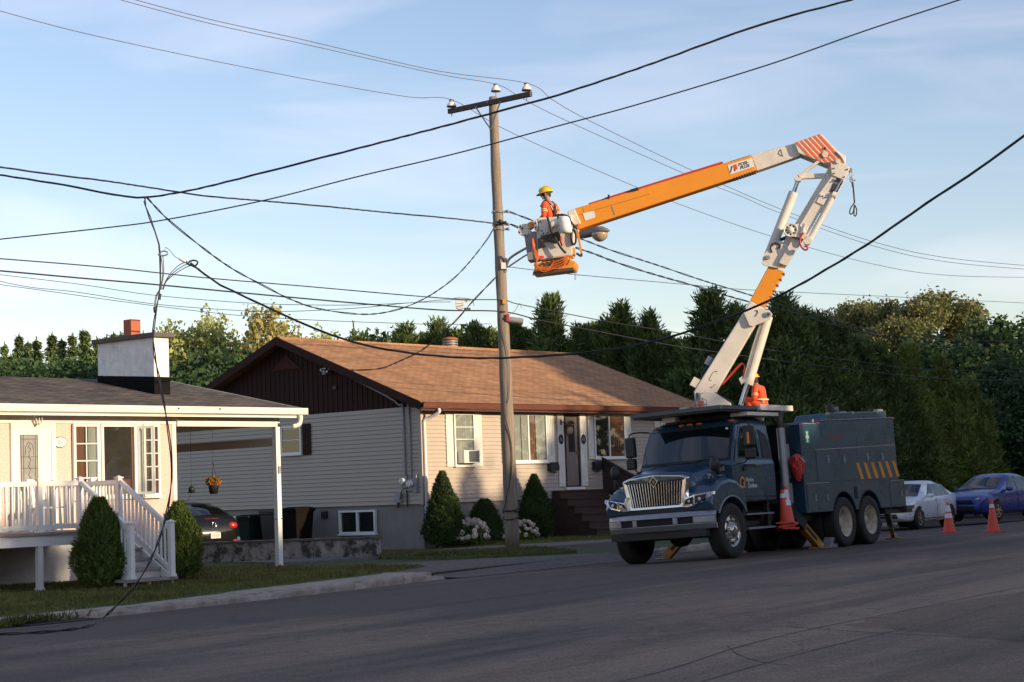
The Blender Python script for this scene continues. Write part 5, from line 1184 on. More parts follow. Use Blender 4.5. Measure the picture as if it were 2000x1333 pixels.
for d, xs_, z in ((dA, (-4.35, -5.15), 1.88), (dB, (-6.35, -7.15), 1.92)):
    mb = MB().use(M['galv'])
    for x in xs_: mb.box(x - .03, yb + .011, z - .10, x + .03, yb + .022, z + .06).box(x - .05, yb + .011, z - .04, x + .05, yb + .03, z - .015)
    mb.build('latch', d)
for d, x in ((dC, -3.6), (dD, -4.16), (dE, -8.02)): MB().use(M['galv']).box(x - .025, yb + .011, 1.0, x + .025, yb + .022, 1.13).box(x - .045, yb + .011, 1.0, x + .02, yb + .03, 1.02).build('latch', d)
mb = MB().use(M['alu'])
mb.bar((-3.73, yb + .012, 2.06), (-7.86, yb + .012, 2.165), .025, .022).bar((-3.2, yb + .012, 1.362), (-4.3, yb + .012, 1.375), .025, .018).bar((-7.42, yb + .012, 1.36), (-8.2, yb + .012, 1.365), .025, .018).box(-3.25, 1.19, 2.605, -3.95, 1.206, 2.622)
mb.use(M['navydark']).bar((-4.1, yb + .006, 2.67), (-7.92, yb + .006, 2.775), .016, .012); mb.build('drip_rail', body)
mb = MB().use(M['stripe'])
for k in range(6):
    x = -5.72 - k * .385; z = 1.775 + k * .005
    mb.add([(x, yb + .0125, z), (x - .15, yb + .0125, z), (x - .36, yb + .0125, z - .36), (x - .19, yb + .0125, z - .36)], [(0, 1, 2, 3)])
mb.build('hazard_stripe', body, fix=False)
mb = MB().use(M['green']).box(-3.36, yb + .007, 2.20, -3.54, yb + .011, 2.46).use(M['sign']).box(-3.425, yb + .0115, 2.22, -3.475, yb + .014, 2.44).box(-3.38, yb + .0116, 2.30, -3.52, yb + .0139, 2.36); mb.build('first_aid_sign', body)
mb = MB().use(M['redlens']); mb.add([(-4.55, yb + .008, 2.40), (-4.62, yb + .008, 2.40), (-4.72, yb + .008, 2.26), (-4.66, yb + .008, 2.26)], [(0, 1, 2, 3)]); mb.add([(-4.83, yb + .008, 2.26), (-4.90, yb + .008, 2.28), (-5.2, yb + .008, 2.40), (-4.98, yb + .008, 2.37)], [(0, 1, 2, 3)]); mb.build('red_mark', body, fix=False)
mb = MB().use(M['redlens'])
for x, z in ((-3.3, 2.60), (-4.02, 2.63), (-7.93, 2.77)): mb.sph((x, 1.2, z), (.04, .03, .025), 8, 5)
mb.build('side_marker', body)
mb = MB().use(M['galv'])
for x in (-3.8, -4.55): mb.box(x - .04, 1.15, 2.635 + (.05 if x < -4.2 else 0), x + .04, 1.207, 2.70)
for x in (-4.95, -6.2, -7.5): mb.box(x - .05, .99, 2.87 - (x + 4.95) * .028 - .045, x + .05, 1.03, 2.89 - (x + 4.95) * .028)
mb.build('lid_hinge', body)
mb = MB().use(M['galv']).box(-7.9, .9, 2.93, -7.6, 1.0, 3.0).box(-7.95, .88, 2.80, -7.93, 1.03, 2.97); mb.build('rear_bracket', body)
mb = MB().use(M['black']).cyl((-5.55, .8, 2.88), (-5.55, .8, 3.03), .10).sph((-5.55, .8, 3.03), (.1, .1, .07), 12, 5).use(M['greymetal']).box(-5.75, .6, 2.87, -6.05, .95, 2.93).box(-5.78, .72, 2.93, -5.82, .78, 3.05).box(-5.98, .72, 2.93, -6.02, .78, 3.05).cyl((-5.8, .75, 3.0), (-6.0, .75, 3.0), .03); mb.build('winch', body)
mb = MB().use(M['greymetal']).box(-8.27, 1.1, .98, -8.34, 1.2, 1.12).use(M['lens']).box(-8.34, 1.1, 1.0, -8.37, 1.22, 1.14); mb.build('tail_lamp', tk)
mb = MB().use(M['cap']).box(-8.27, .3, .70, -8.7, 1.2, .78).use(M['armwood']).box(-8.30, 1.0, .62, -8.62, 1.18, .70); mb.build('rear_step', tk)
mb = MB().use(M['dark']).box(-7.1, 1.0, .62, -7.16, 1.19, 1.0); mb.build('mud_flap', tk)
# red cover bag beside the body
t = thing('red_cover_bag', 'bright red plastic bag tied over a fitting between the truck cab and body', 'bag', TM @ Matrix.Translation((-2.98, 1.16, 1.78)))
mb = MB().use(M['red']); rg = []
for i in range(9):
    z = -.36 + .56 * i / 8; r = .05 + .13 * math.sin(min(1, i / 6.5) * math.pi * .62) if i < 8 else .06
    rg.append([(r * (1 + .18 * math.sin(j * 2.6 + i * 1.7)) * math.cos(j * math.pi / 8), r * .7 * (1 + .15 * math.sin(j * 1.9 + i)) * math.sin(j * math.pi / 8), z) for j in range(16)])
mb.rings(rg, smooth=False); mb.build('bag_body', t)
MB().use(M['sign']).bar((.06, .12, .10), (-.05, .135, .02), .05, .012).build('bag_patch', t)
# outriggers
def outrigger(p0, p1, w=.17, shoe=True):
    mb = MB(TI).use(M['brass']); a, b = TM @ Vector(p0), Vector(p1); mid = a.lerp(b, .42)
    mb.bar(mid, b, w * .82, w); mb.use(M['navydark']).bar(a, a.lerp(b, .5), w * 1.1, w * 1.28); mb.use(M['dark']); u = (b - a).normalized(); sidev = u.cross(Vector((0, 0, 1))).normalized(); up_ = sidev.cross(u)
    for s_ in (-1, 1): mb.bar(a.lerp(b, .54) + up_ * (w * .0) + sidev * s_ * (w * .42), a.lerp(b, .84) + sidev * s_ * (w * .42), w * .35, .012, up=sidev)
    o = mb.build('outrigger', tk)
    mb = MB(TI).use(M['brass']); mb.box(b.x - .22, b.y - .18, b.z - .05, b.x + .22, b.y + .18, b.z - .025); mb.use(M['galv']).box(b.x - .08, b.y - .08, b.z - .024, b.x + .08, b.y + .08, b.z + .06); mb.build('foot_pad', o)
outrigger((-2.62, .98, .95), road_pt(1600, 1072, .06)); outrigger((-7.7, .95, .72), road_pt(1745, 1053, .06), .11)
outrigger((-2.7, -.9, .95), TM @ Vector((-2.7, -1.95, .05))); outrigger((-7.7, -.95, .72), TM @ Vector((-7.9, -1.6, .06)), .11)
# deck over the cab
mb = MB().use(M['deckmetal']); dk = [(-.15, -1.02), (-.15, 1.02), (-3.15, 1.10), (-3.15, -1.02)]
mb.prism(dk, lambda p, t: (p[0], p[1], t), 2.885, 2.96); mb.use(M['black']).box(-.2, -.98, 2.845, -3.0, 1.0, 2.884)
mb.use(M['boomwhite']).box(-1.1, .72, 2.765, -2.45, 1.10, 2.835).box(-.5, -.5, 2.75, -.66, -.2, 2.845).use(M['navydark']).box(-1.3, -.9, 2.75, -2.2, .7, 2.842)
mb.use(M['boomwhite']).box(-1.65, 1.03, 2.875, -3.10, 1.115, 2.985)
deck = mb.build('cab_deck', tk)
mb = MB().use(M['galv'])
bx = (-1.0, .12, 2.961)
for k in range(6): a = k * math.pi / 3; mb.tube([(bx[0] + .13 * math.cos(a), bx[1] + .13 * math.sin(a), 2.961), (bx[0] + .12 * math.cos(a), bx[1] + .12 * math.sin(a), 3.16), (bx[0] + .05 * math.cos(a), bx[1] + .05 * math.sin(a), 3.2)], .008, 5)
mb.lathe([(.13, 3.06), (.14, 3.065), (.13, 3.07)], (bx[0], bx[1], 0), n=16); bc = mb.build('beacon_cage', deck)
MB().use(M['amber']).lathe([(.08, 2.965), (.085, 3.1), (.05, 3.15), (0, 3.16)], (bx[0], bx[1], 0), n=14).build('beacon', bc)
MB().use(M['lens']).box(-.78, -.25, 2.962, -.90, -.08, 3.04).build('work_light', deck, bevel=.01)
# ------------------------------------------------------------------ boom of the truck
_w = TM @ Vector((-2.6, 0, 3)); B = frame((_w.x, _w.y, 0), -8.0); TB = TI @ B
def bp(px, py, y=0.0): return on_plane(B, px, py, 1, y)
def bpoly(mb, pts, y0, y1, smooth=False):
    P = [bp(x, y, y0) for x, y in pts]; return mb.prism([(p.x, p.z) for p in P], lambda p, t: (p[0], t, p[1]), y0, y1, smooth)
def bcyl(mb, a, b, r, y=0.0, r1=None, n=16): return mb.cyl(bp(*a, y), bp(*b, y), r, r1, n)
def bpin(mb, c, r, y0, y1, n=18):
    p = bp(*c, y0); return mb.cyl((p.x, y0, p.z), (p.x, y1, p.z), r, n=n)
# turret on the deck
mb = MB(TB).use(M['boomwhite'])
for y0, y1 in ((-.36, -.27), (.27, .36)): bpoly(mb, [(1367, 772), (1377, 764), (1394, 766), (1428, 788), (1427, 806), (1386, 808), (1368, 793)], y0, y1)
bpoly(mb, [(1384, 790), (1428, 789), (1427, 812), (1384, 812)], -.26, .26); mb.cyl((0, 0, 2.70), (0, 0, 2.95), .62, n=28)
bpin(mb, (1379, 786), .05, -.40, .40); tur = mb.build('turret', tk, bevel=.015)
mb = MB(TB).use(M['black'])
for k in range(2): mb.tube(catmull([bp(1394, 766 + k * 4, -.2), bp(1412, 776 + k * 4, -.22), bp(1432, 787 + k * 4, -.2)], 5), .018, 6)
mb.tube(catmull([bp(1362, 768, -.3), bp(1363, 785, -.34), bp(1371, 800, -.34), bp(1384, 806, -.3)], 6), .03, 6); mb.build('hydraulic_hose', tur)
# lower boom
mb = MB(TB).use(M['boomwhite'])
bpoly(mb, [(1355, 766), (1360, 757), (1466, 588), (1492, 602), (1475, 637), (1398, 767), (1384, 790), (1374, 797), (1363, 794), (1357, 782)], -.22, .22); lbm = mb.build('lower_boom', tk, bevel=.02)
mb = MB(TB).use(M['boomwhite']); bpoly(mb, [(1452, 609), (1457, 606), (1490, 604), (1502, 606), (1509, 614), (1504, 624), (1470, 638), (1464, 636)], -.30, -.225); bpoly(mb, [(1452, 609), (1457, 606), (1490, 604), (1502, 606), (1509, 614), (1504, 624), (1470, 638), (1464, 636)], .225, .30)
mb.use(M['galv']); bpin(mb, (1500.5, 614.5), .055, -.34, .34); mb.use(M['black']); bpin(mb, (1500.5, 614.5), .025, -.345, -.339); mb.build('cylinder_lug', lbm)
mb = MB(TB).use(M['alu'])
mb.tube(catmull([bp(1477, 606, -.31), bp(1481, 609, -.31), bp(1479, 614, -.31), bp(1476, 618, -.31)], 5), .012, 5)
for x, y in ((1400, 726), (1389, 743), (1392, 756), (1396, 752), (1390, 757)): bpin(mb, (x, y), .012, -.235, -.219, 8)
mb.tube(catmull([bp(1385, 742, -.224), bp(1393, 728, -.224), bp(1400, 725, -.224)], 4), .006, 5); mb.build('fixing', lbm)
mb = MB(TB).use(M['galv']); bcyl(mb, (1389, 698), (1381, 713), .07, -.05); mb.use(M['black']); mb.tube(catmull([bp(1393, 694, -.05), bp(1385, 712, 0), bp(1376, 724, 0), bp(1373, 733, 0), bp(1376, 740, 0)], 6), .035, 6); bcyl(mb, (1372, 727), (1376, 738), .04)
mb.use(M['boomwhite']); bpoly(mb, [(1356, 736), (1369, 743), (1359, 758), (1347, 752)], -.2, .05); mb.build('boom_fittings', lbm)
mb = MB(TB).use(M['boomorange']); bpoly(mb, [(1503, 516), (1465, 587), (1492, 602), (1532, 531)], -.19, .19); om = mb.build('insulator_section', tk, bevel=.015)
mb = MB(TB).use(M['galv'])
for k in range(6):
    f = k / 5
    if f < .6: bpin(mb, (1502.5 - f * 36, 518 + f * 70), .014, -.21, .21, 8)
    bpin(mb, (1531.5 - f * 30, 534 + f * 56), .014, -.21, .21, 8)
mb.build('bolt', om)
# lift cylinder
mb = MB(TB).use(M['boomwhite']); bcyl(mb, (1499, 618), (1460, 751), .115, 0); cyl_ = mb.build('lift_cylinder', tk)
mb = MB(TB).use(M['chrome']); bcyl(mb, (1460, 751), (1447, 792), .055, 0); mb.build('rod', cyl_)
mb = MB(TB).use(M['boomwhite']); bpoly(mb, [(1443, 740), (1450, 735), (1454, 745), (1448, 752)], -.14, -.05); mb.use(M['galv']).tube(catmull([bp(1482, 640, -.13), bp(1468, 684, -.14), bp(1459, 716, -.15), bp(1452, 740, -.14)], 5), .016, 6).tube(catmull([bp(1489, 640, -.14), bp(1474, 690, -.15), bp(1461, 737, -.15)], 5), .016, 6); mb.build('cylinder_pipe', cyl_)
mb = MB(TB).use(M['red'])
for q in range(2): mb.tube(catmull([bp(1411, 750 + q * 2, -.1), bp(1426, 733 + q * 3, -.1), bp(1440, 717 + q * 3, -.1), bp(1449, 710 + q * 2, -.1), bp(1454, 716, -.1), bp(1452, 728, -.1), bp(1449, 740, -.1)], 6), .013, 6)
mb.build('red_hose', lbm)
# upper half of the lower boom, with brackets
mb = MB(TB).use(M['boomwhite'])
bpoly(mb, [(1503, 517), (1489, 514), (1492, 511), (1517, 493), (1553, 437), (1604, 352), (1622, 322), (1640, 332), (1640, 352), (1553, 487), (1534, 521)], -.17, .20); ub = mb.build('boom_column', tk, bevel=.015)
mb = MB(TB).use(M['boomwhite'])
bpoly(mb, [(1626, 342), (1650, 352), (1613, 420), (1602, 414), (1582, 449), (1559, 483), (1537, 520), (1521, 514), (1567, 432), (1593, 388)], -.31, -.175)
bpoly(mb, [(1622, 318), (1650, 320), (1660, 328), (1648, 352), (1624, 342)], -.34, -.18); bpoly(mb, [(1622, 318), (1650, 320), (1660, 328), (1648, 352), (1624, 342)], .2, .33)
bpoly(mb, [(1603, 379), (1618, 386), (1608, 402), (1594, 395)], -.335, -.312)
pl = mb.build('side_plate', ub, bevel=.008)
mb = MB(TB).use(M['black']); bpoly(mb, [(1628, 358), (1634, 361), (1626, 377), (1621, 374)], -.325, -.311); bpoly(mb, [(1634, 347), (1645, 352), (1641, 357), (1632, 353)], -.356, -.342)
mb.use(M['armwood']); bpoly(mb, [(1630, 359), (1636, 361), (1630, 372), (1625, 370)], -.33, -.326)
for x, y in ((1629, 339), (1649, 346), (1631, 353), (1655, 331), (1629, 329), (1607, 383), (1612, 386)): bpin(mb, (x, y), .016, -.36, -.3, 8)
mb.build('fixing', pl)
mb = MB(TB).use(M['boomwhite']); bpoly(mb, [(1487, 515), (1492, 497), (1500, 489), (1524, 470), (1545, 484), (1520, 524), (1494, 519)], -.24, -.175); mb.use(M['alu']); bpin(mb, (1500, 503), .045, -.28, -.23); mb.build('cylinder_bracket', ub)
mb = MB(TB).use(M['boomwhite']); bcyl(mb, (1498, 508), (1550, 376), .10, -.12); cy2 = mb.build('jib_cylinder', ub); mb = MB(TB).use(M['chrome']); bcyl(mb, (1550, 377), (1559, 350), .045, -.12); mb.build('rod', cy2)
mb = MB(TB).use(M['black']).tube(catmull([bp(1508, 494, -.25), bp(1505, 482, -.27), bp(1513, 475, -.27), bp(1524, 480, -.25), bp(1518, 486, -.25)], 6), .016, 6).tube(catmull([bp(1520, 470, -.1), bp(1532, 466, -.1), bp(1545, 460, -.1)], 5), .04, 6); mb.build('hydraulic_hose', ub)
mb = MB(TB).use(M['boomwhite'])
mb.bar(bp(1557.5, 346, -.12), bp(1612, 344, -.12), .10, .11, up=(0, 1, 0)); mb.bar(bp(1560, 346, -.2), bp(1604, 312, -.2), .06, .12, up=(0, 1, 0)).bar(bp(1560, 346, -.03), bp(1604, 312, -.03), .06, .12, up=(0, 1, 0)); bpin(mb, (1559, 347), .075, -.25, .02); mb.build('link_arm', ub, bevel=.01)
mb = MB(TB).use(M['boomwhite']); bcyl(mb, (1629, 381), (1577, 476), .062, -.32); bpin(mb, (1577, 470), .085, -.42, -.2); bcyl(mb, (1625, 381), (1633, 384), .08, -.32); c3 = mb.build('levelling_cylinder', ub)
mb = MB(TB).use(M['chrome']); bcyl(mb, (1631, 377), (1644, 353), .04, -.32); mb.build('rod', c3)
mb = MB(TB).use(M['boomwhite'])
p = bp(1544, 450, -.40); mb.lathe([(0, -.06), (.06, -.06), (.065, -.03), (.115, -.03), (.13, -.05), (.145, -.05), (.145, .05), (.0, .05)], (p.x, p.y, p.z), 'y', 22); mb.use(M['black'])
for k in range(8): a = k * math.pi / 4; mb.cyl((p.x + .092 * math.cos(a), p.y - .034, p.z + .092 * math.sin(a)), (p.x + .092 * math.cos(a), p.y - .028, p.z + .092 * math.sin(a)), .02, n=8)
mb.use(M['boomwhite']); bpoly(mb, [(1551, 440), (1560, 437), (1578, 462), (1572, 468), (1560, 464), (1548, 462)], -.42, -.3); mb.use(M['galv']); bpoly(mb, [(1568, 436), (1572, 438), (1566, 458), (1562, 456)], -.46, -.42); mb.cyl(bp(1538, 456, -.3), bp(1560, 466, -.3), .05); mb.build('jib_winch', ub)
mb = MB(TB).use(M['red']).tube(catmull([bp(1569, 455, -.45), bp(1563, 466, -.45), bp(1564, 480, -.45), bp(1571, 488, -.45), bp(1577, 487, -.45), bp(1576, 481, -.45), bp(1571, 483, -.45)], 6), .022, 6); mb.build('red_hose', ub)
mb = MB(TB).use(M['galv']); bpin(mb, (1661, 332), .04, -.2, -.08); mb.tube(catmull([bp(1661, 333, -.15), bp(1665, 340, -.15), bp(1662, 347, -.15), bp(1660, 341, -.15), bp(1661, 334, -.15)], 5), .012, 5).tube(catmull([bp(1662, 346, -.15), bp(1666, 352, -.15), bp(1664, 357, -.15), bp(1660, 352, -.15), bp(1662, 346, -.15)], 5), .012, 5).cyl(bp(1660, 351, -.15), bp(1671, 353, -.15), .012)
mb.use(M['strap']).tube([bp(1665, 356, -.15), bp(1667, 372, -.15), bp(1669, 396, -.15)], .018, 6).tube(catmull([bp(1669, 396, -.15), bp(1661, 408, -.15), bp(1660, 418, -.15), bp(1666, 416, -.15), bp(1669, 402, -.15), bp(1673, 410, -.15), bp(1672, 421, -.15), bp(1668, 420, -.15), bp(1669, 400, -.15)], 6), .014, 6); mb.use(M['armwood']).cyl(bp(1665, 356, -.15), bp(1666, 366, -.15), .022); mb.build('hanging_hook', ub)
# upper boom
mb = MB(TB).use(M['boomorange']); bpoly(mb, [(1121, 408), (1466, 303), (1478, 334), (1129, 449)], -.19, .19); upb = mb.build('upper_boom', tk, bevel=.02)
mb = MB(TB).use(M['boomwhite']); bpoly(mb, [(1466.5, 303), (1553, 280), (1564, 304), (1478.5, 334)], -.165, .165); mb.build('upper_boom_butt', tk, bevel=.015)
mb = MB(TB).use(M['boomwhite']); bpoly(mb, [(1552, 279), (1603, 261), (1637, 296), (1652, 305), (1651, 322), (1621, 324), (1559, 299)], -.26, .26); el_ = mb.build('elbow_hood', tk, bevel=.012)
mb = MB(TB).use(M['hoodred'])
for k in range(6):
    f0 = k / 6.0 + .03; f1 = f0 + .088
    a0 = (1552 + 51 * f0, 279 - 18 * f0); a1 = (1552 + 51 * f1, 279 - 18 * f1)
    e0, e1 = (1559 + 62 * f0 + 0, 299 + 25 * f0), (1559 + 62 * f1, 299 + 25 * f1)
    s0 = (a0[0] + 33, a0[1] + 36); s1 = (a1[0] + 33, a1[1] + 36)
    def clip(pp, q):
        # keep the stripe inside the lower edge of the hood
        for t in np.linspace(1, 0.2, 40):
            x, y = pp[0] + (q[0] - pp[0]) * t, pp[1] + (q[1] - pp[1]) * t
            if y < 299 + (x - 559 - 1000) * 25 / 62 - .6 and x < 1650: return (x, y)
        return pp
    s0 = clip(a0, (a0[0] + 66, a0[1] + 72)); s1 = clip(a1, (a1[0] + 66, a1[1] + 72))
    bpoly(mb, [a0, a1, s1, s0], -.268, -.261)
mb.build('hood_stripe', el_)
mb = MB(TB).use(M['boomwhite']); bpin(mb, (1612, 302), .065, -.30, -.26); bpin(mb, (1637, 315), .05, -.38, .38); mb.use(M['black']); bpin(mb, (1611, 290), .025, -.29, -.26); bpin(mb, (1618, 304), .018, -.29, -.26)
mb.use(M['boomwhite']); mb.tube(catmull([bp(1634, 297, -.28), bp(1645, 308, -.28), bp(1650, 318, -.28)], 4), .022, 6); mb.build('pivot_pin', el_)
mb = MB(TB).use(M['armwood']); mb.tube([bp(1524, 293, -.168), bp(1520, 300, -.168), bp(1526, 305, -.168), bp(1530, 305, -.168)], .007, 5); mb.tube([bp(1525, 292, -.168), bp(1528, 305, -.168)], .006, 5); mb.build('lifting_eye', upb)
mb = MB(TB).use(M['red']).bar(bp(1182, 390, -.1), bp(1412, 319, -.1), .13, .055).bar(bp(1150, 399, -.1), bp(1185, 388.5, -.1), .08, .03); mb.use(M['black']).box(*(bp(1187, 389, -.2)), *(bp(1191, 382, -.1))).bar(bp(1232, 373, -.21), bp(1247, 369, -.21), .03, .06); mb.build('hose_cover', upb)
mb = MB(TB).use(M['boomorange']).bar(bp(1140, 412, -.193), bp(1268, 373, -.193), .006, .15, up=(0, 0, 1)); mb.use(M['brass']).bar(bp(1132, 419.5, -.192), bp(1268, 379.5, -.192), .012, .012); mb.use(M['alu']).bar(bp(1195, 403, -.194), bp(1201, 420, -.194), .02, .006, up=(0, 1, 0)); mb.build('boom_rib', upb)
mb = MB(TB).use(M['sign']); bpoly(mb, [(1138, 417), (1160, 412), (1163, 425), (1143, 431.5)], -.199, -.195); mb.build('data_plate', upb)
mb = MB(TB).use(M['galv'])
for k in range(9):
    f = k / 8.0
    bpin(mb, (1430 + 35 * f, 314.5 - 11 * f), .012, -.2, .2, 7); bpin(mb, (1436 + 40 * f, 347.5 - 14 * f), .012, -.2, .2, 7)
mb.build('bolt', upb)
# maker's plate on the boom
mb = MB(TB).use(M['sign']); bpoly(mb, [(1421, 323), (1469, 308.5), (1474, 325), (1427, 341)], -.197, -.1905); pl8 = mb.build('maker_plate', upb)
mb = MB(TB).use(M['black']); bpoly(mb, [(1428, 325), (1431, 324), (1428, 337), (1426, 338)], -.2, -.1975); bpoly(mb, [(1432, 323.5), (1434, 323), (1437, 334), (1434, 335)], -.2, -.1975); mb.use(M['cone']); bpoly(mb, [(1432, 322.5), (1438.5, 320.5), (1441, 330.5), (1434.5, 332.5)], -.2005, -.198); mb.build('maker_mark', pl8)
xd = (bp(1469, 308.5) - bp(1421, 323)); xd.y = 0; xd.normalize(); ud = Vector((-xd.z, 0, xd.x)); R3 = TB.to_3x3()
for s_, (x, y) in (('POSI-', (1442.5, 325.5)), ('PLUS', (1446, 331.5))):
    text(s_, .092, TB @ bp(x, y, -.2), R3 @ xd, R3 @ ud, M['black'], pl8, 'lettering', bold=True, shear=.25)
mb = MB(TB).use(M['boomwhite']); bpoly(mb, [(1108, 413), (1122, 408), (1135, 437), (1118, 441), (1112, 440)], -.22, .22); mb.build('boom_tip', tk, bevel=.02)
# ------------------------------------------------------------------ bucket with its fittings
bq = MB(TB).use(M['boomwhite'])
P = [(1050, 432), (1115, 424), (1112, 501), (1051, 508)]
f = [bp(x, y, -.30) for x, y in P]; x0, x1, zt, zbm = f[0].x, f[1].x, f[0].z, f[3].z
def ring(z, g): return [(x0 - .02 + g, -.30 + g, z), (x1 - g, -.30 + g, z + .05), (x1 - g, .30 - g, z + .05), (x0 - .02 + g, .30 - g, z)]
bq.rings([ring(zbm, .03), ring(zbm + .02, .0), ring(zt - .02, -.015), ring(zt + .01, -.03), ring(zt + .04, -.03), ring(zt + .04, .015), ring(zbm + .05, .04)], smooth=False)
bk = bq.build('bucket', tk, bevel=.018, seg=3)
mb = MB(TB).use(M['greymetal']); bpoly(mb, [(1024, 462), (1042, 452), (1051, 452), (1051, 507), (1031, 510)], -.24, .2); mb.build('bucket_shaded_side', bk, bevel=.012)  # grey colour stands in for shade on the bucket's left face
mb = MB(TB).use(M['boomorange']); bpoly(mb, [(1030, 436), (1040, 432), (1041, 444), (1033, 449)], -.28, -.08); bpoly(mb, [(1112, 486), (1121, 483), (1121, 497), (1112, 500)], -.28, .1); mb.build('mount_arm', bk, bevel=.01)
mb = MB(TB).use(M['boomwhite']); bpoly(mb, [(1011, 447), (1016, 438), (1032, 437), (1033, 455), (1027, 464), (1013, 457)], -.28, -.18); mb.use(M['black']); 
for x, y in ((1014, 454), (1026, 460), (1016, 442), (1020, 446)): bpin(mb, (x, y), .022, -.3, -.27, 8)
mb.build('mount_plate', bk, bevel=.008)
mb = MB(TB).use(M['boomwhite']); bpoly(mb, [(1041, 430), (1049, 429), (1050, 449), (1044, 450)], -.40, -.28); bpoly(mb, [(1051, 426), (1069, 424), (1071, 452), (1064, 460), (1055, 459)], -.38, -.335); mb.use(M['black'])
for x, y in ((1055, 433), (1058, 451), (1061, 456), (1046, 436), (1046, 445)): bpin(mb, (x, y), .016, -.42, -.335, 8)
mb.build('control_panel', bk, bevel=.008)
mb = MB(TB).use(M['vinyl']); p = bp(1104, 441, -.52); tp = bp(1101, 424, -.52)
rg = []
for (h, r) in ((-.17, .03), (-.165, .09), (-.14, .125), (-.08, .135), (.08, .135), (.14, .13), (.18, .11), (.2, .05)):
    d = Vector((-.12, 0, 1)).normalized(); c = p + d * h; rg.append([c + Vector((r * math.cos(a), r * math.sin(a), 0)) for a in np.linspace(0, 2 * math.pi, 18, endpoint=False)])
mb.rings(rg); p = bp(1083, 437, -.48); rg = []
for (h, r) in ((-.10, .03), (-.095, .07), (-.05, .09), (.05, .09), (.10, .07), (.11, .03)): rg.append([p + Vector((h * 1.1 + 0, 0, .35 * h)) + Vector((0, r * math.cos(a), r * math.sin(a))) for a in np.linspace(0, 2 * math.pi, 14, endpoint=False)])
mb.rings(rg); mb.build('tool_cover', bk)
mb = MB(TB).use(M['armwood']); bpoly(mb, [(1057, 462), (1090, 452), (1096, 465), (1088, 475), (1062, 470), (1055, 478), (1052, 482), (1050, 470)], -.40, -.31); mb.use(M['black']); bpoly(mb, [(1050, 464), (1062, 474), (1066, 482), (1051, 486)], -.42, -.36); mb.build('tool_apron', bk, bevel=.01)
mb = MB(TB).use(M['strap'])
for P_ in ([(1069, 424), (1074, 440), (1077, 452), (1085, 467), (1096, 485), (1105, 495)], [(1085, 421), (1098, 420), (1110, 424), (1116, 435), (1127, 448)], [(1087, 420), (1092, 428), (1094, 433)]):
    mb.tube(catmull([bp(x, y, -.45 - .1 * (y < 460)) for x, y in P_], 6), .026, 6)
mb.build('lanyard', bk)
mb = MB(TB).use(M['black']); p = bp(1120, 464, -.3)
for k in range(4): mb.tube([p + Vector((.05 * math.cos(a) + k * .005, -.02 * k, .16 * math.sin(a))) for a in np.linspace(0, 2 * math.pi, 20)], .02, 6)
mb.build('cable_coil', bk)
mb = MB(TB).use(M['boomorange']).bar(bp(1126, 444, -.25), bp(1136, 496, -.25), .04, .09, up=(0, 1, 0)).use(M['armwood']).tube(catmull([bp(1136, 496, -.25), bp(1135, 500, -.25), bp(1130, 498, -.25), bp(1126, 495, -.25)], 5), .028, 6); mb.build('side_strap', bk)
# orange base under the bucket
mb = MB(TB).use(M['boomorange']); bpoly(mb, [(1046, 514), (1103, 505), (1125, 511), (1122, 527), (1040, 537)], -.32, .30); bpoly(mb, [(1103, 498), (1112, 497), (1112, 508), (1103, 508)], -.2, .2); base = mb.build('platform_base', tk, bevel=.03)
mb = MB(TB).use(M['armwood']); bpoly(mb, [(1041, 531), (1121, 522.5), (1119, 528), (1040, 538.5)], -.335, -.322); mb.build('base_lip', base)
mb = MB(TB).use(M['hoseorange'])
for q in range(4): mb.tube(catmull([bp(1040 + q * 2, 462 + q * 4, -.36), bp(1041 + q, 485, -.40), bp(1046 + q * 2, 503, -.42), bp(1050 - q * 2, 520, -.40), bp(1060 + q * 4, 531 - q * 3, -.4), bp(1080, 526 - q * 4, -.40), bp(1097, 522 - q * 5, -.40), bp(1110, 508 - q * 3, -.36)], 7), .013, 5)
mb.use(M['red'])
for q in range(3): mb.tube(catmull([bp(1045, 492 + q * 4, -.38), bp(1050, 500 + q * 3, -.40), bp(1062, 501 + q, -.35)], 6), .014, 5)
mb.tube(catmull([bp(1095, 463, -.40), bp(1096, 472, -.42), bp(1099, 480, -.40)], 5), .03, 6)
mb.use(M['armwood'])
for q in range(5): mb.tube(catmull([bp(1052 + q * 9, 522 - q, -.37), bp(1060 + q * 9, 514 - 2 * q, -.38), bp(1070 + q * 9, 521 - q, -.37), bp(1076 + q * 9, 512 - q, -.36)], 5), .013, 5)
mb.build('hose_bundle', base)
mb = MB(TB).use(M['galv'])
for k in range(9): c = bp(1123.5 + .4 * (k % 2), 516 + k * 3.6, -.28); mb.tube([c + Vector((.014 * math.cos(a), .010 * (k % 2) * math.sin(a), .022 * math.sin(a))) for a in np.linspace(0, 2 * math.pi, 9)], .005, 4)
mb.build('hanging_chain', base)

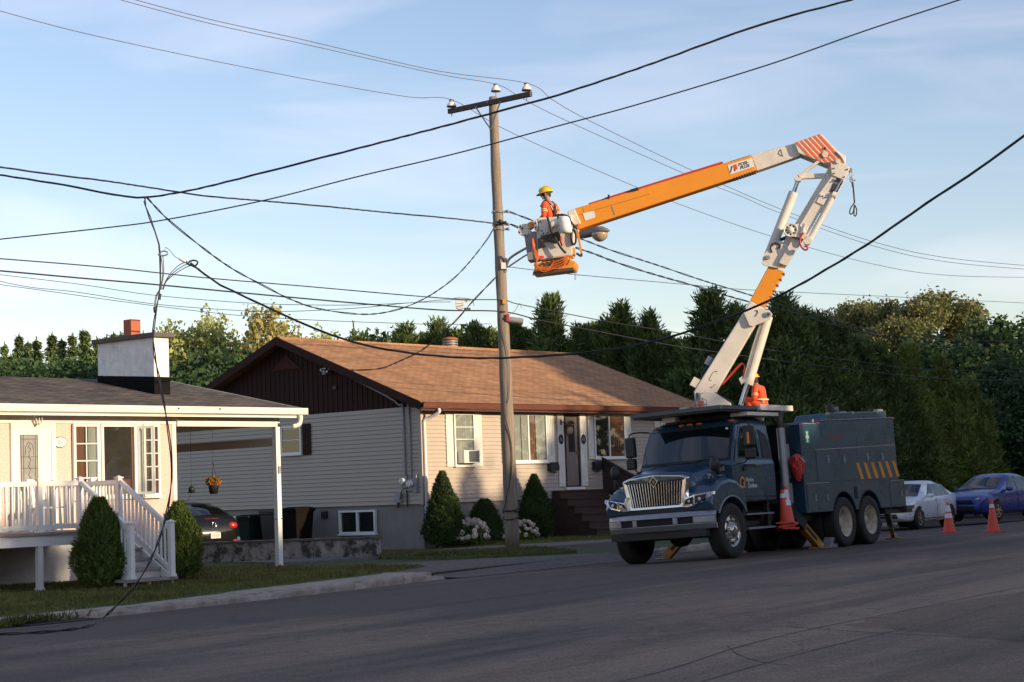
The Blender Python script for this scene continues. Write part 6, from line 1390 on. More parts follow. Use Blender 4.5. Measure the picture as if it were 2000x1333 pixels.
# ------------------------------------------------------------------ people
def skin_obj(name, J, E, mat, parent, levels=2):
    me = bpy.data.meshes.new(name); me.from_pydata([tuple(j[0]) for j in J], E, []); me.update(); me.materials.append(mat)
    o = bpy.data.objects.new(name, me); COL.objects.link(o); o.parent = parent
    md = o.modifiers.new('skin', 'SKIN'); md.use_smooth_shade = True
    bpy.context.view_layer.objects.active = o
    for i, j in enumerate(J):
        r = j[1]; me.skin_vertices[0].data[i].radius = r if hasattr(r, '__len__') else (r, r)
    me.skin_vertices[0].data[0].use_root = True
    sb = o.modifiers.new('sub', 'SUBSURF'); sb.levels = levels; sb.render_levels = levels
    return o
def hand(J, E, wi, wrist, d, side, up):
    """palm and five fingers as one chain set, joined to joint index wi"""
    d = Vector(d).normalized(); up = Vector(up).normalized(); s_ = d.cross(up).normalized() * side; b = len(J)
    J.append((wrist + d * .06, (.036, .02))); E.append((wi, b))
    for k in range(4):
        o_ = wrist + d * .09 + s_ * (.03 - .02 * k); n0 = len(J); l = (.030, .034, .032, .026)[k]
        J.append((o_, .011)); E.append((b, n0)); J.append((o_ + d * l - up * .012, .0095)); E.append((n0, n0 + 1)); J.append((o_ + d * l * 1.5 - up * .04, .008)); E.append((n0 + 1, n0 + 2))
    n0 = len(J); J.append((wrist + d * .05 + s_ * .045, .012)); E.append((b, n0)); J.append((wrist + d * .085 + s_ * .06 - up * .02, .010)); E.append((n0, n0 + 1))
def person(label, Mx, pose, group=None):
    pr = thing('person', label, 'person', Mx, group); V = Vector; g = pose
    J = []; E = []
    def j(p, r, par=None):
        J.append((V(p), r)); k = len(J) - 1
        if par is not None: E.append((par, k))
        return k
    pel = j(g['pelvis'], (.12, .10)); sp1 = j(g['waist'], (.125, .095), pel); che = j(g['chest'], (.15, .105), sp1); nk = j(g['neck'], .052, che); hb = j(g['headb'], (.062, .07), nk); hd = j(g['head'], (.078, .095), hb); j(g['crown'], (.06, .07), hd)
    hands = []
    for s_ in ('l', 'r'):
        sh = j(g['sh' + s_], .058, che); elb = j(g['el' + s_], .043, sh); wr = j(g['wr' + s_], .029, elb); hands.append((wr, s_))
        hp_ = j(g['hip' + s_], .088, pel); kn = j(g['kn' + s_], .058, hp_); an = j(g['an' + s_], .042, kn); j(g['toe' + s_], .04, an)
    for wr, s_ in hands: hand(J, E, wr, V(g['wr' + s_]), V(g['wr' + s_]) - V(g['el' + s_]), 1 if s_ == 'l' else -1, (0, 0, 1))
    skin_obj('body', J, E, M['skin'], pr, 2)
    # shirt and trousers follow the body
    J2 = [(V(g['pelvis']) + V((0, 0, .03)), (.135, .115)), (V(g['waist']), (.142, .112)), (V(g['chest']), (.172, .128)), (V(g['neck']) - (V(g['neck']) - V(g['chest'])) * .30, .07)]; E2 = [(0, 1), (1, 2), (2, 3)]
    for s_ in ('l', 'r'):
        b = len(J2); J2 += [(V(g['sh' + s_]), .078), (V(g['el' + s_]), .062), (V(g['el' + s_]).lerp(V(g['wr' + s_]), .85), .046)]; E2 += [(2, b), (b, b + 1), (b + 1, b + 2)]
    sh_ = skin_obj('shirt', J2, E2, M['hivis'], pr, 2)
    J3 = [(V(g['pelvis']), (.138, .118)), (V(g['waist']).lerp(V(g['pelvis']), .6), (.138, .112))]; E3 = [(0, 1)]
    for s_ in ('l', 'r'):
        b = len(J3); J3 += [(V(g['hip' + s_]), .102), (V(g['kn' + s_]), .074), (V(g['an' + s_]), .062)]; E3 += [(0, b), (b, b + 1), (b + 1, b + 2)]
    skin_obj('trousers', J3, E3, M[g.get('legs', 'trousers')], pr, 2)
    for s_ in ('l', 'r'):
        a, t = V(g['an' + s_]), V(g['toe' + s_]); MB().use(M['strap']).loft2([a + V((0, 0, .10)), a + V((0, 0, .02)), a.lerp(t, .45) - V((0, 0, .012)), t], [.062, .068, .062, .04], 12).build('boot', pr)
    f = V(g['face']).normalized(); up = (V(g['crown']) - V(g['headb'])).normalized(); sd__ = f.cross(up).normalized(); f = up.cross(sd__).normalized(); hc = V(g['head'])
    Mh = Matrix((sd__, f, up)).transposed().to_4x4(); Mh.translation = hc
    mb = MB(Mh).use(M['hair']).sph((0, -.012, .02), (.087, .10, .095), 16, 9).sph((0, -.07, -.03), (.062, .04, .05), 12, 7); mb.build('hair', pr)
    mb = MB(Mh).use(M['skin']).sph((0, .095, -.02), (.016, .026, .03), 8, 6).sph((.088, 0, -.015), (.012, .025, .035), 8, 6).sph((-.088, 0, -.015), (.012, .025, .035), 8, 6).sph((0, .068, -.075), (.045, .03, .028), 10, 6)
    mb.use(M['porcelain']).sph((.03, .083, .008), (.013, .009, .008), 8, 5).sph((-.03, .083, .008), (.013, .009, .008), 8, 5).use(M['redcurtain']).sph((0, .095, -.062), (.022, .008, .006), 8, 5); mb.build('face', pr)
    mb = MB(Mh).use(M['helmet']); n = 26; rg = []
    for i in range(8):
        t = R(90 * i / 7); rg.append([(.118 * math.cos(t) * math.cos(a), -.005 + .142 * math.cos(t) * math.sin(a), .045 + .118 * math.sin(t)) for a in np.linspace(0, 2 * math.pi, n, endpoint=False)])
    mb.rings(rg); rim = []
    for a in np.linspace(0, 2 * math.pi, n, endpoint=False):
        k = .022 + .055 * max(0, math.sin(a)) ** 2; rim.append(((.118 + k * .7) * math.cos(a), -.005 + (.142 + k) * math.sin(a), .035 - .02 * max(0, math.sin(a))))
    mb.rings([[(.112 * math.cos(a), -.005 + .136 * math.sin(a), .05) for a in np.linspace(0, 2 * math.pi, n, endpoint=False)], rim, [(x * .97, y * .97, z - .01) for x, y, z in rim]], cap=False)
    for q in (-.04, 0, .04): mb.tube([(q, -.005 + .142 * math.cos(t) * 1.005, .045 + .12 * math.sin(t)) for t in np.linspace(R(15), R(165), 12)], .010, 5)
    mb.build('hard_hat', pr)
    # reflective bands on the sleeves and back
    mb = MB().use(M['tape'])
    for s_ in ('l', 'r'):
        a, b = V(g['sh' + s_]), V(g['el' + s_])
        for t in (.58, .72): mb.cyl(a.lerp(b, t - .03), a.lerp(b, t + .03), .083 - .014 * t, n=16, cap=False)
    mb.build('reflective_band', pr); return pr, Mh
# worker in the bucket, seen from behind, looking towards the pole
pc = B @ bp(1074, 430, -.02); zf = 6.42
Mp = Matrix.Translation((pc.x, pc.y, zf)) @ Matrix.Rotation(R(52), 4, 'Z')     # faces +Y of its own frame
pose = dict(pelvis=(0, -.03, .52), waist=(0, -.01, .70), chest=(0, .01, .96), neck=(0, .03, 1.13), headb=(-.005, .055, 1.21), head=(-.01, .075, 1.29), crown=(-.01, .08, 1.37), face=(-.55, 1, -.12),
            shl=(-.19, .0, 1.05), ell=(-.27, -.06, .80), wrl=(-.18, .16, .70), shr=(.19, .0, 1.05), elr=(.27, -.05, .80), wrr=(.18, .17, .68),
            hipl=(-.10, -.02, .48), knl=(-.12, .16, .28), anl=(-.12, .0, .07), toel=(-.13, .12, .045), hipr=(.10, -.02, .48), knr=(.12, .16, .28), anr=(.12, .0, .07), toer=(.13, .12, .045))
w1_, mh1 = person('worker in orange shirt and yellow hard hat standing in the raised bucket', Mp, pose, 'line workers')
mb = MB().use(M['strap'])
mb.tube(catmull([(-.12, .14, 1.02), (-.12, .02, 1.13), (-.06, -.11, 1.0), (0, -.135, .90), (.04, -.13, .78), (.10, -.12, .66)], 6), .022, 6).tube(catmull([(.12, .14, 1.02), (.12, .02, 1.13), (.06, -.11, 1.0), (0, -.135, .90), (-.04, -.13, .78), (-.10, -.12, .66)], 6), .022, 6)
mb.tube([(.155 * math.cos(a), -.01 + .13 * math.sin(a), .645) for a in np.linspace(0, 2 * math.pi, 24)], .026, 6).box(-.05, -.16, .86, .05, -.12, .94); mb.build('harness', w1_)
mb = MB().use(M['tape'])
mb.tube(catmull([(-.10, -.105, 1.02), (-.05, -.125, .93), (.02, -.132, .84), (.08, -.125, .74)], 5), .012, 5).tube(catmull([(.10, -.105, 1.02), (.13, -.09, .9), (.14, -.08, .75)], 5), .012, 5); mb.build('back_band', w1_)
# worker crouching beside the lift cylinder
pc = TM @ Vector((-3.62, .12, 2.86))
Mp = Matrix.Translation(pc) @ Matrix.Rotation(R(60), 4, 'Z')
pose = dict(pelvis=(0, -.05, .22), waist=(0, -.02, .35), chest=(0, .06, .54), neck=(0, .10, .67), headb=(0, .13, .725), head=(.0, .16, .775), crown=(.0, .17, .845), face=(.3, 1, -.45),
            shl=(-.18, .06, .61), ell=(-.24, .04, .38), wrl=(-.18, .26, .34), shr=(.18, .06, .61), elr=(.25, .06, .40), wrr=(.10, .30, .40),
            hipl=(-.10, -.04, .20), knl=(-.17, .30, .42), anl=(-.16, .10, .07), toel=(-.17, .24, .04), hipr=(.10, -.04, .20), knr=(.17, .30, .42), anr=(.16, .10, .07), toer=(.17, .24, .04), legs='hivis')
w2_, _ = person('worker in orange clothes and yellow hard hat crouching behind the lower boom', Mp, pose, 'line workers')
w1_.pop('group', None); w2_.pop('group', None)
mb = MB().use(M['tape']).tube([(.165 * math.cos(a), -.0 + .135 * math.sin(a), .36) for a in np.linspace(0, 2 * math.pi, 24)], .022, 6); mb.build('waist_band', w2_)
# ------------------------------------------------------------------ traffic cones
def cone_mesh(two):
    mb = MB().use(M['cone']); mb.box(-.18, -.18, 0, .18, .18, .03); b = mb.mesh('cone_base')
    mb = MB().use(M['cone']); mb.lathe([(.15, .03), (.14, .05), (.033, .71), (.025, .72), (0, .72)], n=22); c = mb.mesh('cone_body')
    mb = MB().use(M['reflect'])
    def r(z): return .14 + (z - .05) * (.033 - .14) / .66 + .003
    for z0, z1 in ([(.50, .65), (.35, .46)] if two else [(.56, .64)]): mb.lathe([(r(z0), z0), (r(z1), z1)], n=22)
    return b, c, mb.mesh('cone_band')
def put_cone(label, Mx, meshes, group='traffic cones'):
    t = thing('traffic_cone', label, 'traffic cone', Mx, group)
    for nm, me in zip(('base', 'body', 'band'), meshes):
        o = bpy.data.objects.new(nm, me); COL.objects.link(o); o.parent = t
    return t
c2, c1 = cone_mesh(True), cone_mesh(False)
q = road_pt(1854, 1041, 0); put_cone('orange cone with two white bands on the road before the silver car', Matrix.Translation(q) @ Matrix.Scale(1.08, 4), c2)
q = road_pt(1940, 1040, 0); put_cone('orange cone with one narrow pale band before the blue car', Matrix.Translation(q) @ Matrix.Scale(1.08, 4) @ Matrix.Rotation(R(25), 4, 'Z'), c1)
cp = Vector((-2.02, 1.30, .52))
put_cone('orange cone on top of the stack hung on the truck side', TM @ Matrix.Translation(cp + Vector((0, 0, .05))) @ Matrix.Rotation(R(-4), 4, 'Y') @ Matrix.Rotation(R(15), 4, 'Z') @ Matrix.Scale(1.05, 4), c2)
put_cone('orange cone at the bottom of the stack hung on the truck side', TM @ Matrix.Translation(cp) @ Matrix.Rotation(R(30), 4, 'Z') @ Matrix.Rotation(R(4), 4, 'X') @ Matrix.Scale(1.03, 4), c1)
put_cone('tilted middle orange cone of the stack hung on the truck side', TM @ Matrix.Translation(cp + Vector((0, .0, -.05))) @ Matrix.Rotation(R(50), 4, 'Z') @ Matrix.Rotation(R(-3), 4, 'X') @ Matrix.Scale(1.0, 4), c1)
MB().use(M['black']).box(-2.2, .9, .44, -1.85, 1.45, .465).build('cone_rack', tk)
# wheel chock
q = road_pt(1622, 1070, 0); t = thing('wheel_chock', 'pale block shaped wheel chock against the truck middle wheel', 'wheel chock', Matrix.Translation(q) @ Matrix.Rotation(R(-125), 4, 'Z'))
mb = MB().use(M['greymetal']); mb.prism([(-.18, 0), (.18, 0), (.16, .10), (.08, .22), (-.16, .22)], lambda p, t_: (p[0], t_, p[1]), -.10, .10); mb.build('block', t, bevel=.015); MB().use(M['dark']).box(-.1, .101, .08, .05, .104, .16).build('hand_slot', t)

# ------------------------------------------------------------------ cars
def car(name, label, Mx, paint, prof, wb=2.6, hw=.86, rw=.62, wr=.31, rear=False, lights=True):
    t = thing(name, label, 'car', Mx)
    xs_ = [p[0] for p in prof]; zt = [p[1] for p in prof]; zl = [p[2] for p in prof]; ws_ = [p[3] for p in prof]
    top = lambda x: float(np.interp(x, xs_, zt)); low = lambda x: float(np.interp(x, xs_, zl)); wid = lambda x: float(np.interp(x, xs_, ws_))
    belt = lambda x: min(top(x), .92 + .03 * (-x))
    def yat(x, z):
        w = wid(x); b = belt(x); tz = top(x)
        if z <= b: return w * (1 - .10 * ((z - .62) / .5) ** 2)
        f = (z - b) / max(.02, tz - b); return (w * (1 - .1 * ((b - .62) / .5) ** 2)) + (rw * w / hw - w * .95) * f ** 1.15 * min(1, (tz - b) / .45)
    X = np.linspace(xs_[0], xs_[-1], 46); rg = []
    for x in X:
        l, tz, b = low(x), top(x), belt(x); h = []
        for z in (l, l + (b - l) * .12, l + (b - l) * .35, l + (b - l) * .6, l + (b - l) * .82, b): h.append((yat(x, z), z))
        for f in (.3, .6, .86): h.append((yat(x, b + (tz - b) * f), b + (tz - b) * f))
        h.append((yat(x, tz) * .82, tz + .012)); h.append((yat(x, tz) * .4, tz + .03))
        h[0] = (h[0][0] * .93, l)
        rg.append([(x, y, z) for y, z in h] + [(x, -y, z) for y, z in h[::-1]])
    mb = MB().use(paint); mb.rings(rg); body = mb.build('body', t)
    for p in body.data.polygons: p.use_smooth = True
    xa, xb = wb / 2, -wb / 2
    for s_ in (1, -1):
        mb = MB().use(M['carglass']); md = MB().use(M['dark'])
        def sidepane(pts):
            n = 6; 
            (xa0, xb0, z0), (xa1, xb1, z1) = pts; vs = []; v2 = []
            for i in range(5):
                f = i / 4; z = z0 + (z1 - z0) * f; a = xa0 + (xa1 - xa0) * f; b = xb0 + (xb1 - xb0) * f
                for k in range(n + 1):
                    x = a + (b - a) * k / n; vs.append((x, s_ * (yat(x, z) + .012), z)); v2.append((x, s_ * (yat(x, z) + .006), z))
            F = [(i * (n + 1) + k, i * (n + 1) + k + 1, (i + 1) * (n + 1) + k + 1, (i + 1) * (n + 1) + k) for i in range(4) for k in range(n)]
            mb.add(vs, F, True); md.add(v2, F, True)
        zr = max(zt); sidepane(((.60, -.12, .97), (.08, -.12, zr - .09))); sidepane(((-.18, -.92, .98), (-.18, -.80, zr - .09))); sidepane(((-.97, -1.38, 1.0), (-.88, -1.05, zr - .12)))
        md.build('window_surround', t); mb.build('side_window', t)
        mb = MB().use(paint); mb.sph((.62, s_ * (hw + .09), 1.0), (.07, .12, .075), 12, 8); mb.bar((.6, s_ * (hw - .08), .96), (.6, s_ * (hw + .05), .97), .06, .03); mb.build('wing_mirror', t)
        mb = MB().use(M['dark'])
        for x0 in (-.15,): mb.tube([(x0, s_ * (yat(x0, z) + .003), z) for z in np.linspace(.35, .95, 8)], .006, 4)
        mb.tube([(x, s_ * (yat(x, .3) + .003), .3) for x in np.linspace(-.9, .9, 10)], .012, 4)
        mb.build('door_seam', t)
        mb = MB().use(paint)
        for x0 in (-.0, -.85): mb.bar((x0, s_ * (yat(x0, .86) + .02), .86), (x0 - .16, s_ * (yat(x0, .86) + .02), .865), .03, .03)
        mb.build('handle', t)
        for x in (xa, xb):
            y0 = s_ * (wid(x) - .10)
            mb = MB().use(M['dark']); mb.cyl((x, s_ * (wid(x) - .3), wr + .03), (x, s_ * (wid(x) + .004), wr + .03), wr + .05, n=26); mb.build('wheel_arch', t)
            mb = MB().use(M['rubber']); mb.lathe([(wr * .66, y0 - .09), (wr * .94, y0 - .10), (wr, y0 - .07), (wr, y0 + .07), (wr * .94, y0 + .11), (wr * .66, y0 + .11)], (x, 0, wr), 'y', 28); wl = mb.build('wheel', t)
            mb = MB().use(M['alrim']); yy = y0 + s_ * .105
            mb.lathe([(wr * .68, yy), (wr * .62, yy + s_ * .008), (wr * .58, yy - s_ * .01)], (x, 0, wr), 'y', 28); mb.cyl((x, yy - s_ * .03, wr), (x, yy + s_ * .012, wr), wr * .17)
            for k in range(5):
                a = k * 2 * math.pi / 5 + .3; mb.bar((x + wr * .1 * math.cos(a), yy - s_ * .0, wr + wr * .1 * math.sin(a)), (x + wr * .62 * math.cos(a), yy - s_ * .002, wr + wr * .62 * math.sin(a)), wr * .2, .02, up=(0, 1, 0))
            mb.use(M['dark']).cyl((x, yy - s_ * .06, wr), (x, yy - s_ * .05, wr), wr * .62); mb.build('rim', wl)
    def toppane(x0, x1, f0, off, nm):
        mb = MB().use(M['carglass']); md = MB().use(M['dark']); vs = []; v2 = []; n = 8
        for i in range(7):
            x = x0 + (x1 - x0) * i / 6; w = yat(x, top(x)) * f0
            for k in range(n + 1):
                f = -1 + 2 * k / n; z = top(x) + .03 - .03 * abs(f) ** 2.2; vs.append((x + off * .8, f * w, z + abs(off) * .8 + .006)); v2.append((x + off * .3, f * w, z + abs(off) * .3 + .003))
        F = [(i * (n + 1) + k, i * (n + 1) + k + 1, (i + 1) * (n + 1) + k + 1, (i + 1) * (n + 1) + k) for i in range(6) for k in range(n)]
        md.add(v2, F, True); md.build(nm + '_surround', t); mb.add(vs, F, True); mb.build(nm, t)
    return t, top, low, wid, yat, toppane
sedan = [(-2.22, .82, .38, .60), (-2.18, .95, .34, .74), (-1.95, 1.02, .26, .82), (-1.5, 1.10, .22, .86), (-1.0, 1.36, .20, .86), (-.5, 1.45, .20, .86), (.0, 1.44, .20, .86), (.25, 1.36, .20, .86), (.98, .98, .20, .86), (1.5, .90, .22, .84), (1.95, .78, .24, .76), (2.15, .66, .30, .64), (2.2, .52, .36, .52)]
def car_front(t, top, wid, plate=True, chrome=True):
    for s_ in (1, -1):
        mb = MB().use(M['porcelain']); P = [(2.06, .46, .66), (2.06, .50, .73), (1.80, .70, .80), (1.60, .80, .83), (1.66, .80, .76), (1.92, .68, .67)]
        mb.add([(x + .03, s_ * y, z) for x, y, z in P] + [(x - .05, s_ * (y - .04), z) for x, y, z in P], [tuple(range(6)), tuple(range(11, 5, -1))] + [(i, i + 6, (i + 1) % 6 + 6, (i + 1) % 6) for i in range(6)]); o = mb.build('headlight', t)
        MB().use(M['glass']).sph((1.98, s_ * .60, .72), (.06, .06, .05), 10, 6).build('lens', o)
        MB().use(M['dark']).sph((2.04, s_ * .60, .40), (.07, .09, .05), 10, 6).build('fog_lamp', t)
    mb = MB().use(M['dark']); mb.prism([(-.42, .58), (.42, .58), (.36, .68), (-.36, .68)], lambda p, q: (q, p[0], p[1]), 2.12, 2.215).prism([(-.5, .34), (.5, .34), (.44, .47), (-.44, .47)], lambda p, q: (q, p[0], p[1]), 2.08, 2.22)
    g_ = mb.build('grille', t); mb = MB().use(M['chrome' if chrome else 'black']); mb.bar((2.22, -.4, .63), (2.22, .4, .63), .03, .02).bar((2.222, -.48, .42), (2.222, .48, .42), .02, .015); mb.build('grille_bar', g_)
q = road_pt(1792, 1033, 0); kd = Vector((.574, .819, 0))
fl = q - Vector((.819, -.574, 0)) * .76   # ground point under the front axle
def car_at(fl, ang, wb): 
    fw = Vector((math.cos(R(ang)), math.sin(R(ang)), 0)); c = fl - fw * (wb / 2); return Matrix.Translation(c) @ Matrix.Rotation(R(ang), 4, 'Z')
a_ = car('parked_car', 'silver sedan parked behind the truck at the kerb', car_at(fl, -124, 2.66), M['silver'], sedan); car_front(a_[0], a_[1], a_[3]); a_[5](1.02, .30, .84, .02, 'windscreen'); a_[5](-1.55, -1.02, .80, -.01, 'rear_window')
hatch = [(-2.0, .80, .38, .62), (-1.97, .98, .32, .76), (-1.80, 1.10, .26, .83), (-1.45, 1.30, .22, .86), (-.9, 1.45, .20, .86), (-.4, 1.49, .20, .86), (.05, 1.47, .20, .86), (.3, 1.38, .20, .86), (1.05, 1.0, .20, .86), (1.5, .92, .22, .84), (1.9, .79, .24, .76), (2.1, .66, .30, .64), (2.16, .52, .36, .52)]
fb = at_depth(1948, 1000, 60.0); fb.z = -.06; fb = fb - Vector((.85, -.5, 0)) * .76
b_ = car('parked_car', 'deep blue hatchback parked behind the silver sedan', car_at(fb, -131, 2.57), M['blue'], hatch); car_front(b_[0], b_[1], b_[3], chrome=False); b_[5](1.08, .36, .84, .02, 'windscreen')
fc = fb + Vector((.60, .80, 0)) * 7.0
d_ = car('parked_car', 'dark car just visible behind the blue hatchback at the right edge', car_at(fc, -128, 2.6), M['blackpaint'], hatch); car_front(d_[0], d_[1], d_[3]); d_[5](1.08, .36, .84, .02, 'windscreen')
# black car in the drive, seen from behind
small = [(-1.95, .70, .40, .60), (-1.92, .90, .34, .72), (-1.75, 1.06, .28, .80), (-1.35, 1.28, .22, .85), (-.85, 1.43, .20, .85), (-.4, 1.47, .20, .85), (.05, 1.45, .20, .85), (.4, 1.34, .20, .85), (1.0, 1.0, .20, .85), (1.45, .93, .22, .84), (1.85, .80, .24, .76), (2.05, .62, .30, .62), (2.1, .5, .36, .5)]
rc = H @ Vector((-4.45, 3.5, .0)); ang = 131.0
e_ = car('parked_car', 'black hatchback parked in the driveway behind the low concrete wall', Matrix.Translation(rc + Vector((0, 0, -.05)) + Vector((math.cos(R(ang)), math.sin(R(ang)), 0)) * 1.9) @ Matrix.Rotation(R(ang), 4, 'Z'), M['blackpaint'], small); ct = e_[0]; e_[5](-1.68, -1.0, .80, -.02, 'rear_window')
for s_ in (1, -1):
    MB().use(M['redlens']).sph((-1.86, s_ * .60, .84), (.10, .15, .10), 14, 8).build('tail_light', ct); MB().use(M['redlens']).sph((-1.92, s_ * .62, .44), (.05, .08, .035), 10, 6).build('fog_lamp', ct)
MB().use(M['redlens']).box(-1.80, -.2, 1.02, -1.77, .2, 1.05).build('brake_light', ct)
mb = MB().use(M['chrome']); c = Vector((-1.925, 0, .88)); mb.tube([c + Vector((0, .065 * math.cos(a), .065 * math.sin(a))) for a in np.linspace(0, 2 * math.pi, 18)], .008, 5)
mb.tube([c + Vector((0, y, z)) for y, z in ((-.045, .04), (-.02, -.045), (0, .0), (.02, -.045), (.045, .04))], .007, 5); mb.build('badge', ct)
MB().use(M['sign']).box(-1.985, -.15, .52, -1.965, .15, .67).use(M['conduit']).box(-1.9855, -.11, .55, -1.9852, -.07, .63).box(-1.9855, -.05, .55, -1.9852, -.01, .63).box(-1.9855, .03, .55, -1.9852, .07, .63).box(-1.9855, .09, .55, -1.9852, .12, .63).build('number_plate', ct)

# ------------------------------------------------------------------ bins, basket and hanging ornament
def bin_(label, Mx, mat, h=1.05):
    t = thing('wheelie_bin', label, 'bin', Mx, 'wheeled bins by the grey side wall'); mb = MB().use(mat)
    mb.rings([[(-.22, -.26, .08), (.22, -.26, .08), (.22, .26, .08), (-.22, .26, .08)], [(-.29, -.32, h - .12), (.29, -.32, h - .12), (.29, .32, h - .12), (-.29, .32, h - .12)], [(-.31, -.34, h - .11), (.31, -.34, h - .11), (.31, .34, h - .11), (-.31, .34, h - .11)], [(-.31, -.34, h - .05), (.31, -.34, h - .05), (.31, .34, h - .05), (-.31, .34, h - .05)]], smooth=False); mb.build('tub', t, bevel=.02)
    mb = MB().use(mat); mb.rings([[(-.33, -.38, h - .048), (.33, -.38, h - .048), (.33, .36, h - .048), (-.33, .36, h - .048)], [(-.31, -.35, h), (.31, -.35, h), (.31, .34, h), (-.31, .34, h)], [(-.2, -.22, h + .035), (.2, -.22, h + .035), (.2, .22, h + .035), (-.2, .22, h + .035)]], smooth=False); mb.build('lid', t, bevel=.015)
    mb = MB().use(M['rubber'])
    for s_ in (1, -1): mb.cyl((s_ * .24, .28, .11), (s_ * .31, .28, .11), .11, n=16)
    mb.build('wheel', t); MB().use(mat).cyl((-.25, .42, h - .07), (.25, .42, h - .07), .018).build('handle', t); return t
zg = .02
bin_('brown black wheeled bin right of the carport post against the side wall', H @ Matrix.Translation((-.75, 4.15, zg)) @ Matrix.Rotation(R(-95), 4, 'Z'), M['grey_bin'], 1.16)
bin_('black wheeled bin directly behind the carport post', H @ Matrix.Translation((-.75, 5.15, zg)) @ Matrix.Rotation(R(-85), 4, 'Z'), M['black'], 1.12)
bin_('dark green wheeled bin between the black car and the carport post', H @ Matrix.Translation((-.85, 6.0, zg)) @ Matrix.Rotation(R(-97), 4, 'Z'), M['binplastic'], .98)
def cardmesh(name, C, A, Bv, mats, mi=None):
    C, A, Bv = (np.asarray(q, np.float32) for q in (C, A, Bv)); n = len(C); V = np.empty((n, 4, 3), np.float32)
    V[:, 0] = C - A; V[:, 1] = C + Bv; V[:, 2] = C + A; V[:, 3] = C - Bv
    me = bpy.data.meshes.new(name); me.vertices.add(4 * n); me.vertices.foreach_set('co', V.ravel()); me.loops.add(4 * n); me.loops.foreach_set('vertex_index', np.arange(4 * n, dtype=np.int32))
    me.polygons.add(n); me.polygons.foreach_set('loop_start', np.arange(0, 4 * n, 4, dtype=np.int32)); me.polygons.foreach_set('loop_total', np.full(n, 4, np.int32))
    for mt in mats: me.materials.append(mt)
    if mi is not None: me.polygons.foreach_set('material_index', np.asarray(mi, np.int32))
    me.update(); me.validate(); return me
def unit(v): return v / np.maximum(1e-6, np.linalg.norm(v, axis=-1, keepdims=True))
def rnd(n): return unit(rng.normal(size=(n, 3)))
def mobj(name, me, parent=None):
    o = bpy.data.objects.new(name, me); COL.objects.link(o)
    if parent is not None: o.parent = parent
    return o
LM = {}
LM['basket'] = leafmat('basket_leaves', [(.10, .16, .02), (.30, .30, .05), (.06, .09, .02)])
LM['petal'] = leafmat('petals', [(.55, .06, .03), (.60, .16, .05), (.50, .03, .06), (.62, .25, .04)], .2)
hb_ = at_depth(417, 948, 42.0)
t = thing('hanging_basket', 'hanging basket of red and orange flowers under the carport roof', 'flower basket', Matrix.Translation(hb_))
MB().use(M['black']).lathe([(0, -.20), (.09, -.20), (.125, -.0), (.13, .02), (.12, .02), (.11, -.0), (0, -.01)], n=18).build('pot', t)
n = 420; P = rnd(n) * (rng.random((n, 1)) ** .4) * np.array([.19, .19, .13]) + np.array([0, 0, .08]); mobj('flowers', cardmesh('basket_flowers', P, rnd(n) * .035, rnd(n) * .022, [LM['petal'], LM['basket']], (rng.random(n) < .5).astype(int)), t)
zt_ = 3.28 - hb_.z; mb = MB().use(M['black'])
for a in (0, 2.1, 4.2): mb.tube([(.12 * math.cos(a), .12 * math.sin(a), .0), (0, 0, .42)], .006, 4)
mb.tube(catmull([(0, 0, .42), (.02, 0, .47), (0, 0, .52), (-.015, 0, .48)], 5), .01, 5).tube([(0, 0, .5), (0, 0, zt_)], .004, 4); mb.build('hanger', t)
hc_ = at_depth(374, 956, 41.5); t = thing('hanging_ornament', 'small dark teal ornament hanging on a cord left of the flower basket', 'ornament', Matrix.Translation(hc_)); mb = MB().use(M['navydark']); mb.sph((0, 0, 0), (.075, .075, .07), 14, 8).cyl((0, 0, .06), (0, 0, .10), .02).lathe([(.09, -.05), (.085, -.08), (0, -.09)], n=14).build('ornament_body', t); MB().use(M['black']).tube([(0, 0, .1), (0, 0, 3.28 - hc_.z)], .004, 4).tube([(0, 0, -.09), (-.16, 0, -.36)], .004, 4).build('cord', t)
# ------------------------------------------------------------------ plants
LM['arbor'] = leafmat('arborvitae_leaves', [(0.046, 0.095, 0.022), (0.084, 0.142, 0.030), (0.178, 0.198, 0.042)], .15)
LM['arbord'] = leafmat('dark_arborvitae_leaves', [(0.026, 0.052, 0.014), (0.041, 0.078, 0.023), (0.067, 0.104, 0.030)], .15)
LM['cedar'] = leafmat('cedar_leaves', [(0.059, 0.090, 0.028), (0.090, 0.137, 0.038), (0.141, 0.177, 0.054)], .18)
LM['cedarl'] = leafmat('sunlit_cedar_leaves', [(0.109, 0.163, 0.035), (0.163, 0.212, 0.048), (0.239, 0.260, 0.064)], .2)  # lighter greens stand in for sun on the hedge's right end
LM['broad'] = leafmat('broad_leaves', [(0.217, 0.289, 0.073), (0.342, 0.381, 0.101), (0.396, 0.396, 0.163), (0.396, 0.396, 0.183)], .3)
LM['autumn'] = leafmat('turning_leaves', [(0.244, 0.259, 0.071), (0.391, 0.326, 0.098), (0.413, 0.407, 0.147), (0.413, 0.326, 0.147)], .3)
LM['maple'] = leafmat('maple_leaves', [(0.030, 0.064, 0.026), (0.050, 0.099, 0.035), (0.080, 0.130, 0.040)], .2)
LM['spruce'] = leafmat('spruce_needles', [(0.099, 0.158, 0.067), (0.158, 0.234, 0.091), (0.282, 0.333, 0.123)], .1)
LM['olive'] = leafmat('olive_leaves', [(0.126, 0.154, 0.053), (0.180, 0.190, 0.073), (0.270, 0.243, 0.108)], .3)
LM['grass'] = leafmat('grass_blades', [(.075, .105, .022), (.125, .135, .034), (.20, .16, .06)], .2)
LM['flower'] = leafmat('hydrangea_petals', [(.62, .55, .45), (.70, .66, .56), (.62, .46, .42)], .2)
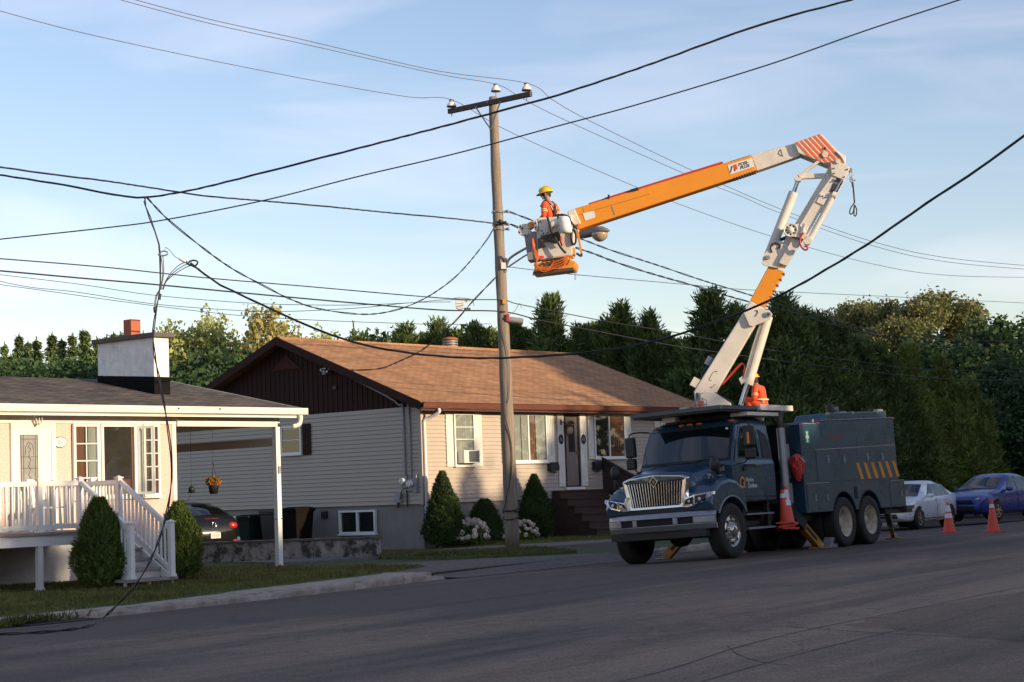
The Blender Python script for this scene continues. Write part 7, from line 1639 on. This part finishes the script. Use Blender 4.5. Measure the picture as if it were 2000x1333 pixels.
LM['bark'] = pm('bark', (.10, .075, .055), .95, var=.4, vs=10, bump=.6, stretch=(4, 4, .5))
LM['birch'] = pm('pale_bark', (.30, .25, .20), .9, var=.4, vs=6, stretch=(3, 3, .5))

def lump(a, t, k, amp): return 1 + amp * (np.sin(a * 3 + t * 9 + k) * .5 + np.sin(a * 5 - t * 17 + 2 * k) * .3 + np.sin(a * 9 + t * 31 + 3 * k) * .2)
def conifer_arr(Hh, Rr, prof, n_cl, per, ll, lw, seed=0, amp=.16, up=.75, fan=.12, depth=.45):
    """columnar evergreen: flat sprays growing outwards and upwards over a tapering column"""
    t = rng.random(n_cl) ** .85; a = rng.random(n_cl) * 2 * np.pi; rp = np.interp(t, *zip(*prof)) * Rr * lump(a, t, seed, amp)
    rr = rp * (1 - depth * rng.random(n_cl) ** 2.2); C = np.stack([rr * np.cos(a), rr * np.sin(a), t * Hh * .97 + .02 * Hh], 1)
    o = np.stack([np.cos(a), np.sin(a), np.zeros(n_cl)], 1); D = unit(o * (1 - up * .6) + np.array([0, 0, up]) * (.6 + .8 * t[:, None]) + rnd(n_cl) * (.28 + .25 * (amp > .4)))
    C = np.repeat(C, per, 0); D = np.repeat(D, per, 0); o = np.repeat(o, per, 0); m_ = len(C)
    s_ = rng.random((m_, 1)) * fan * 1.6; Dd = unit(D + rnd(m_) * .5); C = C + D * s_ + rnd(m_) * fan * .5
    side = unit(np.cross(Dd, o + rnd(m_) * .5)); L1 = ll * (.6 + .8 * rng.random((m_, 1))); W1 = lw * (.6 + .8 * rng.random((m_, 1)))
    return C, Dd * L1, side * W1
def conifer_col(name, Hh, Rr, prof, mat, n_cl, per, ll, lw, seed=0, amp=.16, up=.75, fan=.12, depth=.45):
    return cardmesh(name, *conifer_arr(Hh, Rr, prof, n_cl, per, ll, lw, seed, amp, up, fan, depth), [mat])
def cedar_multi(name, mat, seed):
    """old cedar with several leaders of different height"""
    tops = [(0, 0, 9.0, 1.25)]
    for q in range(6):
        a = q * 1.05 + rng.random() * .6 + seed; d = .55 + .75 * rng.random(); tops.append((d * math.cos(a), d * math.sin(a), 5.2 + 3.3 * rng.random(), .8 + .45 * rng.random()))
    out = []
    for (x, y, h, r) in tops:
        C, A, W = conifer_arr(h, r, cpf, int(800 * h * r / 9), 11, .15, .036, seed + x, .55, .72, .34, .6); n_ = len(C) // 11
        out.append((C + np.array([x, y, 0]), A, W))
    return cardmesh(name, *[np.concatenate([o[k] for o in out]) for k in range(3)], [mat])
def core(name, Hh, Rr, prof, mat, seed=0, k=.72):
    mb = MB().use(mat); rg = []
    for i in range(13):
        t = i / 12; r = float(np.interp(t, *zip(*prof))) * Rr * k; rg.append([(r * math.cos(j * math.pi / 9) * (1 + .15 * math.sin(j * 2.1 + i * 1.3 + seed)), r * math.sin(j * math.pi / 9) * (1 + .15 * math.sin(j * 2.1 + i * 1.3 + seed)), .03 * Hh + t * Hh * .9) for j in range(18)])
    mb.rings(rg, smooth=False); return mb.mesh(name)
def join_meshes(name, mes):
    obs = []
    import bmesh
    b = bmesh.new(); mats = []
    for me in mes:
        off = len(mats); f0 = len(b.faces); b.from_mesh(me); b.faces.ensure_lookup_table()
        for f in b.faces[f0:]: f.material_index += off
        mats += list(me.materials)
    r = bpy.data.meshes.new(name); b.to_mesh(r); b.free()
    for mt in mats: r.materials.append(mt)
    return r
def trunk_mesh(name, Hh, r, mat, limbs=0, spread=.4, start=.35):
    mb = MB().use(mat); mb.loft2([(0, 0, -.2), (0.02 * Hh * .1, 0, Hh * .3), (-.01 * Hh, .01 * Hh, Hh * .65), (0, 0, Hh)], [r * 1.25, r, r * .65, r * .15], 9)
    for k in range(limbs):
        a = k * 2.4 + .3; z = Hh * (start + (.9 - start) * k / max(1, limbs)); l = spread * Hh * (1 - .55 * k / max(1, limbs))
        P = [(0, 0, z), (l * .45 * math.cos(a), l * .45 * math.sin(a), z + l * .38), (l * math.cos(a + .2), l * math.sin(a + .2), z + l * .95)]
        mb.loft2(P, [r * .45, r * .28, r * .07], 6)
    return mb.mesh(name)
def blobs(name, B_, mat, n_cl, per, ll, lw, fan, shell=.55):
    """broadleaf crown: leaf clumps through a set of ellipsoids (x,y,z,rx,ry,rz)"""
    B_ = np.array(B_, float); vol = B_[:, 3] * B_[:, 4] * B_[:, 5]; idx = rng.choice(len(B_), n_cl, p=vol / vol.sum()); u = rnd(n_cl); rr = (1 - shell * rng.random((n_cl, 1)) ** 1.8)
    C = B_[idx, :3] + u * rr * B_[idx, 3:6] * (1 + .12 * np.sin(u[:, :1] * 7 + u[:, 1:2] * 9 + idx[:, None]))
    C = np.repeat(C, per, 0); m_ = len(C); C = C + rng.normal(size=(m_, 3)) * fan; d = unit(rnd(m_) + np.array([0, 0, -.25])); s_ = unit(np.cross(d, rnd(m_)))
    k = .6 + .8 * rng.random((m_, 1)); return cardmesh(name, C, d * ll * k, s_ * lw * k, [mat])
def spruce(name, Hh, Rr, mat, whorls=22, br=9, per=16, seed=0):
    C, A, W = [], [], []
    for i in range(whorls):
        t = (i + .4 * rng.random()) / whorls; r = Rr * (1 - t) ** .85 * (1 + .15 * rng.normal()); z = Hh * (.08 + .92 * t)
        for b in range(br):
            a = 2 * np.pi * (b + rng.random()) / br; f = rng.random(per) ** .7; l = r * (.75 + .4 * rng.random()); x = l * f
            P = np.stack([x * np.cos(a), x * np.sin(a), z - .28 * x * (1 - .5 * t) + .12 * x * f], 1) + rng.normal(size=(per, 3)) * .05 * Rr
            d = unit(np.array([np.cos(a), np.sin(a), -.25]) + rnd(per) * .7); s_ = unit(np.cross(d, np.array([0, 0, 1.]) + rnd(per) * .4)); k = Rr * .075 * (.6 + .8 * rng.random((per, 1)))
            C.append(P); A.append(d * k); W.append(s_ * k * .45)
    n = 40; zz = Hh * (.9 + .11 * rng.random(n)); C.append(np.stack([rng.normal(size=n) * .03, rng.normal(size=n) * .03, zz], 1)); A.append(unit(rnd(n) * .4 + np.array([0, 0, 1.])) * Rr * .08); W.append(rnd(n) * Rr * .03)
    return cardmesh(name, np.concatenate(C), np.concatenate(A), np.concatenate(W), [mat])
def plant(name, label, cat, loc, parts, sc_=1.0, rot=0.0, group=None, scz=None):
    t = thing(name, label, cat, Matrix.Translation(loc) @ Matrix.Rotation(rot, 4, 'Z') @ Matrix.Diagonal((sc_, sc_, scz or sc_, 1)), group)
    for nm, me in parts: mobj(nm, me, t)
    return t
def HS(px, py, yl=-.72):
    p = H @ on_plane(H, px, py, 1, yl); p.z = .05; return p
# clipped shrubs at the white house
eggp = [(0, .62), (.12, .92), (.3, 1.0), (.55, .86), (.75, .62), (.88, .38), (1.0, .12)]
def shrub_meshes(key, Hh, Rr, prof, mat, n=2600, per=5, seed=0, ll=.042, lw=.012):
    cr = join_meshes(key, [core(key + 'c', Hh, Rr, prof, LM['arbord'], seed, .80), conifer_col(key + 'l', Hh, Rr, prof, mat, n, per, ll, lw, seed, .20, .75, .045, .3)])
    return [('crown', cr), ('trunk', trunk_mesh(key + 't', Hh * .7, .05, LM['bark']))]
sA = on_z(196, 1146, .03); plant('conical_shrub', 'clipped cone shaped cedar shrub left of the porch stairs', 'shrub', sA, shrub_meshes('shrub_a', 1.50, .44, eggp, LM['arbor'], 3400, 5, 1))
sB = on_z(352, 1128, .03); plant('conical_shrub', 'clipped cedar shrub behind the right stair railing', 'shrub', sB, shrub_meshes('shrub_b', 1.38, .40, eggp, LM['arbor'], 3000, 5, 2.2))
taper = [(0, .72), (.1, .95), (.25, 1.0), (.5, .78), (.72, .50), (.88, .26), (1, .05)]
tp_ = shrub_meshes('shrub_c', 1.95, .53, taper, LM['arbord'], 3800, 5, 3)
p = HS(868, 1054); plant('conical_shrub', 'dark pointed cedar at the house corner left of the white hydrangea', 'shrub', p, tp_, 1.0)
p = HS(1047, 1038, -.62); plant('conical_shrub', 'dark pointed cedar beside the dark wooden entrance steps', 'shrub', p, [(nm, me) for nm, me in tp_], 1.0, 2.0, scz=.93)
rd = [(0, .8), (.15, 1.0), (.45, .95), (.7, .75), (.88, .48), (1, .15)]
p = HS(948, 1045); plant('round_shrub', 'dark rounded cedar between the two pointed ones', 'shrub', p, shrub_meshes('shrub_d', 1.15, .44, rd, LM['arbord'], 2600, 5, 4))
def hydrangea(label, p, s_, k):
    t = thing('hydrangea', label, 'hydrangea', Matrix.Translation(p) @ Matrix.Scale(s_, 4)); n = 900
    P = rnd(n) * (rng.random((n, 1)) ** .4) * np.array([.42, .36, .36]); P[:, 2] = np.abs(P[:, 2]) * 1.2 + .05; mobj('foliage', cardmesh('hydrangea_leaves', P, rnd(n) * .06, rnd(n) * .035, [LM['arbor']]), t)
    C, A, W = [], [], []
    for i in range(k):
        u = rnd(1)[0]; u[2] = abs(u[2]); c = u * np.array([.46, .42, .50]) + np.array([0, -.05, .14]); r = .045 + .035 * rng.random(); m_ = 45; d = rnd(m_); C.append(c + d * r); s2 = unit(np.cross(d, rnd(m_))); A.append(s2 * .024); W.append(unit(np.cross(d, s2)) * .024)
    mobj('flower_heads', cardmesh('hydrangea_flowers', np.concatenate(C), np.concatenate(A), np.concatenate(W), [LM['flower']]), t)
hydrangea('white hydrangea in bloom between the corner cedar and the rounded one', HS(922, 1050, -1.25), 1.05, 62)
hydrangea('smaller white hydrangea in bloom right of the utility pole', HS(1024, 1040, -1.0), .85, 44)
hydrangea('low white hydrangea mostly hidden behind the utility pole', HS(983, 1040, -.8), .75, 26)
# grass
def grass(name, Q, dens, hgt, z):
    P = np.array([(q[0], q[1]) for q in Q]); lo, hi = P.min(0), P.max(0); n = int((hi - lo).prod() * dens); pts = lo + rng.random((n, 2)) * (hi - lo); ins = np.zeros(n, bool); j = len(P) - 1
    for i in range(len(P)):
        c = ((P[i, 1] > pts[:, 1]) != (P[j, 1] > pts[:, 1])) & (pts[:, 0] < (P[j, 0] - P[i, 0]) * (pts[:, 1] - P[i, 1]) / (P[j, 1] - P[i, 1] + 1e-9) + P[i, 0]); ins ^= c; j = i
    pts = pts[ins]; n = len(pts); h = hgt * (.5 + rng.random((n, 1))) * (1 + .5 * np.sin(pts[:, :1] * 1.3) * np.sin(pts[:, 1:] * 1.7)); d = unit(np.array([0, 0, 1.]) + rng.normal(size=(n, 3)) * .35); s_ = unit(np.cross(d, rnd(n)))
    C = np.concatenate([pts, np.full((n, 1), z)], 1) + d * h * .5; o = mobj(name, cardmesh(name, C, d * h * .55, s_ * .011, [LM['grass']])); return tag(o, None, None, None, 'stuff')
g1 = grass('grass', LQ, 420, .06, -.027); g1['label'] = 'short mown grass of the lawn before the white house'
g2 = grass('grass', VQ, 700, .08, .0); g2['label'] = 'thin strip of grass at the pole foot'
g3 = grass('grass', FQ, 320, .06, .02); g3['label'] = 'grass in front of the brown roofed bungalow'
wk = S @ Vector((-10.9, -.62, 0)); n = 800; P = np.stack([rng.normal(size=n) * .5, rng.normal(size=n) * .06, np.zeros(n)], 1); a57 = Matrix.Rotation(R(57), 3, 'Z'); P = P @ np.array(a57).T
d = unit(np.array([0, 0, 1.]) + rng.normal(size=(n, 3)) * .6); h = .05 + .12 * rng.random((n, 1)); o = mobj('weeds', cardmesh('weeds', P + d * h * .5, d * h * .5, unit(np.cross(d, rnd(n))) * .012, [LM['grass']])); o.location = (wk.x, wk.y, -.1); tag(o, 'weeds growing along the left kerb above the drain', None, None, 'stuff')
# ------------------------------------------------------------------ trees
cpf = [(0, .80), (.08, .97), (.22, 1.0), (.45, .80), (.65, .54), (.82, .27), (.93, .11), (1.0, .02)]
CED = []
for k in range(6):
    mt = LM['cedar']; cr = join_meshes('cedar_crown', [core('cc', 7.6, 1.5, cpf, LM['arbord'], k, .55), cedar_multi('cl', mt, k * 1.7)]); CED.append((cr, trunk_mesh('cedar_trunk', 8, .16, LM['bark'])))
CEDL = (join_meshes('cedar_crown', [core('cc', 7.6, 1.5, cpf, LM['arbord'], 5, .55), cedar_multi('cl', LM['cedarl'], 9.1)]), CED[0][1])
def tree_px(px, py_top, Y, mesh, base_h, name, label, cat, group, wid=1.0, gz=-.05):
    p = at_depth(px, py_top, Y); h = p.z - gz; s_ = h / base_h; loc = Vector((p.x, p.y, gz)); rot = rng.random() * 6.28
    t = thing(name, label, cat, Matrix.Translation(loc) @ Matrix.Rotation(rot, 4, 'Z') @ Matrix.Diagonal((s_ * wid, s_ * wid, s_, 1)), group); mobj('crown', mesh[0], t); mobj('trunk', mesh[1], t); return t
GC = 'tall cedars of the hedge row'
hedge = [  # px, top py, depth, width factor, label
    (1030, 640, 75, 1.35, 'low cedar filling the gap right of the utility pole'), (1165, 628, 75, 1.4, 'low cedar filling the gap left of the tall cedar behind the roof'), (1295, 648, 74, 1.4, 'low broad cedar filling the dip behind the roof end'), (1480, 610, 71, 1.4, 'broad cedar filling the gap behind the lift cylinder'), (1565, 600, 70, 1.4, 'broad cedar behind the gap between truck cab and body'), (1632, 640, 70, 1.4, 'broad cedar behind the truck body front half'),
    (890, 640, 78, 1.3, 'low cedar filling the gap left of the utility pole'), (960, 640, 77, 1.3, 'low cedar hidden behind the utility pole'), (820, 650, 79, 1.2, 'low cedar just left of the roof vent'),
    (700, 655, 78, 1.2, 'low dark cedar peeking over the ridge left of the roof vent'), (790, 632, 76, 1.1, 'cedar top behind the ridge near the roof vent'), (855, 622, 76, 1.0, 'cedar left of the pole behind the roof, second from the vent'),
    (925, 628, 75, 1.1, 'cedar directly left of the utility pole behind the roof'), (1000, 625, 74, 1.0, 'cedar directly behind the utility pole canister'), (1072, 573, 73, 1.05, 'tall pointed cedar right of the utility pole'), (1135, 632, 73, 1.1, 'shorter cedar in the dip right of the pointed one'),
    (1212, 590, 72, 1.1, 'tall cedar behind the right half of the brown roof'), (1268, 606, 71, 1.0, 'ragged cedar left of the wide dip behind the roof end'), (1318, 660, 71, 1.0, 'short cedar in the dip left of the big cedar'), (1385, 562, 68, 1.3, 'biggest broad cedar directly behind the lower boom'), (1440, 590, 67, 1.1, 'cedar close behind the lower boom orange section'),
    (1530, 572, 66, 1.2, 'tall cedar just right of the orange boom section'), (1600, 608, 67, 1.15, 'dark cedar behind the front of the truck body'), (1665, 655, 68, 1.15, 'dark cedar behind the middle of the truck body'), (1718, 668, 69, 1.15, 'dark cedar behind the rear of the truck body')]
for i, (px, py, Y, w, lab) in enumerate(hedge): tree_px(px, py, Y, CED[(i * 5) % 6 if i % 2 else (i * 7 + 3) % 6], 9.4, 'cedar_tree', lab, 'cedar', GC, w)
for px, py, Y, w, lab in ((1775, 668, 70, 1.1, 'lighter sunlit green cedar behind the silver car'), (1835, 690, 71, 1.15, 'lighter sunlit green cedar at the right end of the hedge, second from last'), (1893, 735, 72, 1.1, 'last sunlit green cedar ending the hedge above the blue car')): tree_px(px, py, Y, CEDL, 9.4, 'cedar_tree', lab, 'cedar', GC, w)
# deciduous trees behind the roofs on the left
def bl(bs): return bs
poplar = (blobs('crown', [(0, 0, 8.5, 2.4, 2.4, 3.4), (-2.0, .5, 6.6, 2.0, 2, 3.0), (2.0, -.4, 6.8, 2.1, 2, 3.1), (.3, 1, 11.0, 1.5, 1.5, 2.0), (-1.2, -.6, 10.0, 1.3, 1.3, 2.2), (1.4, .3, 10.2, 1.3, 1.3, 1.9), (0, 0, 4.6, 2.8, 2.6, 2.6)], LM['broad'], 2600, 12, .14, .085, .22), trunk_mesh('trunk', 11.5, .24, LM['birch'], 8, .28))
aut = (blobs('crown', [(0, 0, 7.6, 2.6, 2.4, 2.6), (-.9, 0, 10.6, 1.3, 1.3, 2.3), (1.8, .3, 8.8, 1.8, 1.8, 2.0), (-2.2, .2, 6.5, 1.9, 1.8, 2.2), (2.9, 0, 6.2, 1.8, 1.8, 2.0), (0, 0, 4.2, 3, 2.6, 2.4)], LM['autumn'], 2600, 12, .14, .085, .22), trunk_mesh('trunk', 11, .22, LM['birch'], 8, .28))
mapl = (blobs('crown', [(0, 0, 4.6, 2.6, 2.4, 2.3), (-1.5, 0, 3.6, 1.8, 1.8, 1.7), (1.6, 0, 4.0, 1.8, 1.8, 1.9), (.2, 0, 6.3, 1.5, 1.5, 1.2), (0, 0, 2.6, 2.6, 2.4, 1.6)], LM['maple'], 2300, 12, .12, .085, .18), trunk_mesh('trunk', 6, .2, LM['bark'], 7, .3))
for px, py, Y, msh, bh, w, nm, lab in ((378, 612, 92, poplar, 13.0, .95, 'poplar_tree', 'pale green poplar right of the chimney'), (340, 640, 96, poplar, 13.0, .8, 'poplar_tree', 'pale green poplar partly behind the chimney right edge'), (497, 600, 90, aut, 12.9, .95, 'birch_tree', 'tree with yellowing orange leaves left of the gable peak'), (562, 630, 94, aut, 12.9, 1.0, 'birch_tree', 'lower yellow green tree behind the gable peak'), (600, 648, 97, poplar, 13.0, .9, 'poplar_tree', 'green poplar top just right of the gable peak'), (432, 680, 72, mapl, 7.5, 1.0, 'maple_tree', 'dark green maple in front of the poplars'), (380, 722, 70, mapl, 7.5, 1.2, 'maple_tree', 'low dark maple behind the carport roof')):
    tree_px(px, py, Y, msh, bh, nm, lab, 'tree', None, w)
for px, py, Y, lab in ((735, 645, 84, 'small green tree over the ridge right of the lone spruce'), (650, 668, 88, 'small green tree over the ridge left of the lone spruce')): tree_px(px, py, Y, mapl, 7.5, 'maple_tree', lab, 'tree', None, .8)
# spruces
SPR = [(spruce('crown', 14, 2.1, LM['spruce'], 34, 11, 28, k), trunk_mesh('trunk', 13.5, .18, LM['bark'])) for k in range(3)]
tree_px(690, 626, 105, (spruce('crown', 12, 1.7, LM['spruce'], 20, 7, 22), trunk_mesh('trunk', 11.8, .12, LM['bark'])), 12.2, 'spruce_tree', 'lone thin spruce standing above the brown ridge', 'spruce', None)
GS = 'spruces of the wood behind the white house'
sx = [(-25, 672), (8, 668), (30, 655), (52, 660), (74, 662), (96, 647), (118, 655), (140, 650), (157, 645), (172, 641), (188, 655), (205, 652), (222, 645), (238, 648), (254, 642), (268, 652), (282, 645), (300, 660), (318, 655)]
for i, (px, py) in enumerate(sx):
    lab = ('dark spruce in the forest row, number of trees left of the chimney flue too alike to tell apart' if 0 else 'dark spruce standing in the forest row behind the white house')
    tree_px(px + rng.normal() * 3, py + rng.normal() * 3, 128 + 10 * rng.random(), SPR[i % 3], 14.2, 'spruce_tree', lab, 'spruce', GS, .95 + .2 * rng.random())
for i in range(14):
    tree_px(-30 + i * 26 + rng.normal() * 4, 698 + rng.normal() * 7, 112 + 6 * rng.random(), SPR[i % 3], 14.2, 'spruce_tree', 'dark spruce standing in the forest row behind the white house', 'spruce', GS, 1.15)
bush = (blobs('crown', [(0, 0, 2.2, 2.6, 2, 1.9), (2, 0, 1.6, 2, 2, 1.5), (-2, 0, 1.8, 2, 2, 1.6)], LM['maple'], 2600, 12, .05, .035, .1), trunk_mesh('trunk', 2.5, .1, LM['bark'], 5, .4))
for i, (px, py) in enumerate(((20, 715), (75, 722), (135, 712), (200, 720), (262, 716))): tree_px(px, py, 100, bush, 4.1, 'bush', ('green bush below the spruces at the left edge', 'green bush below the spruces, second from the left edge', 'green bush below the spruces left of the chimney', 'green bush hidden behind the chimney top', 'green bush right of the flue behind the chimney')[i], 'bush', None, 1.3)
# tall open trees on the right
op = []
for k in range(2):
    Bs = [(rng.normal() * 1.3, rng.normal() * 1.2, 6.5 + 7.5 * rng.random(), .7 + .55 * rng.random(), .7 + .5 * rng.random(), .5 + .45 * rng.random()) for _ in range(17)] + [(0, 0, 13.5, 1.3, 1.2, 1.1)]
    op.append((blobs('crown', Bs, LM['olive'], 900, 10, .13, .08, .2), trunk_mesh('trunk', 13.5, .2, LM['bark'], 10, .2, .45)))
for px, py, Y, w, lab in ((1655, 600, 112, 1.0, 'tall open tree with thin crown, leftmost of the group at right'), (1690, 598, 110, 1.0, 'tall open tree second from left in the group at right'), (1735, 596, 112, 1.1, 'tall open tree third from left in the group at right'), (1782, 594, 108, 1.1, 'tall open tree in the middle of the group at right'), (1835, 580, 110, 1.2, 'tallest open tree of the group at right'), (1885, 598, 112, 1.1, 'tall open tree right of the tallest one'), (1760, 625, 100, 1.2, 'lower open tree before the middle of the group at right')):
    tree_px(px, py, Y, op[int(px) % 2], 14.4, 'open_tree', lab, 'tree', None, w)
dk_ = (blobs('crown', [(0, 0, 6.5, 2.6, 2.5, 3.2), (-1.5, 0, 4.4, 2.2, 2, 2.8), (1.5, 0, 4.8, 2.2, 2, 2.8), (0, 0, 9.6, 1.3, 1.3, 1.5), (0, 0, 2.2, 2.8, 2.4, 2.2)], LM['maple'], 2400, 12, .15, .10, .22), trunk_mesh('trunk', 10, .22, LM['bark'], 7, .25))
for px, py, Y, w, lab in ((1925, 618, 96, 1.2, 'dark tree right of the open trees'), (1990, 612, 100, 1.3, 'dark tree at the right edge of the picture'), (1865, 660, 92, 1.3, 'dark tree in front of the tallest open tree'), (1960, 690, 80, 1.3, 'dark leafy tree above the blue car'), (2010, 720, 74, 1.3, 'dark leafy tree at the right edge above the dark car'), (1800, 650, 95, 1.2, 'dark tree behind the lighter sunlit green cedars')):
    tree_px(px, py, Y, dk_, 11.1, 'dark_tree', lab, 'tree', None, w)
# trees on the other side of the street, whose long shadow lies over the road
Hs = lambda u: np.interp(u, [0, 14, 24, 28, 33, 38, 42, 46, 49, 52, 55, 60, 300], [8.6, 8.7, 8.85, 8.85, 8.95, 9.3, 9.5, 10.3, 11.6, 13.2, 16.2, 18.5, 22])
n = 130000; u = np.where(rng.random(n) < .72, -8 + 90 * rng.random(n), 80 + 180 * rng.random(n)); hh = Hs(u) * (1 + .05 * np.sin(u * 1.3) + .03 * np.sin(u * 3.1 + 1)) * (1 + .05 * rng.normal(size=n)); z = hh * rng.random(n) ** .8; w = 12 + 2.6 * rng.random(n)
s40 = np.array([.643, .766]); p40 = np.array([.766, -.643]); xy = u[:, None] * s40 + w[:, None] * p40; d = rnd(n); s_ = unit(np.cross(d, rnd(n)))
o = mobj('wood', cardmesh('far_wood', np.concatenate([xy, z[:, None]], 1), d * .26 * (1 + u[:, None] / 200), s_ * .18 * (1 + u[:, None] / 200), [LM['maple']])); tag(o, 'dense dark trees along the opposite side of the street', None, None, 'stuff')
